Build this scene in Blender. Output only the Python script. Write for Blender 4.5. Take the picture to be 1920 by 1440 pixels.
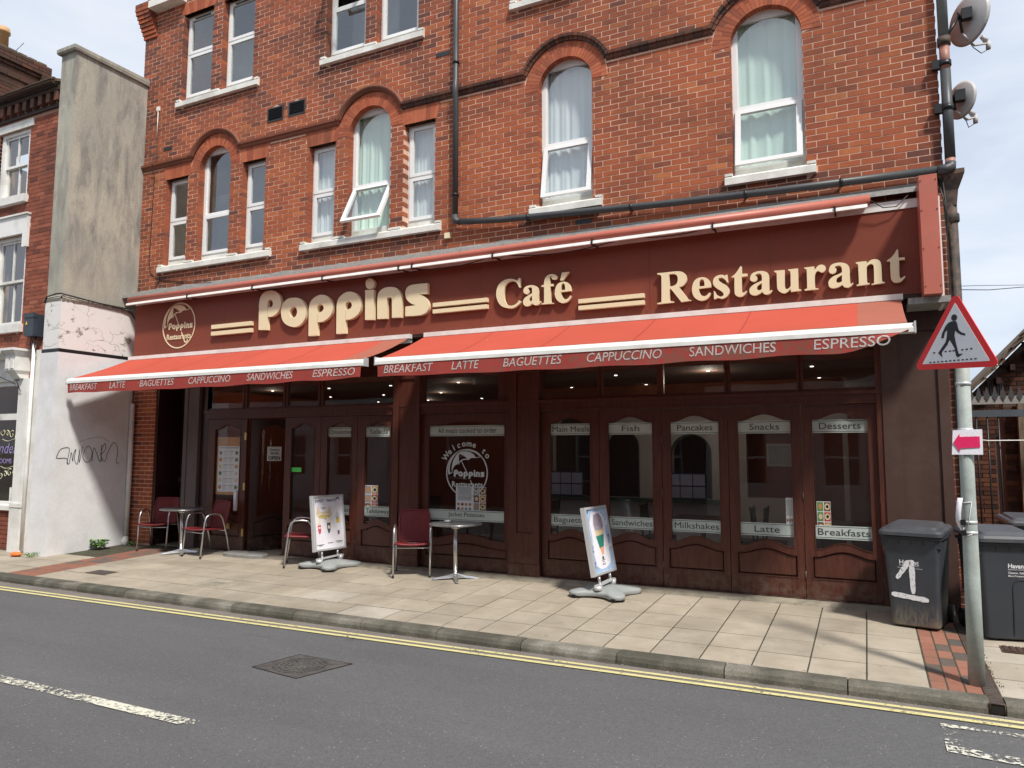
import bpy, bmesh, math, random
from math import sin, cos, pi, radians, sqrt, atan2, hypot
from mathutils import Vector, Matrix
from mathutils.geometry import tessellate_polygon

for o in list(bpy.data.objects):
    bpy.data.objects.remove(o)
SC = bpy.context.scene
COL = SC.collection
random.seed(7)

# ------------------------------------------------------------------ camera
cd = bpy.data.cameras.new('camera')
cam = bpy.data.objects.new('camera', cd)
COL.objects.link(cam)
cd.sensor_width = 36.0
cd.lens = 1365.28 / 1920 * 36.0
cd.clip_start = 0.05
cd.clip_end = 3000
_r = Vector((0.89929, 0.43736, 0.00230)); _u = Vector((0.03859, -0.08460, 0.99567)); _f = Vector((-0.43566, 0.89530, 0.09296))
M3 = Matrix((_r, _u, -_f)).transposed()
cam.matrix_world = Matrix.Translation((0, -8.973, 1.88)) @ M3.to_4x4()
SC.camera = cam

# ------------------------------------------------------------------ light
SUN_DIR = Vector((-1.19, 1.0, -2.117)).normalized()      # the way the light travels
SUN_EL = math.asin(-SUN_DIR.z)
SUN_AZ = atan2(-SUN_DIR.x, -SUN_DIR.y)
w = bpy.data.worlds.new('World'); SC.world = w; w.use_nodes = True
nt = w.node_tree; nt.nodes.clear()
wo = nt.nodes.new('ShaderNodeOutputWorld')
sky = nt.nodes.new('ShaderNodeTexSky'); sky.sky_type = 'NISHITA'; sky.sun_disc = False
sky.sun_elevation = SUN_EL; sky.sun_rotation = SUN_AZ
bg1 = nt.nodes.new('ShaderNodeBackground'); bg1.inputs[1].default_value = 0.12
nt.links.new(sky.outputs[0], bg1.inputs[0])
tc = nt.nodes.new('ShaderNodeTexCoord'); mp = nt.nodes.new('ShaderNodeMapping')
mp.inputs['Scale'].default_value = (1.0, 1.0, 3.2)
nt.links.new(tc.outputs['Generated'], mp.inputs[0])
nz = nt.nodes.new('ShaderNodeTexNoise'); nz.inputs['Scale'].default_value = 2.6; nz.inputs['Detail'].default_value = 7; nz.inputs['Roughness'].default_value = .52
nz.inputs['Distortion'].default_value = .35
nt.links.new(mp.outputs[0], nz.inputs['Vector'])
cr = nt.nodes.new('ShaderNodeValToRGB')
cr.color_ramp.elements[0].position = .36; cr.color_ramp.elements[0].color = (.56, .635, .76, 1)
cr.color_ramp.elements[1].position = .66; cr.color_ramp.elements[1].color = (.86, .89, .94, 1)
e = cr.color_ramp.elements.new(.5); e.color = (.71, .77, .87, 1)
nt.links.new(nz.outputs[0], cr.inputs[0])
bg2 = nt.nodes.new('ShaderNodeBackground'); bg2.inputs[1].default_value = 0.66
nt.links.new(cr.outputs[0], bg2.inputs[0])
mx = nt.nodes.new('ShaderNodeMixShader'); mx.inputs[0].default_value = .86
nt.links.new(bg1.outputs[0], mx.inputs[1]); nt.links.new(bg2.outputs[0], mx.inputs[2]); nt.links.new(mx.outputs[0], wo.inputs[0])

sl = bpy.data.lights.new('sun', 'SUN'); sl.energy = 2.85; sl.angle = radians(6); sl.color = (1.0, .955, .875)
so = bpy.data.objects.new('sun', sl); COL.objects.link(so)
so.rotation_euler = SUN_DIR.to_track_quat('-Z', 'Y').to_euler(); so.location = (8, -12, 14)
SC.view_settings.view_transform = 'Standard'; SC.view_settings.look = 'None'
SC.view_settings.exposure = 0.74; SC.view_settings.gamma = 1.0; SC.view_settings.use_curve_mapping = False
SC.cycles.max_bounces = 8; SC.cycles.transparent_max_bounces = 12
SC.cycles.caustics_reflective = False; SC.cycles.caustics_refractive = False

# ------------------------------------------------------------------ materials
def newmat(name):
    m = bpy.data.materials.new(name); m.use_nodes = True
    m.node_tree.nodes.clear()
    return m, m.node_tree
def N(t, kind, **kw):
    n = t.nodes.new('ShaderNode' + kind)
    for k, v in kw.items():
        if k in n.inputs: n.inputs[k].default_value = v
        else: setattr(n, k, v)
    return n
def ramp(t, src, stops):
    c = N(t, 'ValToRGB'); el = c.color_ramp.elements
    el[0].position = stops[0][0]; el[0].color = (*stops[0][1], 1)
    el[1].position = stops[-1][0]; el[1].color = (*stops[-1][1], 1)
    for p, q in stops[1:-1]:
        x = el.new(p); x.color = (*q, 1)
    t.links.new(src, c.inputs[0]); return c.outputs[0]
def coords(t, world, stretch):
    if world: v = N(t, 'NewGeometry').outputs['Position']
    else: v = N(t, 'TexCoord').outputs['Object']
    m = N(t, 'Mapping'); m.inputs['Scale'].default_value = stretch
    t.links.new(v, m.inputs[0]); return m.outputs[0]
def noise(t, vec, scale, detail=4, rough=.55, dist=0):
    n = N(t, 'TexNoise'); n.inputs['Scale'].default_value = scale; n.inputs['Detail'].default_value = detail
    n.inputs['Roughness'].default_value = rough; n.inputs['Distortion'].default_value = dist
    t.links.new(vec, n.inputs['Vector']); return n.outputs[0]
def mixc(t, fac, a, b, mode='MIX'):
    n = N(t, 'Mix', data_type='RGBA', blend_type=mode)
    for i, v in ((0, fac), (6, a), (7, b)):
        if isinstance(v, (int, float)): n.inputs[i].default_value = v
        elif isinstance(v, tuple): n.inputs[i].default_value = (*v, 1)
        else: t.links.new(v, n.inputs[i])
    return n.outputs[2]
def mth(t, op, a, b=None):
    n = N(t, 'Math', operation=op)
    for i, v in ((0, a), (1, b)):
        if v is None: continue
        if isinstance(v, (int, float)): n.inputs[i].default_value = v
        else: t.links.new(v, n.inputs[i])
    return n.outputs[0]
def finish(m, t, col, rough, bumph=None, bump=.2, metal=0, spec=.5, dist=.004):
    p = N(t, 'BsdfPrincipled'); o = N(t, 'OutputMaterial')
    for k, v in (('Base Color', col), ('Roughness', rough), ('Metallic', metal), ('Specular IOR Level', spec)):
        if isinstance(v, (int, float)): p.inputs[k].default_value = v
        elif isinstance(v, tuple): p.inputs[k].default_value = (*v, 1)
        else: t.links.new(v, p.inputs[k])
    if bumph is not None:
        b = N(t, 'Bump'); b.inputs['Strength'].default_value = bump; b.inputs['Distance'].default_value = dist
        t.links.new(bumph, b.inputs['Height']); t.links.new(b.outputs[0], p.inputs['Normal'])
    t.links.new(p.outputs[0], o.inputs[0]); return m
def mat(name, col, rough=.6, var=.15, scale=3., fine=60., fvar=.08, bump=.15, metal=0, spec=.4, world=True, stretch=(1, 1, 1), dirt=None, dscale=1.2, damt=.5):
    m, t = newmat(name); v = coords(t, world, stretch)
    a = noise(t, v, scale, 5); f = noise(t, v, fine, 3)
    lo = tuple(c * (1 - var) for c in col); hi = tuple(min(1, c * (1 + var)) for c in col)
    c = ramp(t, a, [(.3, lo), (.7, hi)])
    g = ramp(t, f, [(.3, (1 - fvar,) * 3), (.7, (1 + fvar,) * 3)])
    c = mixc(t, 1.0, c, g, 'MULTIPLY')
    if dirt:
        d = noise(t, v, dscale, 8, .65)
        k = ramp(t, d, [(.45, (0, 0, 0)), (.7, (damt,) * 3)])
        c = mixc(t, k, c, dirt)
    return finish(m, t, c, rough, f, bump, metal, spec)
def tone(t):
    a = N(t, 'Attribute', attribute_type='OBJECT', attribute_name='tone'); b = N(t, 'Attribute', attribute_type='GEOMETRY', attribute_name='tone')
    return mth(t, 'ADD', a.outputs['Fac'], b.outputs['Fac'])
def brickmat(name, stops, dirtcol=(.055, .035, .03), damt=.55, dscale=.55, rough=.85):
    m, t = newmat(name); v = coords(t, True, (1, 1, 1)); tn = tone(t)
    blot = noise(t, v, 9, 5, .6); tn2 = mth(t, 'ADD', tn, mth(t, 'MULTIPLY', mth(t, 'SUBTRACT', blot, .5), .6))
    c = ramp(t, tn2, stops)
    f = noise(t, v, 90, 4, .6)
    c = mixc(t, 1.0, c, ramp(t, f, [(.3, (.84,) * 3), (.72, (1.14,) * 3)]), 'MULTIPLY')
    d = noise(t, v, dscale, 7, .62, .4)
    c = mixc(t, ramp(t, d, [(.47, (0, 0, 0)), (.72, (damt,) * 3)]), c, dirtcol)
    return finish(m, t, c, rough, f, .35, 0, .25, .003)
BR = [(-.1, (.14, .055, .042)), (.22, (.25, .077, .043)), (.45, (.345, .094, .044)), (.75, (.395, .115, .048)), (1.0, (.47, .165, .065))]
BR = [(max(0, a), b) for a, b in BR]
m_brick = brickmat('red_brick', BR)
m_brick_nb = brickmat('neighbour_brick', [(0, (.13, .045, .032)), (.4, (.245, .075, .046)), (.7, (.31, .095, .055)), (1, (.36, .125, .075))])
m_gauged = brickmat('rubbed_brick', [(0, (.22, .07, .045)), (.5, (.38, .10, .05)), (1, (.46, .14, .07))], (.09, .05, .04), .6, .9)
m_string = brickmat('dark_moulded_brick', [(0, (.055, .032, .025)), (.6, (.14, .055, .036)), (1, (.22, .075, .045))], (.06, .05, .03), .6, 1.2, .6)
m_tile = brickmat('paving_brick', [(0, (.10, .085, .075)), (.25, (.14, .105, .09)), (.35, (.24, .105, .072)), (1, (.32, .145, .10))], (.14, .11, .07), .5, 1.5)
m_mortar = mat('pink_mortar', (.72, .46, .34), .9, .12, 2, 50, .10, .3, dirt=(.26, .17, .13), dscale=.8, damt=.7)
m_mortar_nb = mat('neighbour_mortar', (.40, .22, .155), .9, .2, 2, 50)
m_upvc = mat('white_upvc', (.80, .80, .79), .3, .02, 2, 30, .01, .02, spec=.5)
m_sill = mat('painted_sill', (.74, .73, .68), .65, .06, 4, 60, .06, .12, dirt=(.33, .31, .27), dscale=2.5, damt=.55)
m_whitewood = mat('white_painted_timber', (.76, .75, .72), .5, .05, 4, 60, .04, .08, dirt=(.42, .38, .33), dscale=2.5, damt=.5)
m_lead = mat('lead_flashing', (.30, .295, .28), .6, .3, 5, 40, .2, .4, dirt=(.12, .11, .10), dscale=5, damt=.7)
m_fascia = mat('maroon_fascia_board', (.205, .055, .034), .45, .08, .7, 20, .02, .03, spec=.18, dirt=(.15, .05, .035), dscale=1.5, damt=.35)
m_pinkred = mat('faded_salmon_metal', (.47, .135, .095), .45, .08, 3, 60, .03, .04, dirt=(.30, .12, .09), dscale=6, damt=.4)
m_cream = mat('cream_letter_acrylic', (.78, .68, .445), .4, .02, 2, 60, .01, .02)
m_whitetrim = mat('white_aluminium', (.78, .77, .74), .35, .03, 3, 60, .02, .02, dirt=(.5, .46, .40), dscale=4, damt=.45)
m_print = mat('white_print', (.82, .80, .77), .7, .02, 3, 60, .02, 0)
def clothmat(name, col):
    m, t = newmat(name); v = coords(t, True, (1, 1, 1))
    a = noise(t, v, 1.1, 5); c = ramp(t, a, [(.3, tuple(q * .93 for q in col)), (.7, tuple(min(1, q * 1.05) for q in col))])
    d = noise(t, v, 7, 7, .7); c = mixc(t, ramp(t, d, [(.56, (0, 0, 0)), (.8, (.35,) * 3)]), c, (.28, .10, .075))
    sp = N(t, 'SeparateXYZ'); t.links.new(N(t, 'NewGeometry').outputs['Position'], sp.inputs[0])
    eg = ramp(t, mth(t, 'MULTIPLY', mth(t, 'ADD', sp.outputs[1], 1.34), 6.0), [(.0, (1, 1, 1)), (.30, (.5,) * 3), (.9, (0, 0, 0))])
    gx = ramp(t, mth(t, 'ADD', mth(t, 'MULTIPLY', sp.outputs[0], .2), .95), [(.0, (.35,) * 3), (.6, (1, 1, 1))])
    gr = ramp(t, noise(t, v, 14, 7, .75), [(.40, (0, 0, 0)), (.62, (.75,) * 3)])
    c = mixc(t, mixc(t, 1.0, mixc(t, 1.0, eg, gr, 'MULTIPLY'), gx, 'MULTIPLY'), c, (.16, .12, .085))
    vo = N(t, 'TexVoronoi'); vo.inputs['Scale'].default_value = 2.1; t.links.new(v, vo.inputs['Vector'])
    c = mixc(t, ramp(t, vo.outputs['Distance'], [(.016, (.7,) * 3), (.028, (0, 0, 0))]), c, (.62, .50, .42))
    f = noise(t, v, 260, 2)
    p = N(t, 'BsdfPrincipled'); p.inputs['Roughness'].default_value = .85; p.inputs['Specular IOR Level'].default_value = .15
    b = N(t, 'Bump'); b.inputs['Strength'].default_value = .15; b.inputs['Distance'].default_value = .002
    t.links.new(f, b.inputs['Height']); t.links.new(b.outputs[0], p.inputs['Normal'])
    t.links.new(c, p.inputs['Base Color'])
    tr = N(t, 'BsdfTranslucent'); t.links.new(c, tr.inputs[0])
    x = N(t, 'MixShader'); x.inputs[0].default_value = .12
    t.links.new(p.outputs[0], x.inputs[1]); t.links.new(tr.outputs[0], x.inputs[2])
    t.links.new(x.outputs[0], N(t, 'OutputMaterial').inputs[0]); return m
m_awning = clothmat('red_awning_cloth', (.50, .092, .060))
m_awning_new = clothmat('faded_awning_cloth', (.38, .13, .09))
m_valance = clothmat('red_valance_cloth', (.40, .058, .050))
def woodmat(name, col, rough=.38):
    m, t = newmat(name); v = coords(t, True, (14, 14, 1.2)); a = noise(t, v, 2.2, 6, .6, .6)
    c = ramp(t, a, [(.3, tuple(q * .7 for q in col)), (.5, col), (.72, tuple(q * 1.4 for q in col))])
    v2 = coords(t, True, (1, 1, 1)); d = noise(t, v2, 1.3, 5)
    r = mth(t, 'ADD', mth(t, 'MULTIPLY', d, .35), rough - .17)
    sp = N(t, 'SeparateXYZ'); t.links.new(N(t, 'NewGeometry').outputs['Position'], sp.inputs[0])
    lowz = ramp(t, mth(t, 'SUBTRACT', sp.outputs[2], .2), [(.02, (1, 1, 1)), (.35, (.12,) * 3), (.8, (.0,) * 3)])
    dn = ramp(t, noise(t, v2, 11, 7, .7), [(.42, (0, 0, 0)), (.66, (.7,) * 3)])
    c = mixc(t, mixc(t, 1.0, lowz, dn, 'MULTIPLY'), c, (.17, .13, .10))
    sc_ = ramp(t, noise(t, coords(t, True, (9, 9, 2)), 9, 6, .75), [(.69, (0, 0, 0)), (.74, (.22,) * 3)])
    c = mixc(t, sc_, c, (.13, .055, .035))
    return finish(m, t, c, r, a, .06, 0, .4)
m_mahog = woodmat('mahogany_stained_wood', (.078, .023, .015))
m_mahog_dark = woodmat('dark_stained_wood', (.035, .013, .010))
m_brown = mat('brown_painted_board', (.066, .034, .026), .5, .12, 1.5, 50, .04, .05, dirt=(.10, .07, .06), dscale=3, damt=.4)
m_greybrown = mat('worn_brown_post', (.10, .075, .07), .5, .2, 3, 50, .05, .08, stretch=(1, 1, .3))
def concrete_mat():
    m, t = newmat('stained_render'); v = coords(t, True, (1, 1, 1)); vs = coords(t, True, (3.2, 3.2, .8))
    a = noise(t, v, 1.1, 7, .6); c = ramp(t, a, [(.3, (.33, .315, .27)), (.5, (.39, .37, .31)), (.7, (.46, .42, .34))])
    s = noise(t, vs, 1.5, 9, .68, .5); k = ramp(t, s, [(.43, (0, 0, 0)), (.66, (.80,) * 3)])
    zz = N(t, 'SeparateXYZ'); t.links.new(N(t, 'NewGeometry').outputs['Position'], zz.inputs[0])
    hi = ramp(t, mth(t, 'MULTIPLY', mth(t, 'SUBTRACT', zz.outputs[2], 4.2), .3), [(0, (.12,) * 3), (.5, (1, 1, 1)), (1, (.9,) * 3)])
    c = mixc(t, mixc(t, 1.0, k, hi, 'MULTIPLY'), c, (.15, .145, .145))
    f = noise(t, v, 45, 6, .65); c = mixc(t, 1.0, c, ramp(t, f, [(.3, (.85,) * 3), (.7, (1.12,) * 3)]), 'MULTIPLY')
    return finish(m, t, c, .9, f, .5, 0, .2, .006)
m_render = concrete_mat()
def peel_mat():
    m, t = newmat('flaking_white_paint'); v = coords(t, True, (1, 1, 1.3))
    vo = N(t, 'TexVoronoi', feature='DISTANCE_TO_EDGE'); vo.inputs['Scale'].default_value = 2.6
    wv = noise(t, v, 5, 5); va = N(t, 'VectorMath', operation='ADD'); vm = N(t, 'VectorMath', operation='SCALE')
    nn = N(t, 'TexNoise'); nn.inputs['Scale'].default_value = 4; t.links.new(v, nn.inputs['Vector'])
    t.links.new(nn.outputs[1], vm.inputs[0]); vm.inputs['Scale'].default_value = .35
    t.links.new(v, va.inputs[0]); t.links.new(vm.outputs[0], va.inputs[1]); t.links.new(va.outputs[0], vo.inputs['Vector'])
    crack = ramp(t, vo.outputs[0], [(.0, (1, 1, 1)), (.022, (0, 0, 0))])
    big = noise(t, v, 3.2, 7, .65); patch = ramp(t, big, [(.60, (0, 0, 0)), (.625, (1, 1, 1))])
    cm = ramp(t, noise(t, v, 2.3, 3), [(.42, (0, 0, 0)), (.55, (1, 1, 1))])
    k = mixc(t, 1.0, mixc(t, 1.0, crack, cm, 'MULTIPLY'), patch, 'ADD')
    c = mixc(t, k, (.73, .71, .69), (.30, .27, .225))
    return finish(m, t, c, .7, mth(t, 'SUBTRACT', 1.0, k), .5, 0, .3, .006)
m_peel = peel_mat()
m_whitewall = mat('white_masonry_paint', (.74, .735, .745), .7, .04, 1.2, 30, .04, .25, dirt=(.40, .37, .33), dscale=1.8, damt=.30)
m_black = mat('black_paint', (.012, .012, .013), .4, .2, 3)
m_cable = mat('black_cable', (.02, .02, .02), .5)
m_pipe_dark = mat('dark_grey_pipe', (.055, .058, .062), .45, .1, 4, 60, .05, .05)
m_rust = mat('rusty_old_pipe', (.05, .04, .034), .7, .5, 9, 60, .2, .4, dirt=(.17, .09, .055), dscale=9, damt=.6)
m_pipe_pink = mat('faded_pink_pipe_paint', (.36, .17, .13), .5, .1, 4)
m_pipe_green = mat('grey_green_pipe', (.16, .18, .17), .5, .1, 4)
m_steel = mat('galvanised_steel', (.37, .415, .39), .6, .10, 5, 40, .06, .05, metal=.0, dirt=(.25, .27, .25), dscale=6, damt=.5)
m_alu = mat('brushed_aluminium', (.62, .62, .63), .28, .05, 5, 60, .03, .03, metal=.9)
m_alu_dull = mat('satin_sign_frame', (.60, .61, .62), .4, .04, 5, 60, .02, .02, metal=.35)
m_rattan = mat('burgundy_rattan', (.175, .020, .024), .5, .15, 20, 90, .1, .1)
m_gplastic = mat('grey_plastic_base', (.31, .33, .325), .5, .05, 4, 50, .03, .05, dirt=(.22, .22, .21), dscale=5, damt=.4)
m_bin = mat('dark_grey_bin_plastic', (.040, .045, .054), .42, .08, 4, 120, .05, .08)
m_bin_dirty = None
m_tyre = mat('black_rubber', (.018, .018, .019), .7)
m_brass = mat('brass_hinge', (.55, .40, .16), .35, .1, 6, 60, .05, .02, metal=.8)
m_dish = mat('grey_satellite_dish', (.46, .445, .44), .5, .08, 4)
m_dark = mat('dark_void', (.012, .010, .009), .8)
m_louvre = mat('black_louvre', (.035, .036, .04), .5)
m_redsign = mat('sign_red', (.78, .016, .018), .3, .02, 3, 30, .01, .01)
m_whitesign = mat('sign_white', (.80, .82, .85), .35, .02, 3, 30, .01, .01)
m_blacksign = mat('sign_black', (.012, .013, .016), .4, .02, 3)
m_magenta = mat('magenta_print', (.72, .02, .12), .5, .03, 3)
m_paper = mat('white_paper', (.80, .78, .84), .6, .03, 3)
m_ironc = mat('iron_cover', (.085, .079, .074), .6, .3, 12, 80, .2, .5)
m_grate = mat('rusty_iron_grate', (.075, .045, .033), .7, .3, 14, 90, .3, .5)
m_curtain = mat('pale_green_net_curtain', (.72, .88, .78), .8, .03, 2, 40, .02, .02)
m_curtain_w = mat('white_net_curtain', (.80, .83, .86), .8, .03, 2, 40, .02, .02)
m_leaf = mat('weed_leaf', (.10, .22, .04), .6, .3, 15, 80, .1, .1)
m_moss = mat('joint_moss', (.07, .085, .03), .9, .4, 15, 80, .2, .3)
m_orange = mat('orange_plastic', (.85, .17, .03), .5)
m_sticker = None
def emis(name, col, s):
    m, t = newmat(name); e_ = N(t, 'Emission'); e_.inputs[0].default_value = (*col, 1); e_.inputs[1].default_value = s
    t.links.new(e_.outputs[0], N(t, 'OutputMaterial').inputs[0]); return m
m_lamp = emis('lit_downlight', (1, .93, .8), 2.6)
def glassmat(name, f0, tint=(.93, .96, .95), dust=.0):
    m, t = newmat(name); lw = N(t, 'LayerWeight'); lw.inputs[0].default_value = .5
    p5 = mth(t, 'POWER', lw.outputs['Facing'], 5.0); fac = mth(t, 'ADD', mth(t, 'MULTIPLY', p5, 1 - f0), f0)
    tr = N(t, 'BsdfTransparent'); tr.inputs[0].default_value = (*tint, 1)
    gl = N(t, 'BsdfGlossy'); gl.inputs['Roughness'].default_value = .015
    v = coords(t, True, (1, 1, 1)); b = N(t, 'Bump'); b.inputs['Strength'].default_value = .03; b.inputs['Distance'].default_value = .02
    t.links.new(noise(t, v, 1.6, 2), b.inputs['Height']); t.links.new(b.outputs[0], gl.inputs['Normal'])
    x = N(t, 'MixShader'); t.links.new(fac, x.inputs[0]); t.links.new(tr.outputs[0], x.inputs[1]); t.links.new(gl.outputs[0], x.inputs[2])
    out = x.outputs[0]
    if dust:
        df = N(t, 'BsdfDiffuse'); df.inputs[0].default_value = (.6, .62, .6, 1); y = N(t, 'MixShader'); y.inputs[0].default_value = dust
        t.links.new(out, y.inputs[1]); t.links.new(df.outputs[0], y.inputs[2]); out = y.outputs[0]
    t.links.new(out, N(t, 'OutputMaterial').inputs[0]); return m
m_glass = glassmat('upper_window_glass', .25, (.90, .95, .94))
m_glass_shop = glassmat('shop_window_glass', .055, (.94, .96, .95), .008)
def frostmat():
    m, t = newmat('frosted_vinyl'); tr = N(t, 'BsdfTransparent'); tr.inputs[0].default_value = (.75, .8, .78, 1)
    df = N(t, 'BsdfDiffuse'); df.inputs[0].default_value = (.60, .68, .65, 1)
    x = N(t, 'MixShader'); x.inputs[0].default_value = .72
    t.links.new(tr.outputs[0], x.inputs[1]); t.links.new(df.outputs[0], x.inputs[2])
    t.links.new(x.outputs[0], N(t, 'OutputMaterial').inputs[0]); return m
m_frost = frostmat()
m_text_dark = mat('dark_vinyl_text', (.035, .04, .04), .6)

# ------------------------------------------------------------------ geometry helpers
class MB:
    def __init__(s): s.v = []; s.f = []; s.t = []; s.tn = 0.0; s.smooth = []
    def quad(s, a, b, c, d): s.face([a, b, c, d])
    def face(s, pts, sm=False):
        n = len(s.v); s.v += [tuple(p) for p in pts]; s.f.append(list(range(n, n + len(pts)))); s.t.append(s.tn); s.smooth.append(sm)
    def hexa(s, p):     # 8 points: bottom 4 (ccw), top 4
        n = len(s.v); s.v += [tuple(q) for q in p]
        for q in ((3, 2, 1, 0), (4, 5, 6, 7), (0, 1, 5, 4), (1, 2, 6, 5), (2, 3, 7, 6), (3, 0, 4, 7)):
            s.f.append([n + i for i in q]); s.t.append(s.tn); s.smooth.append(False)
    def box(s, x0, x1, y0, y1, z0, z1):
        s.hexa([(x0, y0, z0), (x1, y0, z0), (x1, y1, z0), (x0, y1, z0), (x0, y0, z1), (x1, y0, z1), (x1, y1, z1), (x0, y1, z1)])
    def rings(s, rs, closed_ends=True, sm=True):   # list of rings of equal length
        n = len(s.v); k = len(rs[0])
        for r in rs: s.v += [tuple(q) for q in r]
        for i in range(len(rs) - 1):
            for j in range(k):
                a = n + i * k + j; b = n + i * k + (j + 1) % k
                s.f.append([a, b, b + k, a + k]); s.t.append(s.tn); s.smooth.append(sm)
        if closed_ends:
            s.f.append([n + j for j in range(k)][::-1]); s.f.append([n + (len(rs) - 1) * k + j for j in range(k)])
            s.t += [s.tn] * 2; s.smooth += [False] * 2
    def tube(s, pts, r, k=8, sm=True, ends=True):
        pts = [Vector(p) for p in pts]; rs = []
        rr = r if isinstance(r, (list, tuple)) else [r] * len(pts)
        prev = None
        for i, p in enumerate(pts):
            d = (pts[min(i + 1, len(pts) - 1)] - pts[max(i - 1, 0)])
            d = d.normalized() if d.length > 1e-9 else Vector((0, 0, 1))
            if prev is None:
                u = Vector((0, 0, 1)) if abs(d.z) < .9 else Vector((1, 0, 0))
                u = (u - d * u.dot(d)).normalized()
            else:
                u = (prev - d * prev.dot(d)).normalized()
            prev = u; v = d.cross(u)
            rs.append([p + (u * cos(2 * pi * j / k) + v * sin(2 * pi * j / k)) * rr[i] for j in range(k)])
        s.rings(rs, ends, sm)
    def cyl(s, a, b, r, k=12, r2=None): s.tube([a, b], [r, r if r2 is None else r2], k)
    def ellipsoid(s, c, r, a=10, b=7):
        rs = []
        for i in range(b + 1):
            th = pi * i / b; rr = max(sin(th), 1e-3)
            rs.append([(c[0] + r[0] * rr * cos(2 * pi * j / a), c[1] + r[1] * rr * sin(2 * pi * j / a), c[2] + r[2] * cos(th)) for j in range(a)])
        s.rings(rs, True)
    def plate(s, outer, holes=(), y0=0., y1=.02, fn=None):
        fn = fn or (lambda x, y, z: (x, y, z))
        loops = [outer] + list(holes)
        tri = tessellate_polygon([[Vector((p[0], p[1], 0)) for p in l] for l in loops])
        flat = [p for l in loops for p in l]; n = len(s.v)
        s.v += [fn(p[0], y0, p[1]) for p in flat]
        for t_ in tri: s.f.append([n + i for i in t_]); s.t.append(s.tn); s.smooth.append(False)
        if y1 is not None and y1 != y0:
            m = len(s.v); s.v += [fn(p[0], y1, p[1]) for p in flat]
            for t_ in tri: s.f.append([m + i for i in reversed(t_)]); s.t.append(s.tn); s.smooth.append(False)
            q = 0
            for l in loops:
                for i in range(len(l)):
                    j = (i + 1) % len(l)
                    s.f.append([n + q + i, n + q + j, m + q + j, m + q + i]); s.t.append(s.tn); s.smooth.append(False)
                q += len(l)
    def mesh(s, name, mt, tones=False, recalc=True):
        me = bpy.data.meshes.new(name); me.from_pydata(s.v, [], s.f)
        me.polygons.foreach_set('use_smooth', s.smooth)
        if tones:
            at = me.attributes.new('tone', 'FLOAT', 'FACE'); at.data.foreach_set('value', s.t)
        if isinstance(mt, (list, tuple)):
            for q in mt: me.materials.append(q)
        else: me.materials.append(mt)
        if recalc and len(s.f) < 60000:
            bm = bmesh.new(); bm.from_mesh(me); bmesh.ops.recalc_face_normals(bm, faces=bm.faces); bm.to_mesh(me); bm.free()
        return me
WM = {}
def link(name, data, parent=None, mw=None):
    o = bpy.data.objects.new(name, data); COL.objects.link(o); mw = mw or Matrix.Identity(4)
    if parent is not None:
        o.parent = parent; o.matrix_parent_inverse = WM[parent.name].inverted()
    o.matrix_basis = mw; WM[o.name] = mw.copy() if parent is None else mw.copy()
    return o
def part(name, mb, mt, parent=None, mw=None, tones=False, label=None, kind=None, recalc=True):
    o = link(name, mb.mesh(name, mt, tones, recalc), parent, mw)
    if label: o['label'] = label
    if kind: o['kind'] = kind
    return o
def tag(o, label, cat, group=None):
    o['label'] = label; o['category'] = cat
    if group: o['group'] = group
    return o
def thing(name, label, cat, loc=(0, 0, 0), rz=0, group=None):
    o = link(name, None, None, Matrix.Translation(loc) @ Matrix.Rotation(rz, 4, 'Z')); o.empty_display_size = .2
    return tag(o, label, cat, group)
def moved(root, loc, rz=0, rx=0):
    root.matrix_basis = Matrix.Translation(loc) @ Matrix.Rotation(rz, 4, 'Z') @ Matrix.Rotation(rx, 4, 'X')
def copy_tree(o, parent=None):
    c = o.copy(); COL.objects.link(c)
    if parent is not None: c.parent = parent
    for ch in list(o.children): copy_tree(ch, c)
    return c
def smooth_loop(txt, sub=5):
    pts = []
    for w_ in txt.split():
        c = w_.endswith('c'); a, b = w_.rstrip('c').split(','); pts.append((float(a) / 1000, float(b) / 1000, c))
    out = []; n = len(pts)
    for i in range(n):
        p1 = pts[i]; p2 = pts[(i + 1) % n]
        p0 = pts[i - 1] if not p1[2] else p1; p3 = pts[(i + 2) % n] if not p2[2] else p2
        if p1[2] and p2[2]: out.append((p1[0], p1[1])); continue
        for k in range(sub):
            t = k / sub
            out.append(tuple(.5 * (2 * p1[a] + (p2[a] - p0[a]) * t + (2 * p0[a] - 5 * p1[a] + 4 * p2[a] - p3[a]) * t * t + (3 * p1[a] - p0[a] - 3 * p2[a] + p3[a]) * t ** 3) for a in (0, 1)))
    return out
_tc = {}
def text_mesh(txt, bold=0., shear=0., ext=.0015):
    k = (txt, bold, shear, ext)
    if k in _tc: return _tc[k]
    cu = bpy.data.curves.new('lettering', 'FONT'); cu.body = txt; cu.size = 1; cu.offset = bold; cu.shear = shear; cu.extrude = ext; cu.resolution_u = 3
    ob = bpy.data.objects.new('lettering', cu); COL.objects.link(ob)
    dg = bpy.context.evaluated_depsgraph_get(); me = bpy.data.meshes.new_from_object(ob.evaluated_get(dg))
    bpy.data.objects.remove(ob); bpy.data.curves.remove(cu)
    xs = [v.co.x for v in me.vertices]; ys = [v.co.y for v in me.vertices]
    _tc[k] = (me, min(xs), max(xs), min(ys), max(ys)); return _tc[k]
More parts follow.
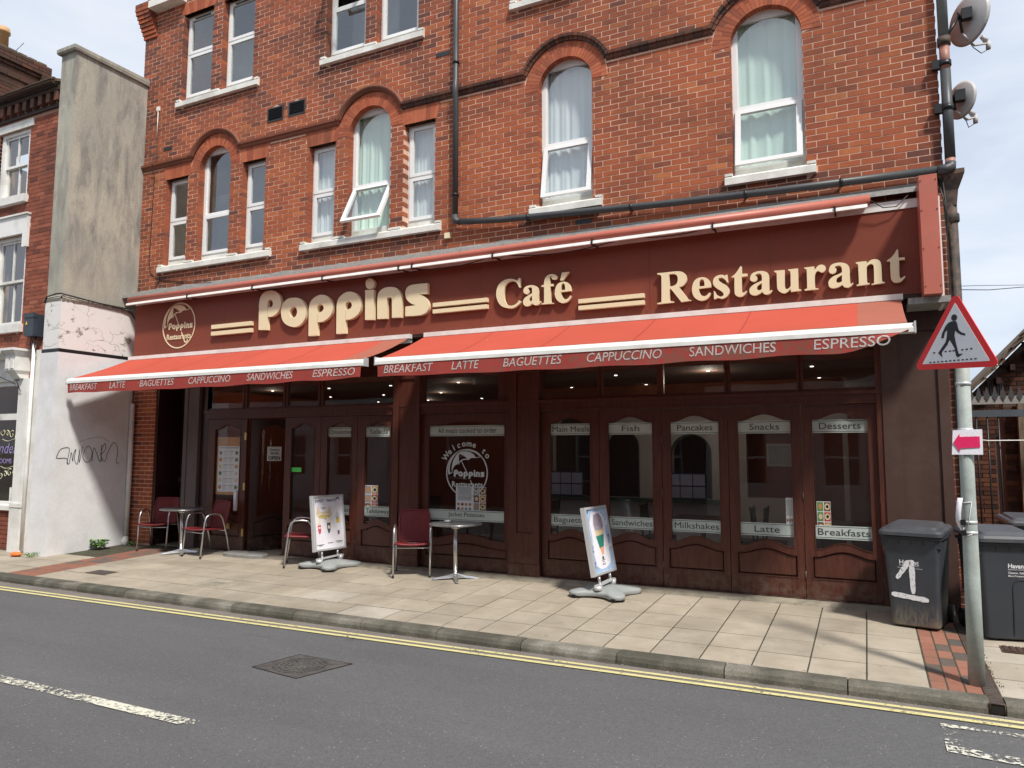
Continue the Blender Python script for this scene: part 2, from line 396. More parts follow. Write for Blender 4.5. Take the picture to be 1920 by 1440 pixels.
def lettering(txt, x0, x1, z0, z1, y, mt, parent, bold=0., shear=0., rot=None, name='lettering', thick=.0012):
    """fit the string in the rectangle x0..x1, z0..z1 of the plane Y=y (or of the frame rot)"""
    me, a, b, c, d = text_mesh(txt, bold, shear)
    me = me.copy(); me.materials.clear(); me.materials.append(mt)
    sx = (x1 - x0) / (b - a); sz = (z1 - z0) / (d - c)
    base = Matrix(((1, 0, 0, 0), (0, 0, -1, 0), (0, 1, 0, 0), (0, 0, 0, 1)))
    mw = Matrix.Translation((x0 - a * sx, y, z0 - c * sz)) @ base @ Matrix.Diagonal((sx, sz, thick / .003, 1))
    if rot is not None: mw = rot @ mw
    return link(name, me, parent, mw)
def arc(cx, cz, r, a0, a1, n): return [(cx + r * cos(a0 + (a1 - a0) * i / n), cz + r * sin(a0 + (a1 - a0) * i / n)) for i in range(n + 1)]
def rect(x0, x1, z0, z1): return [(x0, z0), (x1, z0), (x1, z1), (x0, z1)]
def PZ(y): return .12 + .037 * (y + 2.69) if y > -2.69 else .12      # height of the pavement
ROADZ = .045
GLYPHS = [
  ('C', ['-4097,4202c -4097,4073c -4113,4074c -4136,4123 -4168,4155 -4223,4172 -4279,4159 -4322,4113 -4338,4049 -4340,3991 -4329,3918 -4301,3865 -4262,3843 -4206,3838 -4152,3859 -4113,3900c -4095,3890c -4101,3861 -4144,3829 -4199,3805 -4270,3806 -4357,3833 -4413,3882 -4450,3958 -4458,4031 -4442,4103 -4406,4157 -4342,4195 -4263,4207 -4207,4199 -4152,4177 -4133,4180 -4117,4202c']),
  ('a', ['-3969,3992 -3996,3972 -4031,3984 -4050,4011 -4044,4049 -4012,4078 -3950,4089 -3896,4081 -3854,4056 -3835,4015 -3833,3944 -3833,3873 -3824,3852 -3801,3860c -3797,3849c -3820,3822 -3862,3812 -3900,3822 -3921,3844c -3950,3820 -3996,3808 -4035,3823 -4054,3857 -4052,3893 -4027,3926 -3973,3957 -3923,3977c -3923,4023 -3930,4053 -3950,4063 -3973,4057 -3984,4044 -3969,4021', '-3923,3945c -3950,3926 -3965,3899 -3961,3877 -3942,3871 -3923,3881c']),
  ('f', ['-3789,4067c -3789,4052c -3750,4049c -3750,3852 -3763,3832 -3788,3828c -3788,3816c -3620,3812c -3620,3822c -3646,3828 -3657,3850 -3661,3928 -3662,4044c -3622,4045c -3622,4075c -3664,4076c -3666,4125 -3672,4161 -3660,4178 -3645,4181 -3642,4155 -3630,4136 -3604,4128 -3574,4134 -3561,4157 -3574,4181 -3615,4203 -3668,4205 -3713,4187 -3740,4147 -3749,4106 -3750,4077c']),
  ('e', ['-3369,3956c -3513,3955c -3505,3913 -3486,3877 -3457,3855 -3424,3857 -3398,3876 -3380,3898c -3367,3887c -3387,3847 -3424,3819 -3476,3806 -3520,3817 -3564,3852 -3590,3900 -3597,3950 -3586,4019 -3556,4065 -3511,4085 -3460,4087 -3416,4068 -3386,4031 -3372,3984', '-3513,3978c -3508,4025 -3497,4056 -3476,4068 -3460,4052 -3453,4020 -3451,3979c']),
  ('acute', ['-3522,4112c -3496,4210c -3396,4211c -3482,4107c']),
  ('R', ['-2237,4068c -2237,4053c -2203,4044 -2186,4022c -2191,3722 -2204,3704 -2243,3696c -2243,3684c -2043,3687c -2041,3700c -2080,3708 -2091,3730c -2089,3858c -2074,3859c -1950,3685c -1834,3692c -1834,3700c -1863,3709 -1899,3764 -1972,3868c -1921,3885 -1887,3924 -1880,3966 -1894,4018 -1935,4053 -2002,4067 -2121,4067', '-2090,3889c -2092,4035c -2070,4041 -2028,4037 -1999,4017 -1987,3977 -1996,3926 -2022,3899 -2056,3889']),
  ('e', ['-1594,3831c -1738,3826c -1733,3790 -1713,3750 -1677,3730 -1644,3740 -1620,3767c -1599,3761c -1617,3720 -1654,3690 -1703,3680 -1752,3693 -1796,3733 -1818,3798 -1816,3857 -1796,3915 -1754,3953 -1697,3962 -1648,3948 -1612,3913 -1595,3861', '-1734,3853c -1728,3908 -1714,3932 -1697,3938 -1679,3924 -1671,3894 -1670,3854c']),
  ('s', ['-1406,3962c -1397,3870c -1410,3871c -1428,3902 -1459,3930 -1487,3935 -1505,3927 -1500,3901 -1464,3868 -1417,3835 -1387,3790 -1388,3741 -1417,3702 -1469,3682 -1513,3694 -1537,3692 -1549,3683c -1563,3686c -1564,3782c -1551,3777c -1532,3738 -1492,3709 -1460,3714 -1452,3738 -1475,3770 -1530,3812 -1565,3854 -1570,3900 -1551,3944 -1502,3967 -1454,3965 -1431,3952 -1418,3964c']),
  ('t', ['-1356,3932c -1356,3924c -1324,3922c -1326,3751 -1314,3709 -1279,3688 -1240,3690 -1209,3711 -1184,3746c -1196,3749c -1216,3733 -1235,3733 -1245,3752 -1242,3918c -1178,3922c -1179,3952c -1240,3955c -1239,4040c -1250,4051c -1287,3995 -1320,3957']),
  ('a', ['-1069,3878 -1081,3858 -1112,3849 -1143,3865 -1148,3898 -1125,3945 -1071,3964 -1009,3963 -964,3944 -943,3909 -941,3828 -942,3739 -933,3722 -914,3735c -910,3721c -934,3694 -972,3685 -1005,3700 -1020,3722c -1055,3697 -1101,3687 -1143,3701 -1160,3735 -1153,3776 -1113,3813 -1059,3836 -1019,3852c -1019,3901 -1026,3926 -1048,3938 -1079,3932 -1089,3920 -1074,3903', '-1021,3824c -1056,3803 -1076,3776 -1069,3750 -1046,3741 -1023,3753c']),
  ('u', ['-883,3952c -882,3941c -856,3925c -856,3766 -842,3717 -794,3684 -754,3691 -711,3726c -710,3691c -602,3696c -603,3708c -622,3713 -630,3731c -628,3952c -734,3951c -733,3943c -708,3926c -710,3760c -729,3736 -753,3726 -768,3740 -774,3775 -770,3950c']),
  ('r', ['-563,3954c -562,3945c -537,3929c -539,3726 -548,3712 -568,3703c -566,3693c -424,3694c -424,3705c -451,3709 -457,3735 -456,3837 -445,3879 -425,3901 -409,3896 -391,3882 -364,3883 -342,3910 -345,3945 -376,3967 -415,3961 -457,3914c -458,3956c']),
  ('a', ['-232,3890 -242,3866 -273,3854 -303,3868 -308,3902 -285,3951 -231,3970 -171,3966 -123,3941 -102,3897 -101,3817 -100,3742 -90,3720 -73,3736c -69,3726c -90,3699 -128,3684 -165,3698 -179,3720c -218,3699 -271,3690 -309,3708 -319,3743 -310,3784 -266,3822 -213,3841 -178,3859c -179,3909 -191,3932 -213,3938 -240,3933 -248,3921 -235,3907', '-179,3829c -218,3808 -236,3785 -235,3755 -212,3745 -182,3758c']),
  ('n', ['-38,3955c -37,3946c -15,3929c -15,3725 -23,3709 -38,3704c -37,3694c 90,3699c 90,3710c 72,3716 66,3741 68,3890c 84,3910 110,3921 131,3908 137,3875 134,3718 127,3704 108,3700c 109,3691c 237,3698c 237,3707c 217,3714 211,3735 210,3891 194,3947 155,3968 111,3962 70,3932c 69,3957c']),
  ('t', ['264,3941c 266,3933c 296,3927c 295,3767 310,3712 345,3690 388,3696 417,3722 434,3748c 424,3755c 404,3739 389,3734 379,3750 378,3791 380,3930c 436,3930c 435,3957c 377,3957c 377,4040c 367,4054c 329,3993 296,3960']),
  ('P', ['-8771,3834c -8581,3820c -8598,4199c -8589,4288 -8541,4308 -8498,4280 -8481,4235 -8500,4194 -8546,4183 -8589,4185c -8582,4032c -8487,4032 -8383,4080 -8320,4175 -8314,4272 -8358,4373 -8441,4434 -8537,4460 -8665,4443 -8748,4377 -8778,4264 -8777,4149']),
  ('o', ['-8049,4296 -8173,4288 -8270,4219 -8303,4109 -8281,3979 -8198,3884 -8052,3829 -7930,3840 -7831,3912 -7795,4019 -7803,4131 -7863,4223 -7947,4279', '-8054,4149 -8114,4109 -8126,4054 -8099,3996 -8047,3979 -7997,3996 -7972,4050 -7981,4106 -8013,4141']),
  ('p', ['-7728,3664c -7556,3661c -7570,4084c -7556,4122 -7505,4144 -7461,4119 -7440,4073 -7468,4032 -7513,4020 -7558,4017c -7553,3867c -7445,3871 -7323,3934 -7277,4016 -7270,4100 -7316,4198 -7392,4264 -7491,4292 -7591,4278 -7698,4209 -7733,4117 -7734,3999']),
  ('p', ['-7185,3659c -7012,3656c -7025,4082c -7011,4119 -6962,4141 -6920,4116 -6900,4071 -6927,4031 -6970,4019 -7014,4017c -7009,3863c -6906,3867 -6783,3929 -6739,4009 -6732,4099 -6775,4194 -6848,4259 -6948,4287 -7052,4274 -7154,4206 -7188,4116 -7190,4001']),
  ('dot', ['-6572,4453 -6635,4437 -6656,4381 -6632,4318 -6577,4290 -6519,4310 -6496,4365 -6516,4424']),
  ('i', ['-6659,4284c -6651,3832c -6496,3823c -6503,4275c']),
  ('n', ['-6429,3828c -6263,3823c -6265,4088 -6252,4128 -6216,4138 -6186,4122 -6174,4080 -6167,3827c -6008,3819c -6009,4094 -6038,4193 -6109,4264 -6207,4287 -6323,4280 -6411,4221 -6434,4118']),
  ('s', ['-5935,3831c -5934,3970c -5757,3977c -5843,4013 -5914,4078 -5939,4162 -5917,4240 -5848,4278 -5711,4283 -5564,4279c -5561,4126c -5692,4128c -5615,4087 -5555,4017 -5537,3936 -5566,3866 -5653,3830 -5772,3825']),
]
LOGO = [
  '-288,5c -294,94 -264,210 -187,320c -166,153c -236,119 -275,63',
  '-159,325c -140,353 -43,364 69,345 140,304 173,253c 88,252 29,214c -16,259 -81,299',
  '-356,-35c -369,40 -339,177 -262,289 -155,364 -31,390 108,371 277,281c 257,277c 137,348 -16,372 -140,356 -234,292 -311,184 -338,58 -326,-14c',
  '-332,-14c -286,16c -282,2c -353,-37c',
  '164,249c 170,261c 277,281c 271,272c',
  '-165,143c -150,186 -103,222 -35,239 32,227c 30,214c -34,223 -95,206 -135,175 -156,137c',
  '-187,320c -153,339c -155,260 -157,150c -169,151c',
  '-113,198c -99,199c 7,12c -7,11c',
  '64,-119c 77,-118c 155,-261 177,-294 198,-295 215,-284 216,-255c 232,-257c 232,-295 199,-317 165,-310 138,-270',
]

# ------------------------------------------------------------------ GROUND
def road_mat():
    m, t = newmat('asphalt'); v = coords(t, True, (1, 1, 1)); vs = coords(t, True, (.35, 1.4, 1))
    a = noise(t, vs, .9, 6, .6); c = ramp(t, a, [(.3, (.093, .092, .095)), (.7, (.116, .115, .117))])
    f = noise(t, v, 130, 4, .7); c = mixc(t, 1.0, c, ramp(t, f, [(.3, (.62,) * 3), (.7, (1.35,) * 3)]), 'MULTIPLY'); f2 = noise(t, v, 38, 5, .8); c = mixc(t, 1.0, c, ramp(t, f2, [(.32, (.84,) * 3), (.5, (1.03,) * 3), (.68, (1.22,) * 3)]), 'MULTIPLY')
    vo = N(t, 'TexVoronoi'); vo.inputs['Scale'].default_value = 30; t.links.new(v, vo.inputs['Vector'])
    sp = ramp(t, vo.outputs['Distance'], [(.0, (1, 1, 1)), (.10, (1, 1, 1)), (.16, (0, 0, 0))])
    wn = N(t, 'TexWhiteNoise', noise_dimensions='3D'); t.links.new(vo.outputs['Position'], wn.inputs['Vector'])
    pick = ramp(t, wn.outputs['Value'], [(.80, (0, 0, 0)), (.83, (.9,) * 3)])
    c = mixc(t, mixc(t, 1.0, sp, pick, 'MULTIPLY'), c, (.36, .35, .33))
    st = noise(t, v, 1.9, 4, .5, .5); c = mixc(t, ramp(t, st, [(.68, (0, 0, 0)), (.76, (.35,) * 3)]), c, (.05, .049, .05))
    return finish(m, t, c, .85, f, .5, 0, .3, .006)
m_road = road_mat()
m_gutter = mat('dusty_gutter_tarmac', (.17, .15, .135), .9, .15, 3, 110, .25, .4)
def slab_mat():
    m, t = newmat('concrete_paving'); v = coords(t, True, (1, 1, 1)); tn = tone(t)
    c = ramp(t, tn, [(0, (.325, .283, .225)), (.5, (.365, .318, .252)), (.85, (.395, .342, .27)), (1, (.40, .375, .33))])
    a = noise(t, v, 2.2, 7, .6, .3); c = mixc(t, 1.0, c, ramp(t, a, [(.32, (.80, .79, .77)), (.65, (1.08,) * 3)]), 'MULTIPLY')
    s = noise(t, v, 6, 7, .65); c = mixc(t, ramp(t, s, [(.58, (0, 0, 0)), (.75, (.42,) * 3)]), c, (.16, .14, .115))
    vo = N(t, 'TexVoronoi'); vo.inputs['Scale'].default_value = 3.2; t.links.new(v, vo.inputs['Vector'])
    c = mixc(t, ramp(t, vo.outputs['Distance'], [(.035, (.55,) * 3), (.06, (0, 0, 0))]), c, (.13, .12, .11))
    f = noise(t, v, 120, 4, .65); c = mixc(t, 1.0, c, ramp(t, f, [(.3, (.88,) * 3), (.7, (1.1,) * 3)]), 'MULTIPLY')
    return finish(m, t, c, .88, f, .4, 0, .25, .004)
m_slab = slab_mat()
def kerb_mat():
    m, t = newmat('kerb_concrete'); v = coords(t, True, (1, 1, 1)); tn = tone(t)
    a = noise(t, v, 3, 7, .6); c = ramp(t, mth(t, 'ADD', a, mth(t, 'MULTIPLY', tn, .12)), [(.35, (.075, .07, .055)), (.55, (.135, .125, .10)), (.75, (.25, .235, .20))])
    f = noise(t, v, 70, 4, .7); c = mixc(t, 1.0, c, ramp(t, f, [(.3, (.7,) * 3), (.7, (1.3,) * 3)]), 'MULTIPLY')
    return finish(m, t, c, .8, f, .6, 0, .35, .006)
m_kerb = kerb_mat()
m_yellow = None
def worn_paint(name, col, under, amt, scale=26):
    m, t = newmat(name); v = coords(t, True, (1, 1, 1)); n1 = noise(t, v, scale, 7, .75); n2 = noise(t, v, 2.0, 3)
    k = mth(t, 'ADD', n1, mth(t, 'MULTIPLY', mth(t, 'SUBTRACT', n2, .5), .5))
    fac = ramp(t, k, [(amt, (0, 0, 0)), (amt + .03, (1, 1, 1))])
    f = noise(t, v, 90, 3); cc = mixc(t, 1.0, col, ramp(t, f, [(.3, (.85,) * 3), (.7, (1.08,) * 3)]), 'MULTIPLY')
    p = N(t, 'BsdfPrincipled'); p.inputs['Roughness'].default_value = .75; t.links.new(cc, p.inputs['Base Color'])
    tr = N(t, 'BsdfTransparent'); x = N(t, 'MixShader'); t.links.new(fac, x.inputs[0]); t.links.new(tr.outputs[0], x.inputs[1]); t.links.new(p.outputs[0], x.inputs[2])
    t.links.new(x.outputs[0], N(t, 'OutputMaterial').inputs[0]); return m
m_yellow = worn_paint('yellow_road_paint', (.60, .54, .26), (.15, .135, .11), .36)
m_whiteroad = worn_paint('worn_white_road_paint', (.62, .60, .50), (.085, .083, .08), .455, 34)
m_whiteroad2 = worn_paint('very_worn_white_road_paint', (.62, .60, .52), (.085, .083, .08), .53, 20)

def setting(name, mb, mt, parent=None, **k):
    o = part(name, mb, mt, parent, **k)
    if parent is None: o['kind'] = 'structure'
    return o
b = MB(); b.face([(-400, 400, -.05), (400, 400, -.05), (400, -400, -.05), (-400, -400, -.05)]); setting('ground', b, m_gutter, recalc=False)
b = MB(); b.box(-60, 60, -8.25, -2.70, -.04, ROADZ); road = setting('road', b, m_road)
# gutter strip, yellow lines and other road markings are thin sheets on the road
def strip(name, pts, mt, z, parent=road):
    b = MB(); b.face([(x, y, z) for x, y in pts]); return part(name, b, mt, parent, recalc=False)
strip('gutter_strip', [(-30, -3.30), (12, -2.83), (12, -2.701), (-30, -2.701)], m_gutter, ROADZ + .004)
def yl(y0r, y0l, wd): return [(-16, y0l - wd - .10), (3, y0r - wd), (3, y0r), (-16, y0l - .10)]
strip('yellow_line', yl(-2.772, -2.90, .05), m_yellow, ROADZ + .008)
strip('yellow_line', yl(-2.872, -3.01, .055), m_yellow, ROADZ + .008)
b = MB(); P = [(-10.5, -5.35), (-4.25, -5.378), (-4.15, -5.33), (-4.16, -5.27), (-10.5, -5.25)]; b.face([(x, y, ROADZ + .008) for x, y in P]); part('centre_line_dash', b, m_whiteroad, road, recalc=False)
strip('parking_bay_line', [(.372, -3.13), (2.6, -3.13), (2.6, -3.035), (.372, -3.075)], m_whiteroad, ROADZ + .008)
strip('parking_bay_line', [(.37, -3.47), (.47, -3.44), (.49, -3.131), (.38, -3.131)], m_whiteroad2, ROADZ + .008)
strip('parking_bay_line', [(.37, -3.60), (.9, -3.66), (.9, -3.54), (.37, -3.48)], m_whiteroad2, ROADZ + .008)
# repaired tar patch in the road by the end of the dash
m_tar = worn_paint('tar_smear', (.035, .035, .037), (.092, .091, .093), .50, 40)

# far pavement on the camera's side
b = MB(); b.box(-60, 60, -11.2, -8.25, -.04, .17); setting('far_pavement', b, m_slab)

# kerb stones
kerb = setting('kerb', (lambda q: (q.box(-18, 4, -2.66, -2.575, -.04, .07), q)[1])(MB()), m_kerb)
random.seed(3); x = -18.0; ks = []
kprof = [(-2.72, .0), (-2.72, .085), (-2.708, .118), (-2.68, .134), (-2.64, .138), (-2.555, .138), (-2.555, .0)]
def kstone(x0, x1):
    q = MB(); L = x1 - x0
    q.rings([[(-L / 2 + .005, y + 2.64, z) for y, z in kprof], [(L / 2 - .005, y + 2.64, z) for y, z in kprof]], True, False)
    return q
xs = [-18 + .915 * i for i in range(21)]
kmesh = kstone(0, .915).mesh('kerb_stone', m_kerb)
kl = [(x_, x_ + .915) for x_ in [(.71 - .915 * (i + 1)) for i in range(21)]]
for a_, c_ in kl:
    o = link('kerb_stone', kmesh, kerb, Matrix.Translation(((a_ + c_) / 2, -2.64, random.uniform(-.003, .003)))); o['tone'] = random.uniform(-1, 1)
o = part('kerb_stone', kstone(.80, 1.715), m_kerb, kerb, Matrix.Translation((1.258, -2.64, 0)))
o = part('kerb_stone', kstone(1.715, 2.63), m_kerb, kerb, Matrix.Translation((2.17, -2.64, 0)))

# pavement bed and its slabs
q = MB(); q.hexa([(-60, -2.57, -.04), (40, -2.57, -.04), (40, 14, -.04), (-60, 14, -.04), (-60, -2.57, PZ(-2.57) - .012), (40, -2.57, PZ(-2.57) - .012), (40, 14, PZ(0) - .0 + .1), (-60, 14, PZ(0) + .1)])
b = MB()
def slopebox(q, x0, x1, y0, y1, t=.05, lift=0., cx=0, cy=0, cz=0):
    z0 = PZ(y0) + lift; z1 = PZ(y1) + lift
    q.hexa([(x0 - cx, y0 - cy, z0 - t - cz), (x1 - cx, y0 - cy, z0 - t - cz), (x1 - cx, y1 - cy, z1 - t - cz), (x0 - cx, y1 - cy, z1 - t - cz),
            (x0 - cx, y0 - cy, z0 - cz), (x1 - cx, y0 - cy, z0 - cz), (x1 - cx, y1 - cy, z1 - cz), (x0 - cx, y1 - cy, z1 - cz)])
m_bed = mat('sandy_joint_bed', (.055, .048, .034), .95, .3, 8, 90, .3, .4, dirt=(.06, .075, .03), dscale=2, damt=.7)
slopebox(b, -40, 6, -2.56, .45, .2, -.0032); pav = setting('pavement', b, m_bed)
smesh = {}
def slab(x0, x1, y0, y1, tn, gap=.0058, name='paving_slab', mt=None, lift=0., lab=None):
    cx = (x0 + x1) / 2; cy = (y0 + y1) / 2; wd = round(x1 - x0, 3); dp = round(y1 - y0, 3); k = (name, wd, dp)
    if k not in smesh:
        q = MB(); s_ = .037
        for (a_, c_, zz) in ((1, 1, 0),):
            X = wd / 2 - gap; Y = dp / 2 - gap * 1.5; bv = .003
            q.rings([[(-X, -Y, -.05 - s_ * Y), (X, -Y, -.05 - s_ * Y), (X, Y, -.05 + s_ * Y), (-X, Y, -.05 + s_ * Y)],
                     [(-X, -Y, -bv - s_ * Y), (X, -Y, -bv - s_ * Y), (X, Y, -bv + s_ * Y), (-X, Y, -bv + s_ * Y)],
                     [(-X + bv, -Y + bv, -s_ * Y), (X - bv, -Y + bv, -s_ * Y), (X - bv, Y - bv, s_ * Y), (-X + bv, Y - bv, s_ * Y)]], True, False)
        smesh[k] = q.mesh(name, mt or m_slab)
    o = link(name, smesh[k], pav, Matrix.Translation((cx, cy, PZ(cy) + lift + random.uniform(-.0009, .0012))) @ Matrix.Rotation(random.uniform(-.002, .002), 4, 'X') @ Matrix.Rotation(random.uniform(-.002, .002), 4, 'Y'))
    o['tone'] = tn
    if lab: o['label'] = lab
    return o
random.seed(11)
rows = [-2.552 + .465 * i for i in range(6)]
for r in range(5):
    y0, y1 = rows[r], rows[r + 1]
    x = .355
    while x > -4.2:                                # right hand part: joints line up
        slab(x - .43, x, y0, y1, random.choice([.3, .5, .6, .7, .8])); x -= .43
    xr = x
    x = xr; first = True
    while x > -10.6:                               # left part: staggered, wider slabs
        wd = .61 if not first else (.61 if r % 2 else .305); first = False
        x2 = max(x - wd, -10.62)
        if x - x2 > .1:
            pale = (r == 0 and -5.7 < x2 < -5.1) or (r == 1 and -6.3 < x2 < -5.7)
            slab(x2, x, y0, y1, .93 if pale else random.choice([.0, .15, .3, .4, .5, .7]), lab='paler replacement slab' if pale else None)
        x = x2
for r in range(5):                                 # slabs in front of the neighbour
    x = -11.25 if r < 3 else -13.0
    while x > -16.5: slab(x - .61, x, rows[r], rows[r + 1], random.choice([.1, .3, .5])); x -= .61
# red brick bands across the pavement
def band(fx0, fx1, y0, y1, n, rowh, tones, slant=0., fx=None):
    y = y0; i = 0
    while y < y1 - .02:
        sx = slant * (y - y0) ; h = min(rowh, y1 - y)
        wd = (fx1 - fx0) / n
        for j in range(n):
            tn = random.choice(tones)
            slab(fx0 + wd * j + sx, fx0 + wd * (j + 1) + sx, y, y + h, tn, .005, 'paving_brick', m_tile)
        y += rowh; i += 1
random.seed(5)
band(.357, .355 + .345, -2.552, -.30, 3, .217, [.6, .9, .8, .5, .7, .9, .12, .0], .0)
band(-11.25, -10.62, -2.552, -.2, 3, .215, [.28, .33, .4, .5, .3, .2], 0)
b = MB(); slopebox(b, .70, .80, -2.72, 1.5, .07, .004); dr = part('drain_channel', b, m_grate, pav)
b = MB(); b.box(.712, .79, -2.726, -2.719, .062, .118); part('drain_mouth', b, m_dark, pav)
b = MB(); b.tube([(.708, -2.727, .055), (.708, -2.727, .128), (.794, -2.727, .128), (.794, -2.727, .055)], .006, 4); part('drain_frame', b, m_grate, pav)
b = MB()
for i in range(60):
    y = -2.70 + i * .04
    b.box(.715, .785, y, y + .018, PZ(y) + .004, PZ(y) + .007)
o = part('drain_bars', b, m_ironc, pav)
random.seed(9)
for r in range(6):
    for xx in (.80, 1.26, 1.72, 2.18, 2.64):
        slab(xx, xx + .46, -2.552 + .465 * r, -2.552 + .465 * (r + 1), random.choice([.5, .7, .8, .9]))
b = MB()
for i in range(9):
    for j in range(4): b.box(1.0 + i * .05, 1.035 + i * .05, -1.30 + j * .05, -1.265 + j * .05, PZ(-1.2) + .008, PZ(-1.2) + .014)
b.box(.98, 1.46, -1.32, -1.10, PZ(-1.2), PZ(-1.2) + .006)
tag(part('service_cover', b, m_grate), 'small rusty iron grid cover in the slabs in front of the bin by the pole', 'cover')
# rough concrete strip at the foot of the shopfront
random.seed(21); b = MB(); xs_ = [-10.4 + .1 * i for i in range(int(10.8 / .1) + 1)]
prev = None
for x in xs_:
    y = -.235 + random.uniform(-.018, .018); cur = [(x, y, PZ(y) - .01), (x, y + .012, PZ(y) + .016), (x, -.08, PZ(-.08) + .026), (x, .12, PZ(.1) + .02)]
    if prev:
        for i in range(3): b.face([prev[i], cur[i], cur[i + 1], prev[i + 1]])
    prev = cur
m_thresh = mat('rough_threshold_concrete', (.30, .27, .21), .9, .2, 3, 60, .2, .5, dirt=(.12, .10, .08), dscale=4, damt=.8)
part('threshold_strip', b, m_thresh, pav, recalc=False)
# moss and sand in joints near the kerb
random.seed(14); b = MB()
def tuft(b, x, y, z, n, h, sp, wd=.006):
    for _ in range(n):
        a = random.uniform(0, 2 * pi); r = random.uniform(0, sp); px = x + r * cos(a); py = y + r * sin(a)
        hh = h * random.uniform(.4, 1); lean = random.uniform(0, .6) * hh; c = random.uniform(0, 2 * pi)
        b.face([(px - wd * cos(c), py - wd * sin(c), z), (px + wd * cos(c), py + wd * sin(c), z), (px + lean * cos(a), py + lean * sin(a), z + hh)])
for xx in [.355 - .43 * i for i in range(9)]:
    for _ in range(10):
        yy = random.uniform(-2.55, -.4); tuft(b, xx, yy, PZ(yy) - .006, 3, .012, .006, .004)
for _ in range(30): xx = random.uniform(.80, .84); yy = random.uniform(-2.5, -1.3); tuft(b, xx, yy, PZ(yy) - .004, 4, .022, .02, .004)
for _ in range(26): xx = random.uniform(-2.1, -1.55); tuft(b, xx, -2.556, .128, 3, .014, .008, .004)
o = part('joint_moss', b, m_moss, None, recalc=False); o['kind'] = 'stuff'
random.seed(44); b = MB()
for _ in range(420):
    x = random.uniform(-12, 2.4); y = -2.73 - abs(random.gauss(0, .05)); s = random.uniform(.003, .011); a = random.uniform(0, pi); z = ROADZ + .010
    b.face([(x + s * cos(a + k * pi / 2) * random.uniform(.6, 1), y + s * sin(a + k * pi / 2) * random.uniform(.6, 1), z + random.uniform(0, .004)) for k in range(4)])
for _ in range(160):
    x = random.uniform(-12, .3); y = random.uniform(-.26, -.16) if random.random() < .5 else random.uniform(-2.5, -.3); s = random.uniform(.002, .007); a = random.uniform(0, pi); z = PZ(y) + .004
    b.face([(x + s * cos(a + k * pi / 2), y + s * sin(a + k * pi / 2), z + random.uniform(0, .003)) for k in range(4)])
o = part('street_grit', b, mat('pale_grit', (.33, .29, .22), .9, .5, 40), None, recalc=False); o['kind'] = 'stuff'
# iron covers
def cover(name, pts, mt, lab, z, cat='manhole cover'):
    b = MB(); b.face([(x, y, z) for x, y in pts]); return tag(part(name, b, mt, None, recalc=False), lab, cat)
for (pts, lab) in (([(-10.15, -2.10), (-9.68, -2.10), (-9.72, -1.86), (-10.15, -1.87)], 'rusty rectangular cover set in the slabs left of the first cafe table'),
                   ([(-7.95, -2.02), (-7.45, -2.02), (-7.45, -1.80), (-7.95, -1.80)], 'dull square cover in the slabs in front of the doorway')):
    b = MB(); (xa, ya), (xb, yb) = pts[0], pts[2]; slopebox(b, xa, xb, ya, yb, .03, .004)
    b2 = MB()
    for i in range(5): slopebox(b2, xa + .03 + i * (xb - xa - .06) / 5, xa + .03 + (i + .6) * (xb - xa - .06) / 5, ya + .03, yb - .03, .004, .0065)
    t_ = thing('inspection_cover', lab, 'cover', (xa, ya, PZ(ya))); part('frame', b, m_grate if 'rusty' in lab else m_thresh, t_); part('ribs', b2, m_ironc if 'rusty' in lab else m_thresh, t_)
t_ = thing('manhole_cover', 'round patterned double triangular iron manhole cover in the middle of the road', 'manhole cover', (-4.45, -3.96, ROADZ))
MC = [(-4.80, -4.17), (-4.24, -4.25), (-4.09, -3.72), (-4.70, -3.70)]
def lerp2(a, c, t): return (a[0] + (c[0] - a[0]) * t, a[1] + (c[1] - a[1]) * t)
cxm = sum(p[0] for p in MC) / 4; cym = sum(p[1] for p in MC) / 4
for tri in ((0, 1, 2), (0, 2, 3)):
    pp = [MC[i] for i in tri]; cx_ = sum(p[0] for p in pp) / 3; cy_ = sum(p[1] for p in pp) / 3
    b = MB(); pp2 = [lerp2(p, (cx_, cy_), .03) for p in pp]
    b.rings([[(x, y, ROADZ + .001) for x, y in pp2], [(x, y, ROADZ + .004) for x, y in pp2]], True, False)
    for a_ in range(40):
        for rr in (.08, .125, .17, .215):
            an = a_ * 2 * pi / 40; px = cxm + rr * cos(an); py = cym + rr * sin(an)
            s1 = (MC[2][0] - MC[0][0]) * (py - MC[0][1]) - (MC[2][1] - MC[0][1]) * (px - MC[0][0])
            if (s1 < -.006) == (tri[1] == 1) and abs(s1) > .012 and a_ % (4 if rr < .1 else 2 if rr < .15 else 1) == 0: b.box(px - .011, px + .011, py - .008, py + .008, ROADZ + .004, ROADZ + .010)
    part('lid', b, m_ironc, t_)
b = MB()
for i in range(4): b.tube([(*MC[i], ROADZ + .0), (*MC[(i + 1) % 4], ROADZ + .0)], .006, 4)
b.tube([(*MC[0], ROADZ + .001), (*MC[2], ROADZ + .001)], .005, 4); part('frame', b, m_dark, t_)

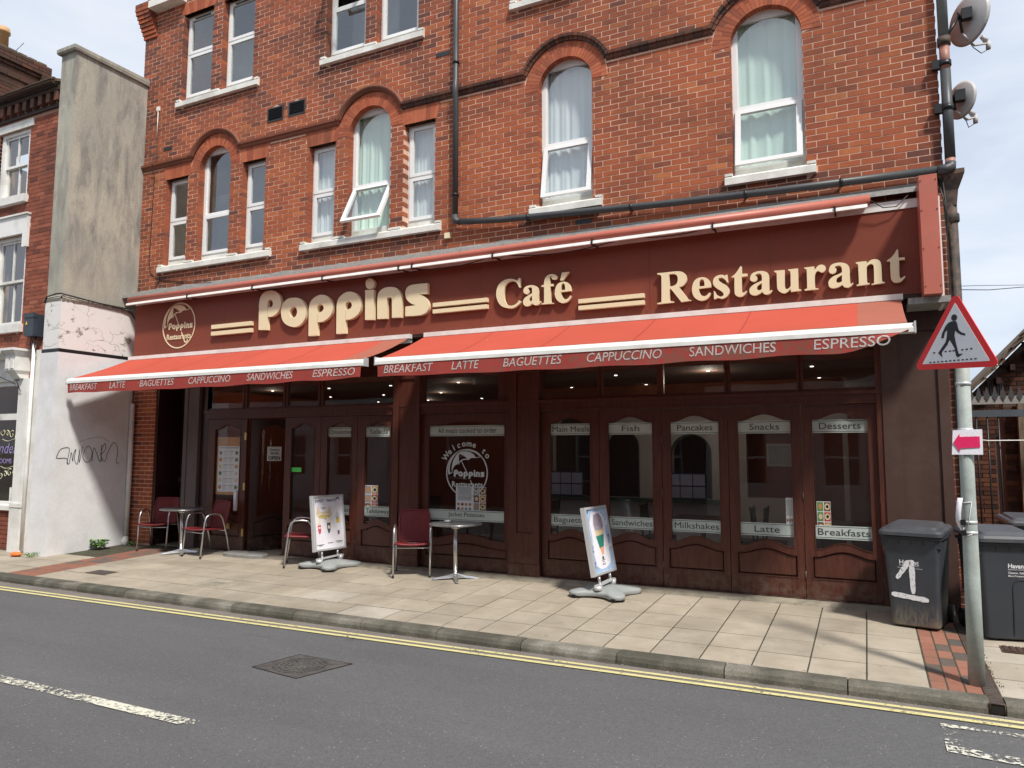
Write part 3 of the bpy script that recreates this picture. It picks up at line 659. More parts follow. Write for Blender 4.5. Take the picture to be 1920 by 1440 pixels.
# ------------------------------------------------------------------ BRICKWORK ENGINE
BL, BH = .2286, .0754
def brick_rows(zlo, zhi, z_ref): 
    k0 = math.ceil((zlo - z_ref) / BH + .5) ; k = k0; out = []
    while z_ref + (k + .5) * BH <= zhi + 1e-6: out.append((k, z_ref + k * BH)); k += 1
    return out
def circ_half(z, cz, r): return sqrt(max(0, r * r - (z - cz) ** 2))
def cutters(openings, z):
    """solid gaps (x0,x1) cut out of a course at height z"""
    res = []
    for o in openings:
        if o[0] == 'r':
            _, x0, x1, z0, z1 = o
            if z0 < z < z1: res.append((x0, x1))
        elif o[0] == 'c':      # ring sector above the springing
            _, cx, cz, r = o
            if z >= cz and z < cz + r: h = circ_half(z, cz, r); res.append((cx - h, cx + h))
        elif o[0] == 'splay':
            _, xa0, xa1, xb0, xb1, z0, z1 = o
            if z0 < z < z1: t = (z - z0) / (z1 - z0); res.append((xa0 + (xb0 - xa0) * t, xa1 + (xb1 - xa1) * t))
    return res
def brick_pieces(x0, x1, zlo, zhi, x_ref, z_ref, openings, skip=None):
    out = []; J = .0115
    for k, zc in brick_rows(zlo, zhi, z_ref):
        zb = zc - BH / 2 + J / 2; zt = zc + BH / 2 - J / 2
        off = x_ref + (BL / 2 if k % 2 else 0)
        i0 = math.floor((x0 - off) / BL); i1 = math.ceil((x1 - off) / BL)
        zs = (zb, zt); cuts = [cutters(openings, z_) for z_ in (zb, zt)]
        cm = cutters(openings, zc)
        for i in range(i0, i1):
            a = max(off + i * BL + J / 2, x0); c = min(off + (i + 1) * BL - J / 2, x1)
            if c - a < .02: continue
            segs = [[(a, c)], [(a, c)]]
            segm = [(a, c)]
            def sub(sg, cu):
                r = []
                for s0, s1 in sg:
                    if cu[1] <= s0 or cu[0] >= s1: r.append((s0, s1)); continue
                    if cu[0] > s0: r.append((s0, cu[0]))
                    if cu[1] < s1: r.append((cu[1], s1))
                return r
            for cu in cm: segm = sub(segm, cu)
            for q in (0, 1):
                for cu in cuts[q]: segs[q] = sub(segs[q], cu)
            if len(segs[0]) == len(segs[1]) == len(segm): pairs = list(zip(segs[0], segs[1]))
            else: pairs = [(s_, s_) for s_ in segm]
            for (b0, b1), (t0, t1) in pairs:
                if max(b1 - b0, t1 - t0) < .018: continue
                if b1 - b0 < .004: b1 = b0 + .004
                if t1 - t0 < .004: t1 = t0 + .004
                out.append((b0, b1, t0, t1, zb, zt))
    return out
def lay_bricks(pieces, parent, mt, yf, depth, nmax=300, cpos=Vector((0, -8.97, 1.88)), tone_fn=None, seed=1, visible=None):
    random.seed(seed)
    def size(p):
        c = Vector(((p[0] + p[1]) / 2, yf, (p[4] + p[5]) / 2)) - cpos
        return (p[1] - p[0]) / c.length_squared
    vis = [p for p in pieces if visible is None or visible(p)]
    vis.sort(key=size, reverse=True); solo = set(vis[:nmax]); cache = {}
    rest = MB()
    for p in pieces:
        b0, b1, t0, t1, zb, zt = p; cx = (b0 + b1) / 2; cz = (zb + zt) / 2
        tn = tone_fn(cx, cz) if tone_fn else random.random()
        dy = random.uniform(-.0015, .0015)
        if p in solo:
            k = (round(b1 - b0, 3), round(t1 - t0, 3), round(t0 - b0, 3), round(zt - zb, 3))
            if k not in cache:
                q = MB(); q.hexa([(b0 - cx, 0, zb - cz), (b1 - cx, 0, zb - cz), (b1 - cx, depth, zb - cz), (b0 - cx, depth, zb - cz), (t0 - cx, 0, zt - cz), (t1 - cx, 0, zt - cz), (t1 - cx, depth, zt - cz), (t0 - cx, depth, zt - cz)])
                cache[k] = q.mesh('brick', mt, recalc=False)
            o = link('brick', cache[k], parent, Matrix.Translation((cx, yf + dy, cz))); o['tone'] = tn
        else:
            rest.tn = tn; y0 = yf + dy
            rest.hexa([(b0, y0, zb), (b1, y0, zb), (b1, yf + depth, zb), (b0, yf + depth, zb), (t0, y0, zt), (t1, y0, zt), (t1, yf + depth, zt), (t0, yf + depth, zt)])
    o = part('brickwork', rest, mt, parent, tones=True, recalc=False); o['kind'] = 'stuff'
    return o

# ------------------------------------------------------------------ THE CAFE BUILDING
bld = thing('cafe_building', 'tall red brick Victorian building with arched white windows above the cafe shopfront', 'building', (-5.6, 3, .25))
XL, XR = -12.28, .862
ZR = 6.845; XREF = .745
# window openings: (x0, x1, zsill, ztop, arch)
WIN = [  # group, x0, x1, z0, ztop(straight) or spring, arched?
    ('a', -11.50, -10.93, 5.25, 6.885, 0), ('a', -10.64, -9.87, 5.25, 6.93, 1), ('a', -9.58, -9.05, 5.25, 6.885, 0),
    ('b', -8.10, -7.55, 5.25, 6.885, 0), ('b', -7.28, -6.47, 5.25, 6.93, 1), ('b', -6.21, -5.66, 5.25, 6.885, 0),
    ('c', -3.96, -3.17, 5.25, 6.94, 1), ('d', -1.355, -.52, 5.25, 6.93, 1),
    ('u', -11.23, -10.45, 8.33, 10.03, 0), ('u', -10.19, -9.43, 8.33, 10.03, 0),
    ('v', -7.79, -7.00, 8.33, 10.03, 0), ('v', -6.77, -5.99, 8.33, 10.03, 0),
    ('w', -4.28, -3.52, 8.33, 10.03, 0), ('x', -1.75, -.95, 8.33, 10.03, 0)]
ops = []
for g_, x0, x1, z0, z1, ar in WIN:
    ops.append(('r', x0, x1, z0, z1))
    if ar:
        c_ = (x0 + x1) / 2; r_ = (x1 - x0) / 2; ops.append(('c', c_, z1, r_ + .225)); ops.append(('r', x0 - .0, x1 + .0, z1 - .01, z1 + .01))
    elif g_ in 'ab': ops.append(('splay', x0 - .03, x1 + .03, x0 - .085, x1 + .085, 6.885, 7.13))
    else: ops.append(('splay', x0 - .03, x1 + .03, x0 - .11, x1 + .11, 10.03, 10.26))
    # sills are let into the wall
SILLS = [(-11.57, -8.86, 5.13, 'a'), (-8.19, -5.53, 5.13, 'b'), (-4.08, -3.03, 5.13, 'c'), (-1.445, -.41, 5.13, 'd'),
         (-11.28, -9.26, 8.21, 'u'), (-7.87, -5.87, 8.21, 'v'), (-4.39, -3.40, 8.21, 'w'), (-1.86, -.84, 8.21, 'x')]
for a_, c_, z_, g_ in SILLS: ops.append(('r', a_, c_, z_, z_ + .115))
ops.append(('r', -20, 9, 7.135, 7.25))                    # string course
VENTS = [(-9.04, -8.69, 7.49, 7.735), (-8.57, -8.21, 7.50, 7.745)]
for v_ in VENTS: ops.append(('r', *v_))
AIRB = [(-11.62, -11.39, 7.46, 7.53, ), (-5.66, -5.42, 7.83, 7.90)]
SHOP = ('r', -11.50, .80, 0, 3.52)
ops.append(SHOP); ops.append(('r', -12.13, .755, 3.52, 4.70))
# mortar core: polygon with recessed holes
holes = []
e_ = .006
for g_, x0, x1, z0, z1, ar in WIN:
    if ar:
        c_ = (x0 + x1) / 2; r_ = (x1 - x0) / 2 + e_
        holes.append([(x0 - e_, z0 - .1), (x1 + e_, z0 - .1)] + arc(c_, z1, r_, 0, pi, 20))
    else: holes.append(rect(x0 - e_, x1 + e_, z0 - .1, z1 + .0))
for v_ in VENTS: holes.append(rect(*v_))
wall_b = MB()
wall_b.plate([(XL + e_, .15), (-11.508, .15), (-11.508, 3.5), (.806, 3.5), (.806, .15), (XR - e_, .15), (XR - e_, 10.95), (XL + e_, 10.95)], holes, .0030, .118)
wall_o = part('wall', wall_b, m_mortar, bld)
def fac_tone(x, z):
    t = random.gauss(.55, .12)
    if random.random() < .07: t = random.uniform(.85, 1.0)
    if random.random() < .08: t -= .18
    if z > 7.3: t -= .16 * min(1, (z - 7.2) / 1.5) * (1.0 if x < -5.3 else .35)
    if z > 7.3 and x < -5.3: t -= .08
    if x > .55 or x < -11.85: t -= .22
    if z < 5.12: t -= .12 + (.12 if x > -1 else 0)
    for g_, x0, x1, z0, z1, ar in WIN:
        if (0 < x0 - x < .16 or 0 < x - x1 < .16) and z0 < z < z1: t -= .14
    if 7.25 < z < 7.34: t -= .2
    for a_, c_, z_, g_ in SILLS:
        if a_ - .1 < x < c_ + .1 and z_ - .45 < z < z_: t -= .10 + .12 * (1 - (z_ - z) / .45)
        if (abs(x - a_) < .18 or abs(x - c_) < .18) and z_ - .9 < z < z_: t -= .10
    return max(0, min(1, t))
pcs = brick_pieces(XL, XR, .2, 10.9, XREF, ZR, ops)
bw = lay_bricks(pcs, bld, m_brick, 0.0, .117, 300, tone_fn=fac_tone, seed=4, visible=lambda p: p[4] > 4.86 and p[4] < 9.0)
# side and back walls, roof
b = MB(); b.box(.52, XR - e_, .1185, 7.5, .1, 10.95); b.box(XL + e_, XL + .35, .1185, 7.5, .1, 10.95); b.box(XL + .35, .52, 7.2, 7.5, .1, 10.95)
part('side_wall', b, m_mortar, bld)
b = MB(); rr = random.Random(2); J = .01
for k in range(int(10.6 / BH)):
    z0 = .25 + k * BH; off = (k % 2) * .114; y = .108 - (.114 if k % 2 else 0)
    while y < 7.4:
        ya = max(y, .108)
        b.tn = max(0, min(1, rr.gauss(.35, .2)))
        if y + BL - J > ya + .02 and z0 < 10.85: b.box(XR - e_ - .001, XR, ya, min(y + BL - J, 7.49), z0, z0 + BH - J)
        y += BL
o = part('side_brickwork', b, m_brick, bld, tones=True, recalc=False); o['kind'] = 'stuff'
b = MB(); b.box(XL - .05, XR + .05, -.06, 7.55, 10.95, 11.05); part('parapet_coping', b, m_sill, bld)
b = MB(); b.box(XL + .35, .52, .33, 7.2, 10.6, 10.7); part('roof', b, m_lead, bld)
# kneeler (corbelled bricks and stone) high on the left corner
b = MB(); rr = random.Random(5)
for i in range(9):
    z0 = 9.80 + i * BH; pr_ = min(.28, .05 + .035 * i)
    for j in range(2):
        b.tn = rr.uniform(.1, .6); b.box(XL - pr_ * .5 + j * .19, XL - pr_ * .5 + j * .19 + .18, -pr_ * .55, .1, z0, z0 + BH - .008)
o = part('kneeler', b, m_brick, bld, tones=True)
b = MB(); b.box(XL + .29, XL + 1.1, -.20, .0, 10.28, 10.42); part('corbel_stone', b, m_sill, bld)

# arches of voussoirs
def voussoirs(cx, cz, r0, r1, n, a0, a1, y0, y1, indiv, seed):
    rr = random.Random(seed); mb = MB()
    for i in range(n):
        t0 = a0 + (a1 - a0) * i / n; t1 = a0 + (a1 - a0) * (i + 1) / n; g = .0022
        split = [(r0, r1)] if i % 2 else [(r0, (r0 + r1) / 2 + .02), ((r0 + r1) / 2 + .026, r1)]
        for (ra, rb) in split:
            q = mb if not indiv else MB(); d0 = g / ra; d1 = g / rb
            pts = [(cx + ra * cos(t0 + d0), cz + ra * sin(t0 + d0)), (cx + rb * cos(t0 + d1), cz + rb * sin(t0 + d1)), (cx + rb * cos(t1 - d1), cz + rb * sin(t1 - d1)), (cx + ra * cos(t1 - d0), cz + ra * sin(t1 - d0))]
            q.tn = rr.uniform(.2, 1.0)
            q.hexa([(p[0], y0, p[1]) for p in pts] + [(p[0], y1, p[1]) for p in pts])
            if indiv: o = part('arch_brick', q, m_gauged, bld); o['tone'] = q.tn
    if not indiv: o = part('arch_brickwork', mb, m_gauged, bld, tones=True); o['kind'] = 'stuff'
def hood(cx, cz, r, n, seed, a0, brickish):
    rr = random.Random(seed); mb = MB(); aa0, aa1 = a0, pi - a0; prof = [(0, 0), (0, -.028), (.03, -.034), (.045, -.062), (.085, -.066), (.095, -.01), (.095, 0)]
    N_ = n if brickish else 1
    for i in range(N_):
        t0 = aa0 + (aa1 - aa0) * i / N_ + (.006 if brickish else 0); t1 = aa0 + (aa1 - aa0) * (i + 1) / N_ - (.006 if brickish else 0)
        mb.tn = rr.uniform(0, .8) if brickish else .95; rs = []; m_ = 2 if brickish else 28
        for j in range(m_ + 1):
            t = t0 + (t1 - t0) * j / m_; rs.append([(cx + (r + a) * cos(t), y_, cz + (r + a) * sin(t)) for a, y_ in prof])
        mb.rings(rs, True, not brickish)
    o = part('hood_mould', mb, m_string, bld, tones=True)
hx = []
for i, (g_, x0, x1, z0, z1, ar) in enumerate(WIN):
    if ar:
        cx = (x0 + x1) / 2; r0 = (x1 - x0) / 2; nv = 30 if g_ in 'cd' else 34
        voussoirs(cx, z1, r0, r0 + .215, nv, -.02, pi + .02, -.004, .10, g_ in 'cd', 30 + i)
        a0 = math.asin((7.19 - z1) / (r0 + .27)); hood(cx, z1, r0 + .222, 22, 60 + i, a0, g_ in 'cd'); hx.append((cx, (r0 + .25) * cos(a0)))
    else:
        rr = random.Random(i); mb = MB(); n = 9; za, zb_ = (6.885, 7.13) if g_ in 'ab' else (10.03, 10.26); dx = .055 if g_ in 'ab' else .08
        for j in range(n):
            mb.tn = rr.uniform(.2, 1); A0 = x0 - .03; A1 = x1 + .03; B0 = x0 - .03 - dx; B1 = x1 + .03 + dx
            a = A0 + (A1 - A0) * j / n + .002; a2 = A0 + (A1 - A0) * (j + 1) / n - .002; c = B0 + (B1 - B0) * j / n + .002; c2 = B0 + (B1 - B0) * (j + 1) / n - .002
            mb.hexa([(a, -.004, za), (a2, -.004, za), (a2, .10, za), (a, .10, za), (c, -.004, zb_), (c2, -.004, zb_), (c2, .10, zb_), (c, .10, zb_)])
        o = part('flat_arch', mb, m_gauged, bld, tones=True)
# string course between the hoods: moulded bricks on the right wing, plain moulding on the left
prof = [(7.135, .05), (7.135, -.012), (7.155, -.028), (7.185, -.034), (7.20, -.062), (7.24, -.066), (7.25, -.01), (7.25, .05)]
hx.sort(); edges = [XL - .06]
for cx, h in hx: edges += [cx - h, cx + h]
edges.append(XR + .02)
for i in range(0, len(edges), 2):
    x0, x1 = edges[i], edges[i + 1]; mb = MB(); rr = random.Random(i); brk = x0 > -6.3
    n = max(1, round((x1 - x0) / .115)) if brk else 1
    for j in range(n):
        a = x0 + (x1 - x0) * j / n + (.003 if brk else 0); c = x0 + (x1 - x0) * (j + 1) / n - (.003 if brk else 0); mb.tn = rr.uniform(0, .7) if brk else .95
        mb.rings([[(a, y, z) for z, y in prof], [(c, y, z) for z, y in prof]], True, False)
    part('string_course', mb, m_string, bld, tones=True)
# sills with stooled ends
for a_, c_, z_, g_ in SILLS:
    mb = MB(); zt = z_ + .115
    mb.rings([[(a_, -.075, z_), (a_, -.06, z_), (a_, .12, z_), (a_, .12, zt), (a_, -.03, zt), (a_, -.075, zt - .03)], [(c_, -.075, z_), (c_, -.06, z_), (c_, .12, z_), (c_, .12, zt), (c_, -.03, zt), (c_, -.075, zt - .03)]], True, False)
    st = [a_, c_ - .09]
    for g2, x0, x1, z0, z1, ar in WIN:
        if g2 == g_:
            for xx in (x1,):
                if xx < c_ - .2: st.append(xx + .02)
    for s_ in st: mb.box(s_, s_ + (.09 if s_ in (a_, c_ - .09) else .22), -.055, .0, zt, zt + .03)
    part('window_sill', mb, m_sill, bld)
# louvred vents and air bricks
for v_ in VENTS:
    mb = MB(); x0, x1, z0, z1 = v_
    mb.plate(rect(*v_), [rect(x0 + .02, x1 - .02, z0 + .02, z1 - .02)], -.012, .05)
    mb.box(x0 + .02, x1 - .02, .04, .05, z0 + .02, z1 - .02)
    g = part('vent_grille', mb, m_louvre, bld)
    for i in range(7):
        z = z0 + .028 + i * .029; q = MB(); q.hexa([(x0 + .02, -.012, z), (x1 - .02, -.012, z), (x1 - .02, .02, z + .018), (x0 + .02, .02, z + .018), (x0 + .02, -.012, z + .005), (x1 - .02, -.012, z + .005), (x1 - .02, .02, z + .023), (x0 + .02, .02, z + .023)])
        part('slat', q, m_louvre, g)
for x0, x1, z0, z1 in AIRB + [(-3.42, -3.19, 4.925, 4.985)]:
    mb = MB(); mb.box(x0, x1, -.006, .0, z0, z1)
    for i in range(7):
        for j in range(2): mb.box(x0 + .015 + i * .03, x0 + .033 + i * .03, -.008, -.005, z0 + .012 + j * .028, z0 + .03 + j * .028)
    part('air_brick', mb, m_louvre, bld)
b = MB(); b.box(-5.45, -5.36, -.05, 0, 4.99, 5.07); part('alarm_box', b, m_cream, bld)

# windows
def curtain(x0, x1, z0, z1, y, par, mt, seed, amp=.022, gap=None):
    rr = random.Random(seed); n = 60; rs = []; ph = [rr.uniform(0, 6) for _ in range(4)]
    b = MB(); top = []; bot = []
    for i in range(n + 1):
        t = i / n; x = x0 + (x1 - x0) * t
        d = amp * (sin(t * 38 + ph[0]) + .6 * sin(t * 71 + ph[1])) * .35; d2 = amp * .55 * (sin(t * 36 + ph[2]) + .7 * sin(t * 68 + ph[3]))
        top.append((x, y + d, z1)); bot.append((x + .01 * sin(t * 20 + ph[1]), y + d2, z0))
    for i in range(n): b.face([bot[i], bot[i + 1], top[i + 1], top[i]], True)
    return part('curtain', b, mt, par, recalc=False)
FY = .122
def window(x0, x1, z0, z1, ar, zt=6.10, open_low=0., open_up=0., cur=None, seed=0, trickle=False, deep=True):
    """white upvc window: outer frame, transom, sashes, panes; z0 = bottom of frame"""
    cx = (x0 + x1) / 2; r = (x1 - x0) / 2; F = .058
    ztop = z1 + (r - .01 if ar else 0)
    outer = rect(x0 - .01, x1 + .01, z0, ztop + .02)
    up = rect(x0 + F, x1 - F, zt + .03, ztop - F)
    lo = rect(x0 + F, x1 - F, z0 + F, zt - .03)
    b = MB(); b.plate(outer, [up, lo], FY, FY + .07)
    fr = part('window', b, m_upvc, bld)
    # upper light
    def sash(nm, pts_out, pts_in, yy, tilt=0., hinge_z=None):
        q = MB(); hz = hinge_z or 0
        def fn(x, y, z):
            if not tilt: return (x, y, z)
            d = z - hz; dy = y - (FY)
            return (x, FY + dy * cos(tilt) + d * sin(tilt), hz + d * cos(tilt) - dy * sin(tilt))
        q.plate(pts_out, [pts_in], yy, yy + .045, fn); s = part(nm, q, m_upvc, fr)
        g = MB(); g.plate(pts_in, [], yy + .02, None, fn); part('pane', g, m_glass, fr, recalc=False)
    S = .05
    if ar:
        a_in = rect(x0 + F + S * .35, x1 - F - S * .35, zt + .05, ztop - F - S * .35)
        a_out = rect(x0 + F + .001, x1 - F - .001, zt + .031, ztop - F - .001)
        sash('bead', a_out, a_in, FY + .012)
    else:
        yy = FY - .02; sash('sash', rect(x0 + .03, x1 - .03, zt + .012, z1 - .03), rect(x0 + .03 + S + .02, x1 - .03 - S - .02, zt + .012 + S, z1 - .03 - S), yy, -open_up, z1 - .03)
    yy = FY - .02
    sash('sash', rect(x0 + .03, x1 - .03, z0 + .03, zt - .012), rect(x0 + .03 + S + .015, x1 - .03 - S - .015, z0 + .03 + S, zt - .012 - S), yy, open_low, zt - .012)
    if trickle:
        q = MB(); q.box(cx - .2, cx + .2, FY - .034, FY - .021, z1 - .072, z1 - .05); part('trickle_vent', q, m_louvre, fr)
    # room behind: dark lining and curtains
    q = MB(); q.box(x0 - .3, x1 + .3, FY + .9, FY + .92, z0, z1 + (r if ar else 0)); part('room_lining', q, m_room, fr)
    q = MB(); q.box(x0 - .02, x1 + .02, FY + .075, FY + .30, z0 - .02, z0 + .02); part('inner_sill', q, m_upvc, fr)
    if cur: curtain(x0 - .05, x1 + .05, z0 + .03, z1 + (r * .98 if ar else 0), FY + .115, fr, cur, seed)
    return fr
m_room = mat('dim_room_wall', (.42, .45, .48), .9)
m_room_dark = mat('dark_room', (.05, .045, .04), .9)
window(-11.50, -10.93, 5.36, 6.885, 0, 6.10, seed=1)
window(-10.64, -9.87, 5.36, 6.93, 1, 6.10, seed=2)
window(-9.58, -9.05, 5.36, 6.885, 0, 6.10, seed=3)
window(-8.10, -7.55, 5.36, 6.885, 0, 6.10, cur=m_curtain_w, seed=4)
window(-7.28, -6.47, 5.33, 6.93, 1, 6.08, open_low=radians(27), cur=m_curtain, seed=5)
window(-6.21, -5.66, 5.36, 6.885, 0, 6.07, cur=m_curtain_w, seed=6)
window(-3.96, -3.17, 5.34, 6.94, 1, 6.14, open_low=radians(9), cur=m_curtain_w, seed=7)
window(-1.355, -.52, 5.34, 6.93, 1, 6.13, open_low=radians(9), cur=m_curtain, seed=8)
window(-11.23, -10.45, 8.42, 10.03, 0, 9.28, trickle=True, seed=9)
window(-10.19, -9.43, 8.42, 10.03, 0, 9.28, trickle=True, seed=10)
window(-7.79, -7.00, 8.42, 10.03, 0, 9.24, open_up=radians(-34), seed=11)
window(-6.77, -5.99, 8.42, 10.03, 0, 9.28, seed=12)
window(-4.28, -3.52, 8.42, 10.03, 0, 9.28, seed=13)
window(-1.75, -.95, 8.42, 10.03, 0, 9.28, seed=14)
# cement fillets under the frames
for (x0, x1, z0) in [(w_[1], w_[2], w_[3]) for w_ in WIN]:
    q = MB(); q.box(x0, x1, FY - .005, FY + .06, z0 - .01, z0 + .115); part('cement_fillet', q, m_sill, bld)
# lead flashing over the sign
random.seed(31); b = MB(); prev = None; x = -12.14
while x < .80:
    zt = 4.845 + random.uniform(-.016, .012); cur = [(x, -.004, zt), (x, -.012 - random.uniform(0, .006), 4.80), (x, -.15, 4.745 + random.uniform(-.01, .01)), (x, -.30, 4.72), (x, -.31, 4.66)]
    if prev:
        for i in range(4): b.face([prev[i], cur[i], cur[i + 1], prev[i + 1]])
    prev = cur; x += .11
part('lead_flashing', b, m_lead, bld, recalc=False)

# ------------------------------------------------------------------ SHOP SIGN
sign = thing('shop_sign', 'long maroon fascia sign with raised cream letters reading Poppins Café Restaurant', 'shop sign', (-5.6, -.2, 3.57))
FYS = -.25
b = MB(); b.box(-11.83, .585, FYS, -.012, 3.565, 4.50); part('fascia_board', b, m_fascia, sign)
b = MB()
for xx in (-9.6, -7.1, -4.72, -2.35, -.93): b.box(xx - .0015, xx + .0015, FYS - .0008, FYS, 3.57, 4.50)
part('panel_joint', b, m_mahog_dark, sign)
b = MB()
rr = random.Random(8)
for i in range(26): x = -11.7 + i * .49; b.cyl((x, FYS - .004, 3.61), (x, FYS, 3.61), .006, 6)
part('screw', b, m_dark, sign)
b = MB(); b.box(-11.83, .585, FYS - .012, -.02, 4.503, 4.60); part('top_strip', b, m_whitetrim, sign)
b = MB(); b.tube([(-11.78, -.42, 4.565), (-9, -.42, 4.578), (-6, -.42, 4.575), (-3, -.42, 4.597), (.13, -.42, 4.600)], .055, 16); b.hexa([(-11.78, -.40, 4.60), (.13, -.40, 4.63), (.13, -.27, 4.64), (-11.78, -.27, 4.61), (-11.78, -.40, 4.603), (.13, -.40, 4.638), (.13, -.27, 4.648), (-11.78, -.27, 4.618)]); part('light_trough', b, m_pinkred, sign)
b = MB(); b.hexa([(-11.80, -.480, 4.466), (.10, -.480, 4.503), (.10, -.44, 4.503), (-11.80, -.44, 4.466), (-11.80, -.468, 4.506), (.10, -.468, 4.544), (.10, -.44, 4.544), (-11.80, -.44, 4.506)]); part('white_channel', b, m_whitetrim, sign)
for x in (-10.25, -8.77, -7.34, -5.95, -5.72, -4.43, -3.02, -1.53, -.22):
    b = MB(); zz = 4.50 + (x + 11.8) * .003; b.box(x - .010, x + .010, -.490, -.440, zz - .055, zz + .02); b.hexa([(x - .01, -.44, zz - .03), (x + .01, -.44, zz - .03), (x + .01, -.25, zz - .03), (x - .01, -.25, zz - .03), (x - .01, -.44, zz - .015), (x + .01, -.44, zz - .015), (x + .01, -.25, zz - .015), (x - .01, -.25, zz - .015)])
    part('trough_bracket', b, m_mahog_dark, sign)
b = MB(); pts = []
for (x0, x1, sg) in ((-6.0, -4.43, .10), (-4.43, -2.6, .09), (-2.6, -1.5, .05)):
    b.tube([(x0 + (x1 - x0) * i / 12, -.38, 4.545 - sg * 4 * (i / 12) * (1 - i / 12)) for i in range(13)], .007, 5)
b.tube([(.12, -.36, 4.62), (.25, -.33, 4.52), (.38, -.31, 4.52), (.56, -.28, 4.70)], .006, 5)
part('loose_cable', b, m_cable, sign)
# end box
b = MB(); b.box(.578, .742, -.62, -.01, 3.48, 4.72); part('end_box', b, m_pinkred, sign)
b = MB()
for z in (3.56, 3.95, 4.35, 4.66):
    for x in (.592, .728): b.cyl((x, -.626, z), (x, -.62, z), .006, 6)
part('rivet', b, m_mahog_dark, sign)
b = MB(); b.box(.742, .775, -.40, -.01, 3.40, 4.55); part('side_flashing', b, m_whitetrim, sign)
# raised letters
dx_l = 0
for nm, outs in GLYPHS:
    loops = [smooth_loop(o, 5) for o in outs]; b = MB()
    th = .085 if nm in ('P', 'o', 'p', 'dot', 'i') or (nm in ('n', 's') and float(outs[0].split(',')[0]) < -5000) else .055
    b.plate(loops[0], loops[1:], -.31, -.31 + th * .72, None)
    xs_ = [p[0] for p in loops[0]]; cxx = sum(xs_) / len(xs_)
    part('letter', b, m_cream, sign)
for (x0, x1, z0, z1) in ((-9.84, -8.94, 3.805, 4.0), (-5.47, -4.60, 3.825, 3.99), (-3.27, -2.41, 3.69, 3.845)):
    h = (z1 - z0) * .34
    for za in (z0 + .008, z1 - h - .008):
        b = MB(); b.box(x0, x1, -.31, -.25, za, za + h); part('double_bar', b, m_cream, sign)
# logo: ring, umbrella and words
def logo(cx, cz, y, sc, mt, parent, ring=.405, squeeze=1.0, words=True, flat=.006):
    b = MB(); r = ring * sc
    b.plate(arc(cx, cz, r, 0, 2 * pi, 56)[:-1], [arc(cx, cz, r - .020 * sc, 0, 2 * pi, 56)[:-1]], y, y + flat)
    for l in LOGO: b.plate([(cx + p[0] * sc, cz + p[1] * sc) for p in smooth_loop(l, 4)], [], y, y + flat)
    o = part('logo', b, mt, parent)
    def gl(i, ox, oz, s_):
        nm, outs = GLYPHS[i]; q = MB(); loops = [smooth_loop(k, 3) for k in outs]
        x0 = -8.83; zb = 3.84; q.plate([(ox + (p[0] - x0) * s_, oz + (p[1] - zb) * s_) for p in loops[0]], [[(ox + (p[0] - x0) * s_, oz + (p[1] - zb) * s_) for p in l] for l in loops[1:]], y - .001, y + flat - .001); return q
    if words:
        i0 = [i for i, g in enumerate(GLYPHS) if g[0] == 'P'][0]; q = MB(); s_ = .60 * sc / 3.27
        for i in range(i0, i0 + 8):
            g = gl(i, cx - .262 * sc, cz - .062 * sc, s_); n = len(q.v); q.v += g.v; q.f += [[n + k for k in f] for f in g.f]; q.t += g.t; q.smooth += g.smooth
        part('logo_word', q, mt, parent)
        lettering('Restaurants', cx - .285 * sc, cx + .31 * sc, cz - .245 * sc, cz - .145 * sc, y - .001, mt, parent, bold=.022, name='logo_word')
logo(-10.69, 4.06, -.258, 1.0, m_cream, sign)

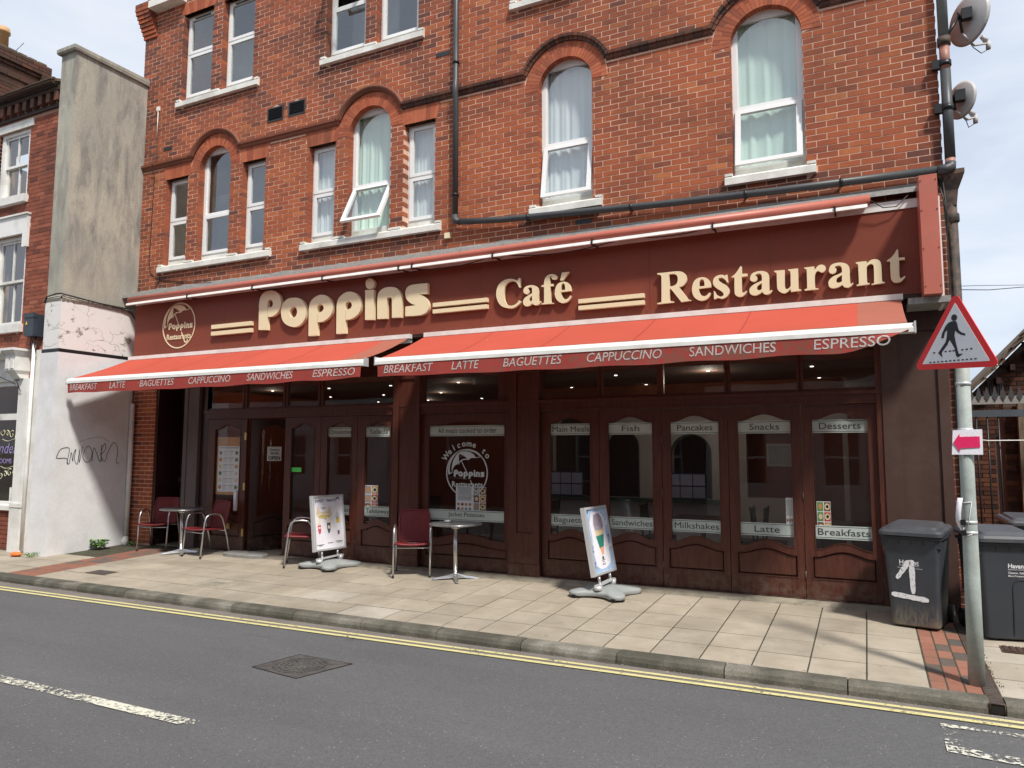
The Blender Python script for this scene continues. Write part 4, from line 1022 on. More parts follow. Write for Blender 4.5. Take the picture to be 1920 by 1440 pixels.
# ------------------------------------------------------------------ AWNINGS
def awning(lab, x0, x1, words, droop):
    t = thing('awning', lab, 'awning', ((x0 + x1) / 2, -.3, 3.5), group=None)
    b = MB(); b.box(x0 - .0, x1 + .02, -.335, -.262, 3.50, 3.562); part('cassette', b, m_whitetrim, t)
    n = 46; A = []; 
    rr = random.Random(int(x0 * 10)); NY = 10
    def cloth(u, v):  # u along, v from the wall outwards
        x = x0 + (x1 - x0) * u; y = -.31 + (-1.335 + .31) * v; z = 3.505 + (3.085 - 3.505) * v
        z -= .020 * sin(pi * v) * (1 + .3 * sin(u * 9)); z += .0035 * sin(u * 55 + 3 * v) * v
        return (x, y, z)
    b = MB(); ue = [i / n for i in range(n + 1)]
    split = .93
    def sheet(us, mt, nm):
        q = MB(); g = [[cloth(u, j / NY) for j in range(NY + 1)] for u in us]; base = len(q.v)
        for row in g: q.v += row
        for i in range(len(us) - 1):
            for j in range(NY):
                a = i * (NY + 1) + j; q.f.append([a, a + NY + 1, a + NY + 2, a + 1]); q.t.append(0); q.smooth.append(True)
        return part(nm, q, mt, t, recalc=False)
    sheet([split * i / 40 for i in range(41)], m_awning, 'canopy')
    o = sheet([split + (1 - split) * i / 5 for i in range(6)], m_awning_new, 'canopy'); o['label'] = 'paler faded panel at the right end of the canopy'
    # seams between the cloth widths
    b = MB()
    nsm = 5
    for k in range(1, nsm):
        u = k / nsm * .93; pts = [(cloth(u, j / NY)[0], cloth(u, j / NY)[1], cloth(u, j / NY)[2] + .0015) for j in range(NY + 1)]
        for i in range(NY): b.face([(pts[i][0] - .007, pts[i][1], pts[i][2]), (pts[i][0] + .007, pts[i][1], pts[i][2] + .001), (pts[i + 1][0] + .007, pts[i + 1][1], pts[i + 1][2] + .001), (pts[i + 1][0] - .007, pts[i + 1][1], pts[i + 1][2])])
    o = part('seams', b, m_valance, t, recalc=False); o['kind'] = 'stuff'
    # front bar
    b = MB(); xe = x1 + .05
    b.rings([[(xx, y, z) for y, z in ((-1.335, 3.085), (-1.395, 3.06), (-1.412, 3.03), (-1.412, 2.99), (-1.335, 2.985))] for xx in (x0 - .03, xe)], True, False)
    part('front_bar', b, m_whitetrim, t)
    b = MB()
    for xx in (x0 - .045, xe): b.box(xx, xx + .015, -1.415, -1.33, 2.98, 3.09)
    part('end_cap', b, m_alu_dull, t)
    # valance
    q = MB(); m_ = 90; NV = 5
    def val(u, v):
        x = x0 + (x1 - x0) * u; zt = 2.99; zb = 2.835 + .007 * sin(u * 40) * (.4 + u) - .02 * sin(pi * u) 
        y = -1.404
        if droop and u > .90:
            k = (u - .90) / .10; zb += .16 * k ** 1.6; y -= .09 * k ** 1.5 * v
        y += .012 * v * sin(u * 60 + 1.5) * (.25 + .75 * abs(2 * u - 1) ** 2)
        return (x, y, zt + (zb - zt) * v)
    for i in range(m_ + 1):
        for j in range(NV + 1): q.v.append(val(i / m_, j / NV))
    for i in range(m_):
        for j in range(NV):
            a = i * (NV + 1) + j; q.f.append([a, a + NV + 1, a + NV + 2, a + 1]); q.t.append(0); q.smooth.append(True)
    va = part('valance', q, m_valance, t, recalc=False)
    for wd, a, c in words:
        o = lettering(wd, a, c, 2.872, 2.972, 0, m_print, va, bold=.004, shear=.22 if a < -2.5 else .06)
        # wrap the print on the cloth, a couple of millimetres proud
        me = o.data
        for v in me.vertices:
            p = o.matrix_basis @ v.co; u = (p.x - x0) / (x1 - x0); zb_u = val(u, 1)[2]; vv = (2.99 - p.z) / (2.99 - zb_u)
            vv = min(1.0, vv); yy = val(u, vv)[1]; v.co = Vector((p.x, yy - .0035, p.z))
        me.transform(Matrix.Identity(4)); o.matrix_basis = Matrix.Identity(4)
        if vvcut(a, c, droop, x0, x1): pass
    # folding arms and roller
    b = MB(); b.tube([(x0, -.26, 3.47), (x1, -.26, 3.47)], .03, 10); part('roller', b, m_alu_dull, t)
    for (xa, s_) in ((x0 + .45, 1), (x1 - .45, -1)):
        b = MB(); el = (xa + s_ * .95, -.72, 3.20); b.tube([(xa, -.24, 3.42), el], .022, 8); b.tube([el, (xa + .15 * s_, -1.34, 3.02)], .018, 8); b.cyl((el[0], el[1], el[2] - .04), (el[0], el[1], el[2] + .04), .03, 8)
        part('arm', b, m_alu_dull, t)
    return t
def vvcut(*a): return False
awning('left awning, plain red canvas over the doorway, from the white wall to the gap', -11.86, -5.86,
       [('BREAKFAST', -11.80, -11.10), ('LATTE', -10.80, -10.42), ('BAGUETTES', -10.09, -9.33), ('CAPPUCCINO', -9.02, -8.17), ('SANDWICHES', -7.85, -7.0), ('ESPRESSO', -6.66, -5.95)], False)
awning('right awning, red canvas above the folding doors, its valance curling up at the end', -5.60, .38,
       [('BREAKFAST', -5.50, -4.76), ('LATTE', -4.50, -4.12), ('BAGUETTES', -3.80, -3.06), ('CAPPUCCINO', -2.76, -1.92), ('SANDWICHES', -1.63, -.78), ('ESPRESSO', -.43, .23)], True)

# ------------------------------------------------------------------ SHOPFRONT
sf = thing('shopfront', 'dark mahogany wooden shopfront with glazed panelled folding doors under the awnings', 'shopfront', (-5.3, 0, .22))
def og(x0, x1, zs, h, n=18, pw=1.0):   # shouldered arch curve from x1 back to x0
    cx = (x0 + x1) / 2; r = (x1 - x0) / 2; out = []
    for i in range(n + 1):
        t = 1 - 2 * i / n; out.append((cx + r * t, zs + h * (cos(min(1, abs(t) / .86) * pi / 2) ** 1.5 if abs(t) < .86 else 0)))
    return out
ZB, ZT = .255, 2.425
def pane_and_bands(par, gx0, gx1, gz0, gz1, top, bot, y=.058, rot=None, ah=.08, sq=True):
    q = MB(); q.face([(gx0 - .01, y, gz0 - .01), (gx1 + .01, y, gz0 - .01), (gx1 + .01, y, gz1 + ah + .01), (gx0 - .01, y, gz1 + ah + .01)])
    p = part('pane', q, m_glass_shop, par, rot, recalc=False)
    def band(z0, z1, txt, nm='sticker_band'):
        q = MB(); yy = y - .003
        e1 = .012; e2 = .018
        for (a, c) in ((z0, z0 + e1), (z0 + e2, z1 - e2), (z1 - e1, z1)): q.face([(gx0, yy, a), (gx1, yy, a), (gx1, yy, c), (gx0, yy, c)])
        s = part(nm, q, m_frost, par, rot, recalc=False)
        q = MB()
        for a in (z0 + e1, z1 - e2): q.face([(gx0, yy - .0005, a), (gx1, yy - .0005, a), (gx1, yy - .0005, a + .006), (gx0, yy - .0005, a + .006)])
        part('sticker_line', q, m_text_dark, par, rot, recalc=False)
        if txt:
            wd = gx1 - gx0; L = min(wd * .92, (.0500 if wd < .9 else .0370) * len(txt) + .03); cx = (gx0 + gx1) / 2
            zc = (z0 + z1) / 2; hh = .092 if any(c in 'pyg' for c in txt) else .074
            zc2 = zc - (.009 if any(c in 'pyg' for c in txt) else 0)
            lettering(txt, cx - L / 2, cx + L / 2, zc2 - hh / 2 + .004, zc2 + hh / 2 + .004, yy - .0018, m_text_dark, par, bold=0., rot=rot)
    if top: band(2.105, 2.255, top)
    if bot: band(.915, 1.065, bot)
def leaf(x0, x1, gx0, gx1, top, bot, y0=.03, hinges=True, rot=None, name='folding_door', lab=None, gz0=.80, gz1=2.255, mt=None, pz=(.47, .715), ah=.075):
    mt = mt or m_mahog
    glass = [(gx0, gz0)] + [(x, z) for x, z in reversed(og(gx0, gx1, gz0 + .0, .075))][1:-1] + [(gx1, gz0)] + og(gx0, gx1, gz1, ah)
    px0, px1 = gx0 - .04, gx1 + .03
    pan = [(px0, pz[0]), (px1, pz[0])] + og(px0, px1, pz[1], .07)
    b = MB(); b.plate([(x0 + .004, ZB), (x1 - .004, ZB), (x1 - .004, ZT), (x0 + .004, ZT)], [glass, pan], y0, y0 + .045)
    d = part(name, b, mt, sf, rot)
    if lab: d['label'] = lab
    def inset(l, k, k2=None):
        cx = sum(p[0] for p in l) / len(l); cz = (min(p[1] for p in l) + max(p[1] for p in l)) / 2
        w_ = (max(p[0] for p in l) - min(p[0] for p in l)) / 2; h_ = (max(p[1] for p in l) - min(p[1] for p in l)) / 2
        return [(cx + (p[0] - cx) * (w_ - k) / w_, cz + (p[1] - cz) * (h_ - k) / h_) for p in l]
    b = MB(); b.plate(pan, [], y0 + .030, y0 + .042)
    i1 = inset(pan, .010); i2 = inset(pan, .026); k = len(pan)
    b.rings([[(p[0], y0 + .030, p[1]) for p in i1], [(p[0], y0 + .012, p[1]) for p in inset(pan, .022)], [(p[0], y0 + .010, p[1]) for p in inset(pan, .045)]], True, False)
    part('panel', b, mt, d, rot)
    # raised moulding round the panel and the glass
    for l, nm in ((pan, 'moulding'), (glass, 'glazing_bead')):
        b = MB(); o1 = inset(l, -.006); o2 = inset(l, .004); b.plate(o1, [o2], y0 - .007, y0 + .002); part(nm, b, mt, d, rot)
    pane_and_bands(d, gx0, gx1, gz0, gz1, top, bot, y0 + .028, rot)
    if hinges:
        for z in (.50, 1.38, 2.05):
            b = MB(); b.cyl((x1, y0 - .006, z - .045), (x1, y0 - .006, z + .045), .007, 6); part('hinge', b, m_greybrown, d, rot)
    return d
D = [(-3.935, -3.125, -3.81, -3.245, 'Main Meals', 'Baguettes'), (-3.125, -2.305, -3.0, -2.42, 'Fish', 'Sandwiches'), (-2.305, -1.50, -2.195, -1.605, 'Pancakes', 'Milkshakes'),
     (-1.50, -.68, -1.385, -.79, 'Snacks', 'Latte'), (-.68, .105, -.565, .015, 'Desserts', 'Breakfasts')]
doors = []
for i, (a, c, g0, g1, t1, t2) in enumerate(D): doors.append(leaf(a, c, g0, g1, t1, t2, hinges=i in (1, 3, 4)))
dl = [leaf(-8.46, -7.72, -8.32, -7.85, None, None, hinges=False), leaf(-7.72, -7.01, -7.59, -7.12, 'Omelettes', 'Espresso'), leaf(-7.01, -6.31, -6.865, -6.39, 'Salads', 'Takeaway')]
cw = leaf(-5.84, -4.385, -5.72, -4.49, 'All meals cooked to order', 'Jacket Potatoes', hinges=False, name='fixed_window', gz0=.66, pz=(.42, .55), ah=.06)
mp_ = leaf(-10.19, -9.29, -10.02, -9.43, None, None, hinges=False, name='fixed_window', gz0=.82)
# brass hinges on the door frame, letter box
for z in (.55, 1.30, 2.13):
    b = MB(); b.box(-9.325, -9.285, .012, .03, z - .06, z + .06); part('hinge', b, m_brass, mp_)
b = MB(); b.box(-9.86, -9.60, .015, .03, .60, .69); part('letter_box', b, m_brass, mp_)
b = MB(); b.box(-9.52, -9.47, .008, .05, .90, 1.22); part('white_label', b, m_paper, mp_)
# open door leaf turned inwards
rot = Matrix.Translation((-9.24, .06, 0)) @ Matrix.Rotation(radians(62), 4, 'Z') @ Matrix.Translation((9.24, -.06, 0))
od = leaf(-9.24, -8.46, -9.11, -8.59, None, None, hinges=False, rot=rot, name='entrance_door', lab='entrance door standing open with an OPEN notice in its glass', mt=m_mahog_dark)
q = MB(); q.box(-8.96, -8.72, .04, .043, 1.72, 1.96); nb_ = part('open_notice', q, m_whitesign, od, rot)
lettering('OPEN', -8.94, -8.74, 1.74, 1.80, .037, m_text_dark, od, bold=.03, rot=rot); lettering('Come in', -8.92, -8.76, 1.89, 1.93, .037, m_text_dark, od, bold=.02, rot=rot); lettering('we are', -8.91, -8.77, 1.83, 1.865, .037, m_text_dark, od, bold=.02, rot=rot)
# frame members
def fb(nm, x0, x1, y0, y1, z0, z1, mt=m_mahog): b = MB(); b.box(x0, x1, y0, y1, z0, z1); return part(nm, b, mt, sf)
ZH = 3.50
fb('head_rail', -10.22, .16, -.005, .09, 2.43, 2.565); fb('head_moulding', -10.25, .17, -.03, -.006, 2.535, 2.575); fb('head_moulding', -10.22, .16, -.018, -.006, 2.43, 2.45)
fb('sill_board', -10.2, -9.27, -.015, .10, .205, .252, m_mahog_dark); fb('sill_board', -8.46, -6.31, -.02, .10, .205, .252, m_mahog_dark); fb('sill_board', -5.84, -4.385, -.02, .10, .205, .252, m_mahog_dark); fb('sill_board', -3.945, .12, -.03, .10, .215, .252, m_mahog_dark)
fb('weather_bar', -3.945, .12, -.045, -.03, .222, .236, m_greybrown)
def pil(x0, x1, inset=True, mt=m_mahog, z1=3.5):
    b = MB(); b.plate(rect(x0, x1, .22, z1), [rect(x0 + .10, x1 - .09, .80, 2.95)] if inset else [], -.045, .08)
    p = part('pilaster', b, mt, sf)
    if inset: q = MB(); q.box(x0 + .10, x1 - .09, -.022, .02, .80, 2.95); part('panel', q, mt, p)
    q = MB(); q.box(x0 - .012, x1 + .012, -.06, -.046, .22, .40); part('plinth', q, mt, p)
pil(-6.305, -5.845); pil(-4.38, -3.945)
b = MB(); b.box(-10.73, -10.37, -.03, .12, .2, 3.5); b.box(-10.66, -10.63, -.04, -.031, .2, 3.5); part('pilaster', b, m_greybrown, sf)
fb('door_jamb', -10.37, -10.19, .03, .12, .2, 3.5, m_mahog_dark)
fb('door_jamb', .105, .165, -.02, .10, .25, 3.5)
b = MB(); b.box(.165, .335, -.035, .10, .22, 3.50); part('frame_board', b, m_brown, sf)
b = MB(); b.box(.335, .705, -.012, .10, .22, 3.50); part('panel_board', b, m_brown, sf)
b = MB(); b.box(.705, .805, -.035, .10, .22, 3.50); part('frame_board', b, m_brown, sf)
b = MB(); b.box(.165, .81, -.05, -.036, 3.20, 3.40); part('cornice_board', b, m_mahog_dark, sf)
b = MB(); b.box(.44, .82, -.50, .05, 3.41, 3.475); part('grey_soffit_board', b, m_lead, sf)
# transom lights
ML = [(-10.19, -9.42), (-9.32, -8.52), (-8.42, -7.80), (-7.70, -6.33), (-5.80, -4.59), (-3.93, -3.14), (-3.07, -2.35), (-2.27, -1.53), (-1.46, -.71), (-.64, .11)]
for i, (a, c) in enumerate(ML):
    b = MB(); b.plate(rect(a - .04, c + .04, 2.57, 3.49), [rect(a, c, 2.61, 3.42)], .03, .08); tl = part('transom_light', b, m_mahog, sf)
    q = MB(); q.face([(a, .06, 2.61), (c, .06, 2.61), (c, .06, 3.42), (a, .06, 3.42)]); part('pane', q, m_glass_shop, tl, recalc=False)
fb('mullion', -4.55, -4.39, .03, .08, 2.57, 3.49); fb('mullion', -6.30, -5.85, .0, .08, 2.57, 3.49)
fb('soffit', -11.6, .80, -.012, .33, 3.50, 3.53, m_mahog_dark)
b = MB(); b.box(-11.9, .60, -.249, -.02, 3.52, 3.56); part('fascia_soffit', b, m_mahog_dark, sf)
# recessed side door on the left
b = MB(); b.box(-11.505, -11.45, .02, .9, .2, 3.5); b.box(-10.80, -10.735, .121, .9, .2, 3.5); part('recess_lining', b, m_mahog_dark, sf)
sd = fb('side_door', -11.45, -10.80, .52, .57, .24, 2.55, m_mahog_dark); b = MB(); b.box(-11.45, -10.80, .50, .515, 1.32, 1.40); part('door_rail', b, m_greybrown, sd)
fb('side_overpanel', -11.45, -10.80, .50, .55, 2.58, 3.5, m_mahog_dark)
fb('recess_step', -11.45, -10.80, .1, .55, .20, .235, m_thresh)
fb('door_threshold', -9.27, -8.46, -.02, .5, .215, .245, m_thresh)

# vinyl logo on the centre window
m_vinyl = mat('pale_window_vinyl', (.50, .52, .52), .6, .03)
logo(-5.10, 1.585, .052, .83, m_vinyl, cw)
def arctext(txt, cx, cz, r, a0, a1, h, y, mt, parent):
    n = len(txt)
    for i, ch in enumerate(txt):
        if ch == ' ': continue
        a = a0 + (a1 - a0) * (i + .5) / n
        me, xa, xb, ya, yb = text_mesh(ch, .02); me = me.copy(); me.materials.clear(); me.materials.append(mt)
        s = h / .72; base = Matrix(((1, 0, 0, 0), (0, 0, -1, 0), (0, 1, 0, 0), (0, 0, 0, 1)))
        mw = Matrix.Translation((cx + r * cos(a), y, cz + r * sin(a))) @ Matrix.Rotation(-(a - pi / 2), 4, 'Y') @ base @ Matrix.Diagonal((s, s, 1, 1)) @ Matrix.Translation((-(xa + xb) / 2, 0, 0))
        link('lettering', me, parent, mw)
arctext('Welcome to', -5.10, 1.585, .375, radians(152), radians(30), .085, .052, m_vinyl, cw)
# menus and posters stuck behind the glass
m_food = [mat('food_orange', (.55, .25, .08), .5), mat('food_brown', (.20, .08, .03), .5), mat('food_cream', (.70, .58, .38), .5), mat('food_green', (.12, .25, .07), .5), mat('food_red', (.5, .04, .03), .5), mat('print_grey', (.28, .29, .31), .6)]
def poster(nm, x0, x1, z0, z1, y, par, kind, seed, mt=None):
    q = MB(); q.box(x0, x1, y, y + .002, z0, z1); p = part(nm, q, mt or m_paper, par)
    rr = random.Random(seed); w_ = x1 - x0; h_ = z1 - z0
    def dab(fx0, fx1, fz0, fz1, m_, oval=False):
        q = MB(); a, c, d, e = x0 + w_ * fx0, x0 + w_ * fx1, z0 + h_ * fz0, z0 + h_ * fz1
        if oval: q.face([((a + c) / 2 + (c - a) / 2 * cos(t * pi / 8), y - .0015, (d + e) / 2 + (e - d) / 2 * sin(t * pi / 8)) for t in range(16)])
        else: q.face([(a, y - .001, d), (c, y - .001, d), (c, y - .001, e), (a, y - .001, e)])
        return q, m_
    groups = {}
    def add(t):
        q, m_ = t; g = groups.setdefault(m_.name, (MB(), m_))[0]; n = len(g.v); g.v += q.v; g.f += [[n + k for k in f] for f in q.f]; g.t += q.t; g.smooth += q.smooth
    if kind == 'menu':
        add(dab(.0, 1, -.06, .0, m_food[0])); add(dab(.06, .94, .955, .975, m_food[5]))
        for r in range(6):
            zz = .90 - r * .15
            for cx_ in (.25, .52): 
                add(dab(cx_, cx_ + .24, zz - .012, zz, m_food[5]))
                for k in range(5): add(dab(cx_, cx_ + rr.uniform(.15, .22), zz - .03 - k * .018, zz - .024 - k * .018, m_print_l))
            for cx_ in (.05, .80): add(dab(cx_, cx_ + .15, zz - .09, zz - .0, m_food[rr.choice([0, 2, 2, 3])], True))
    elif kind == 'food':
        for r in range(3):
            zz = .98 - r * .33; add(dab(.04, .47, zz - .30, zz, m_food[rr.choice([5, 1, 3])])); add(dab(.53, .98, zz - .30, zz, m_food[rr.choice([0, 1, 4])]))
            add(dab(.56, .95, zz - .26, zz - .04, m_food[2], True)); add(dab(.66, .86, zz - .2, zz - .09, m_food[rr.choice([0, 1, 4])], True)); add(dab(.12, .4, zz - .24, zz - .06, m_food[rr.choice([2, 0])], True))
    elif kind == 'grid':
        add(dab(.1, .9, .45, .95, m_print_l))
        for i in range(4):
            for j in range(2): add(dab(.08 + i * .22, .24 + i * .22, .08 + j * .17, .20 + j * .17, m_food[rr.choice([1, 5, 0])], True))
    elif kind == 'board':
        for i in range(3):
            for j in range(2): add(dab(.03 + i * .325, .32 + i * .325, .05 + j * .48, .47 + j * .48, m_printblue))
    for g, m_ in groups.values(): part('printing', g, m_, p, recalc=False)
    return p
m_print_l = mat('light_grey_print', (.5, .52, .54), .6); m_printblue = mat('pale_blue_print', (.45, .52, .70), .5); m_navy = mat('navy_board', (.03, .04, .12), .5)
pm = MB(); pm.box(-10.0, -9.44, .064, .066, 1.16, 2.12); part('poster_backing', pm, m_food[0], sf)
poster('menu_poster', -9.965, -9.475, 1.20, 1.965, .060, sf, 'menu', 1)
poster('menu_poster', -6.87, -6.63, .98, 1.375, .064, sf, 'food', 2)
poster('menu_poster', -5.28, -5.00, 1.03, 1.40, .066, sf, 'grid', 3)
poster('menu_poster', -5.00, -4.80, 1.06, 1.39, .068, sf, 'food', 4)
poster('menu_poster', -.545, -.40, .99, 1.33, .064, sf, 'food', 5)
poster('menu_poster', -.875, -.795, .99, 1.36, .064, sf, 'grid', 7)
b = MB(); b.box(-8.345, -8.12, .052, .054, 1.555, 1.625); part('green_sticker', b, mat('bright_green_sticker', (.10, .75, .12), .5), sf)

# ------------------------------------------------------------------ CAFE INTERIOR
m_ored = mat('orange_red_wall', (.33, .065, .022), .8, .08, 1)
m_oredd = mat('dull_orange_band', (.22, .06, .025), .8)
m_iwhite = mat('interior_cream_wall', (.74, .71, .66), .8, .04)
m_ifloor = mat('brown_floor_tiles', (.10, .07, .055), .4, .2, 4)
m_iceil = mat('dim_ceiling', (.11, .06, .045), .8)
m_igreen = mat('dark_green_trim', (.02, .09, .06), .5)
def st(nm, b, mt): o = part(nm, b, mt); o['kind'] = 'structure'; return o
b = MB(); b.box(-10.75, .5, .12, 7.1, .15, .235); st('cafe_floor', b, m_ifloor)
b = MB(); b.box(-10.62, .42, .34, 7.15, 2.98, 3.06); st('cafe_ceiling', b, m_iceil)
b = MB(); b.box(-10.8, .5, 6.4, 6.5, .235, 3.54); st('cafe_back_wall', b, m_ored)
b = MB(); b.box(-10.72, -10.62, .35, 6.4, .235, 3.54); b.box(.42, .5, .35, 6.4, .235, 3.54); st('cafe_side_wall', b, m_ored)
hl = []
for (a, c, zs) in ((-4.85, -4.12, 2.15), (-3.92, -3.35, 1.95), (-2.80, -2.20, 1.85)):
    hl.append([(a, 1.15), (c, 1.15)] + arc((a + c) / 2, zs, (c - a) / 2, 0, pi, 16))
hl.append(rect(-1.66, -1.02, 1.2, 2.35)); hl.append(rect(-.72, -.32, .30, 2.30))
b = MB(); b.plate([(-5.1, .235), (-.95 + .7, .235), (-.25, 2.97), (-5.1, 2.97)], hl, 2.6, 2.75); pw = st('arched_partition', b, m_iwhite)
b = MB()
for h in hl[:3]:
    cxh = (h[0][0] + h[1][0]) / 2; b.plate([(cxh + (p[0] - cxh) * 1.06, 1.13 + (p[1] - 1.13) * 1.02) for p in h], [h], 2.585, 2.60)
part('arch_trim', b, m_igreen, pw)
b = MB(); b.box(-5.1, -.3, 2.56, 2.6, 2.68, 2.97); part('coved_band', b, m_oredd, pw)
b = MB(); b.box(-5.1, -2.0, 2.35, 2.6, 1.11, 1.15); part('serving_ledge', b, m_igreen, pw)
b = MB(); b.box(-6.0, -2.0, 3.9, 4.0, .235, 3.54); st('kitchen_wall', b, m_mahog_dark)
b = MB(); b.box(-1.8, -.9, 3.4, 3.5, .235, 3.54); st('red_alcove_wall', b, m_ored)
t_ = thing('framed_picture', 'small white framed picture on the red alcove wall behind the Snacks door', 'picture', (-1.25, 3.38, 1.7))
b = MB(); b.plate(rect(-1.46, -1.07, 1.66, 2.02), [rect(-1.43, -1.10, 1.69, 1.99)], 3.37, 3.39); part('frame', b, m_whitetrim, t_); b = MB(); b.box(-1.43, -1.10, 3.385, 3.39, 1.69, 1.99); part('print', b, m_print_l, t_)
for (x, lab) in ((-4.55, 'navy menu board with pale sheets on the ledge behind the Main Meals door'), (-2.55, 'navy menu board with pale sheets on the ledge behind the Pancakes door')):
    t_ = thing('menu_board', lab, 'menu board', (x, 2.42, 1.15)); q = MB(); q.box(x - .30, x + .30, 2.44, 2.46, 1.16, 1.56); bb = part('board', q, m_navy, t_)
    for i in range(3):
        for j in range(2): q = MB(); q.box(x - .28 + i * .195, x - .10 + i * .195, 2.434, 2.439, 1.18 + j * .19, 1.35 + j * .19); part('menu_sheet', q, m_printblue, t_)
# tables and chairs inside, roughly placed
m_tabletop = mat('dark_table_laminate', (.09, .04, .025), .35); m_bentwood = mat('dark_bentwood', (.03, .018, .014), .4)
def inner_set(x, y, lab):
    t_ = thing('dining_table', lab[0], 'table', (x, y, .235)); b = MB(); b.box(x - .4, x + .4, y - .3, y + .3, .95, .98); part('tabletop', b, m_tabletop, t_); b = MB(); b.cyl((x, y, .24), (x, y, .95), .03, 8); b.box(x - .25, x + .25, y - .03, y + .03, .235, .26); b.box(x - .03, x + .03, y - .25, y + .25, .235, .26); part('pedestal', b, m_bentwood, t_)
    for k, (dx, rz) in enumerate(((-.62, -pi / 2), (.62, pi / 2))):
        c = thing('dining_chair', lab[1 + k], 'chair', (0, 0, 0)); WM[c.name] = Matrix.Identity(4); b = MB(); b.box(-.2, .2, -.2, .2, .43, .46); part('seat', b, m_bentwood, c)
        for lx in (-.18, .18):
            b = MB(); b.tube([(lx, -.18, 0), (lx, -.18, .43)], .014, 6); part('leg', b, m_bentwood, c); b = MB(); b.tube([(lx, .2, 0), (lx, .19, .45), (lx, .23, .92)], .014, 6); part('leg', b, m_bentwood, c)
        b = MB(); b.box(-.17, .17, .205, .225, .62, .9); part('backrest', b, m_bentwood, c)
        moved(c, (x + dx, y, .235), rz + pi)
inner_set(-.6, 1.5, ('dark dining table inside behind the Desserts door', 'dark wooden chair left of the table behind the Desserts door', 'dark wooden chair right of the table behind the Desserts door'))
inner_set(-2.1, 1.45, ('dark dining table inside behind the Snacks and Pancakes doors', 'dark wooden chair left of the table behind the Pancakes door', 'dark wooden chair right of the table behind the Snacks door'))
inner_set(-5.2, 1.5, ('dark dining table inside behind the big round window logo', 'dark wooden chair left of the table behind the window logo', 'dark wooden chair right of the table behind the window logo'))
inner_set(-7.5, 1.7, ('dark dining table inside behind the Omelettes door', 'dark wooden chair left of the table behind the Omelettes door', 'dark wooden chair right of the table behind the Salads door'))
for i in range(8):
    for j in range(3):
        b = MB(); x = -9.7 + i * 1.3; y = 1.0 + j * 1.6; b.cyl((x, y, 2.972), (x, y, 2.978), .022, 10)
        if (i + j) % 3 == 0:
            ld = bpy.data.lights.new('downlight_glow', 'POINT'); ld.energy = 3.5 if i > 3 else 1.2; ld.shadow_soft_size = .06; ld.color = (1, .88, .72); lo_ = bpy.data.objects.new('downlight_glow', ld); COL.objects.link(lo_); lo_.location = (x, y, 2.88)
        tag(part('downlight', b, m_lamp), 'small lit round downlight in the cafe ceiling seen through the high glass', 'ceiling light', 'downlights in the cafe ceiling')

# ------------------------------------------------------------------ PARTY WALL on the left
pwall = thing('party_wall', 'tall stained grey rendered wall end with white painted flaking lower part left of the cafe', 'wall', (-12.35, -.7, .18))
PX0, PX1, PY = -12.56, -12.15, -1.40
b = MB(); b.box(PX0, PX1, PY, .30, 4.50, 8.84); part('render', b, m_render, pwall)
b = MB(); b.rings([[(PX0 - .04, PY - .05, 8.843), (PX1 + .04, PY - .05, 8.843), (PX1 + .04, .3, 8.843), (PX0 - .04, .3, 8.843)], [(PX0 - .05, PY - .07, 8.87), (PX1 + .05, PY - .07, 8.87), (PX1 + .05, .3, 8.90), (PX0 - .05, .3, 8.90)],
     [(PX0 - .05, PY - .07, 8.93), (PX1 + .05, PY - .07, 8.93), (PX1 + .05, .3, 8.96), (PX0 - .05, .3, 8.96)], [(PX0 + .08, PY + .03, 8.97), (PX1 - .08, PY + .03, 8.97), (PX1 - .08, .3, 9.0), (PX0 + .08, .3, 9.0)]], True, False)
part('coping', b, m_render, pwall)
random.seed(17); b = MB(); b.box(PX0 - .012, PX1 + .015, PY - .015, .005, 3.60, 4.44); part('flaking_paint_band', b, m_peel, pwall)
b = MB()      # ragged ledge where the thicker render starts
n = 60
for side in (0, 1):
    prev = None
    for i in range(n + 1):
        t = i / n
        zt = 4.51 + random.uniform(-.012, .012) - (.02 if side == 0 else 0) + (0.03 * sin(t * 7) if side == 0 else 0)
        if side == 0: y = PY - .02 + (0 - PY + .02) * t; a = (PX1 + .001, y, zt); c = (PX1 + random.uniform(.03, .05), y, 4.455 + random.uniform(-.01, .012)); d = (PX1 + .018, y, 4.40 + random.uniform(-.01, .01))
        else: x = PX0 - .02 + (PX1 + .03 - PX0) * t; a = (x, PY - .001, zt); c = (x, PY - .035, 4.46); d = (x, PY - .018, 4.41)
        if prev: b.face([prev[0], a, c, prev[1]]); b.face([prev[1], c, d, prev[2]])
        prev = (a, c, d)
part('ragged_ledge', b, m_render, pwall, recalc=False)
b = MB(); b.box(PX0 - .02, PX1 + .025, PY - .025, .01, 3.535, 3.597); part('black_band', b, m_black, pwall)
b = MB()
b.rings([[(PX0 - .03, PY - .03, 3.534), (PX1 + .045, PY - .03, 3.534), (PX1 + .045, .02, 3.534), (PX0 - .03, .02, 3.534)], [(PX0 - .04, PY - .06, .10), (PX1 + .065, PY - .06, .10), (PX1 + .065, .02, .10), (PX0 - .04, .02, .10)]], True, False)
part('white_plinth', b, m_whitewall, pwall)
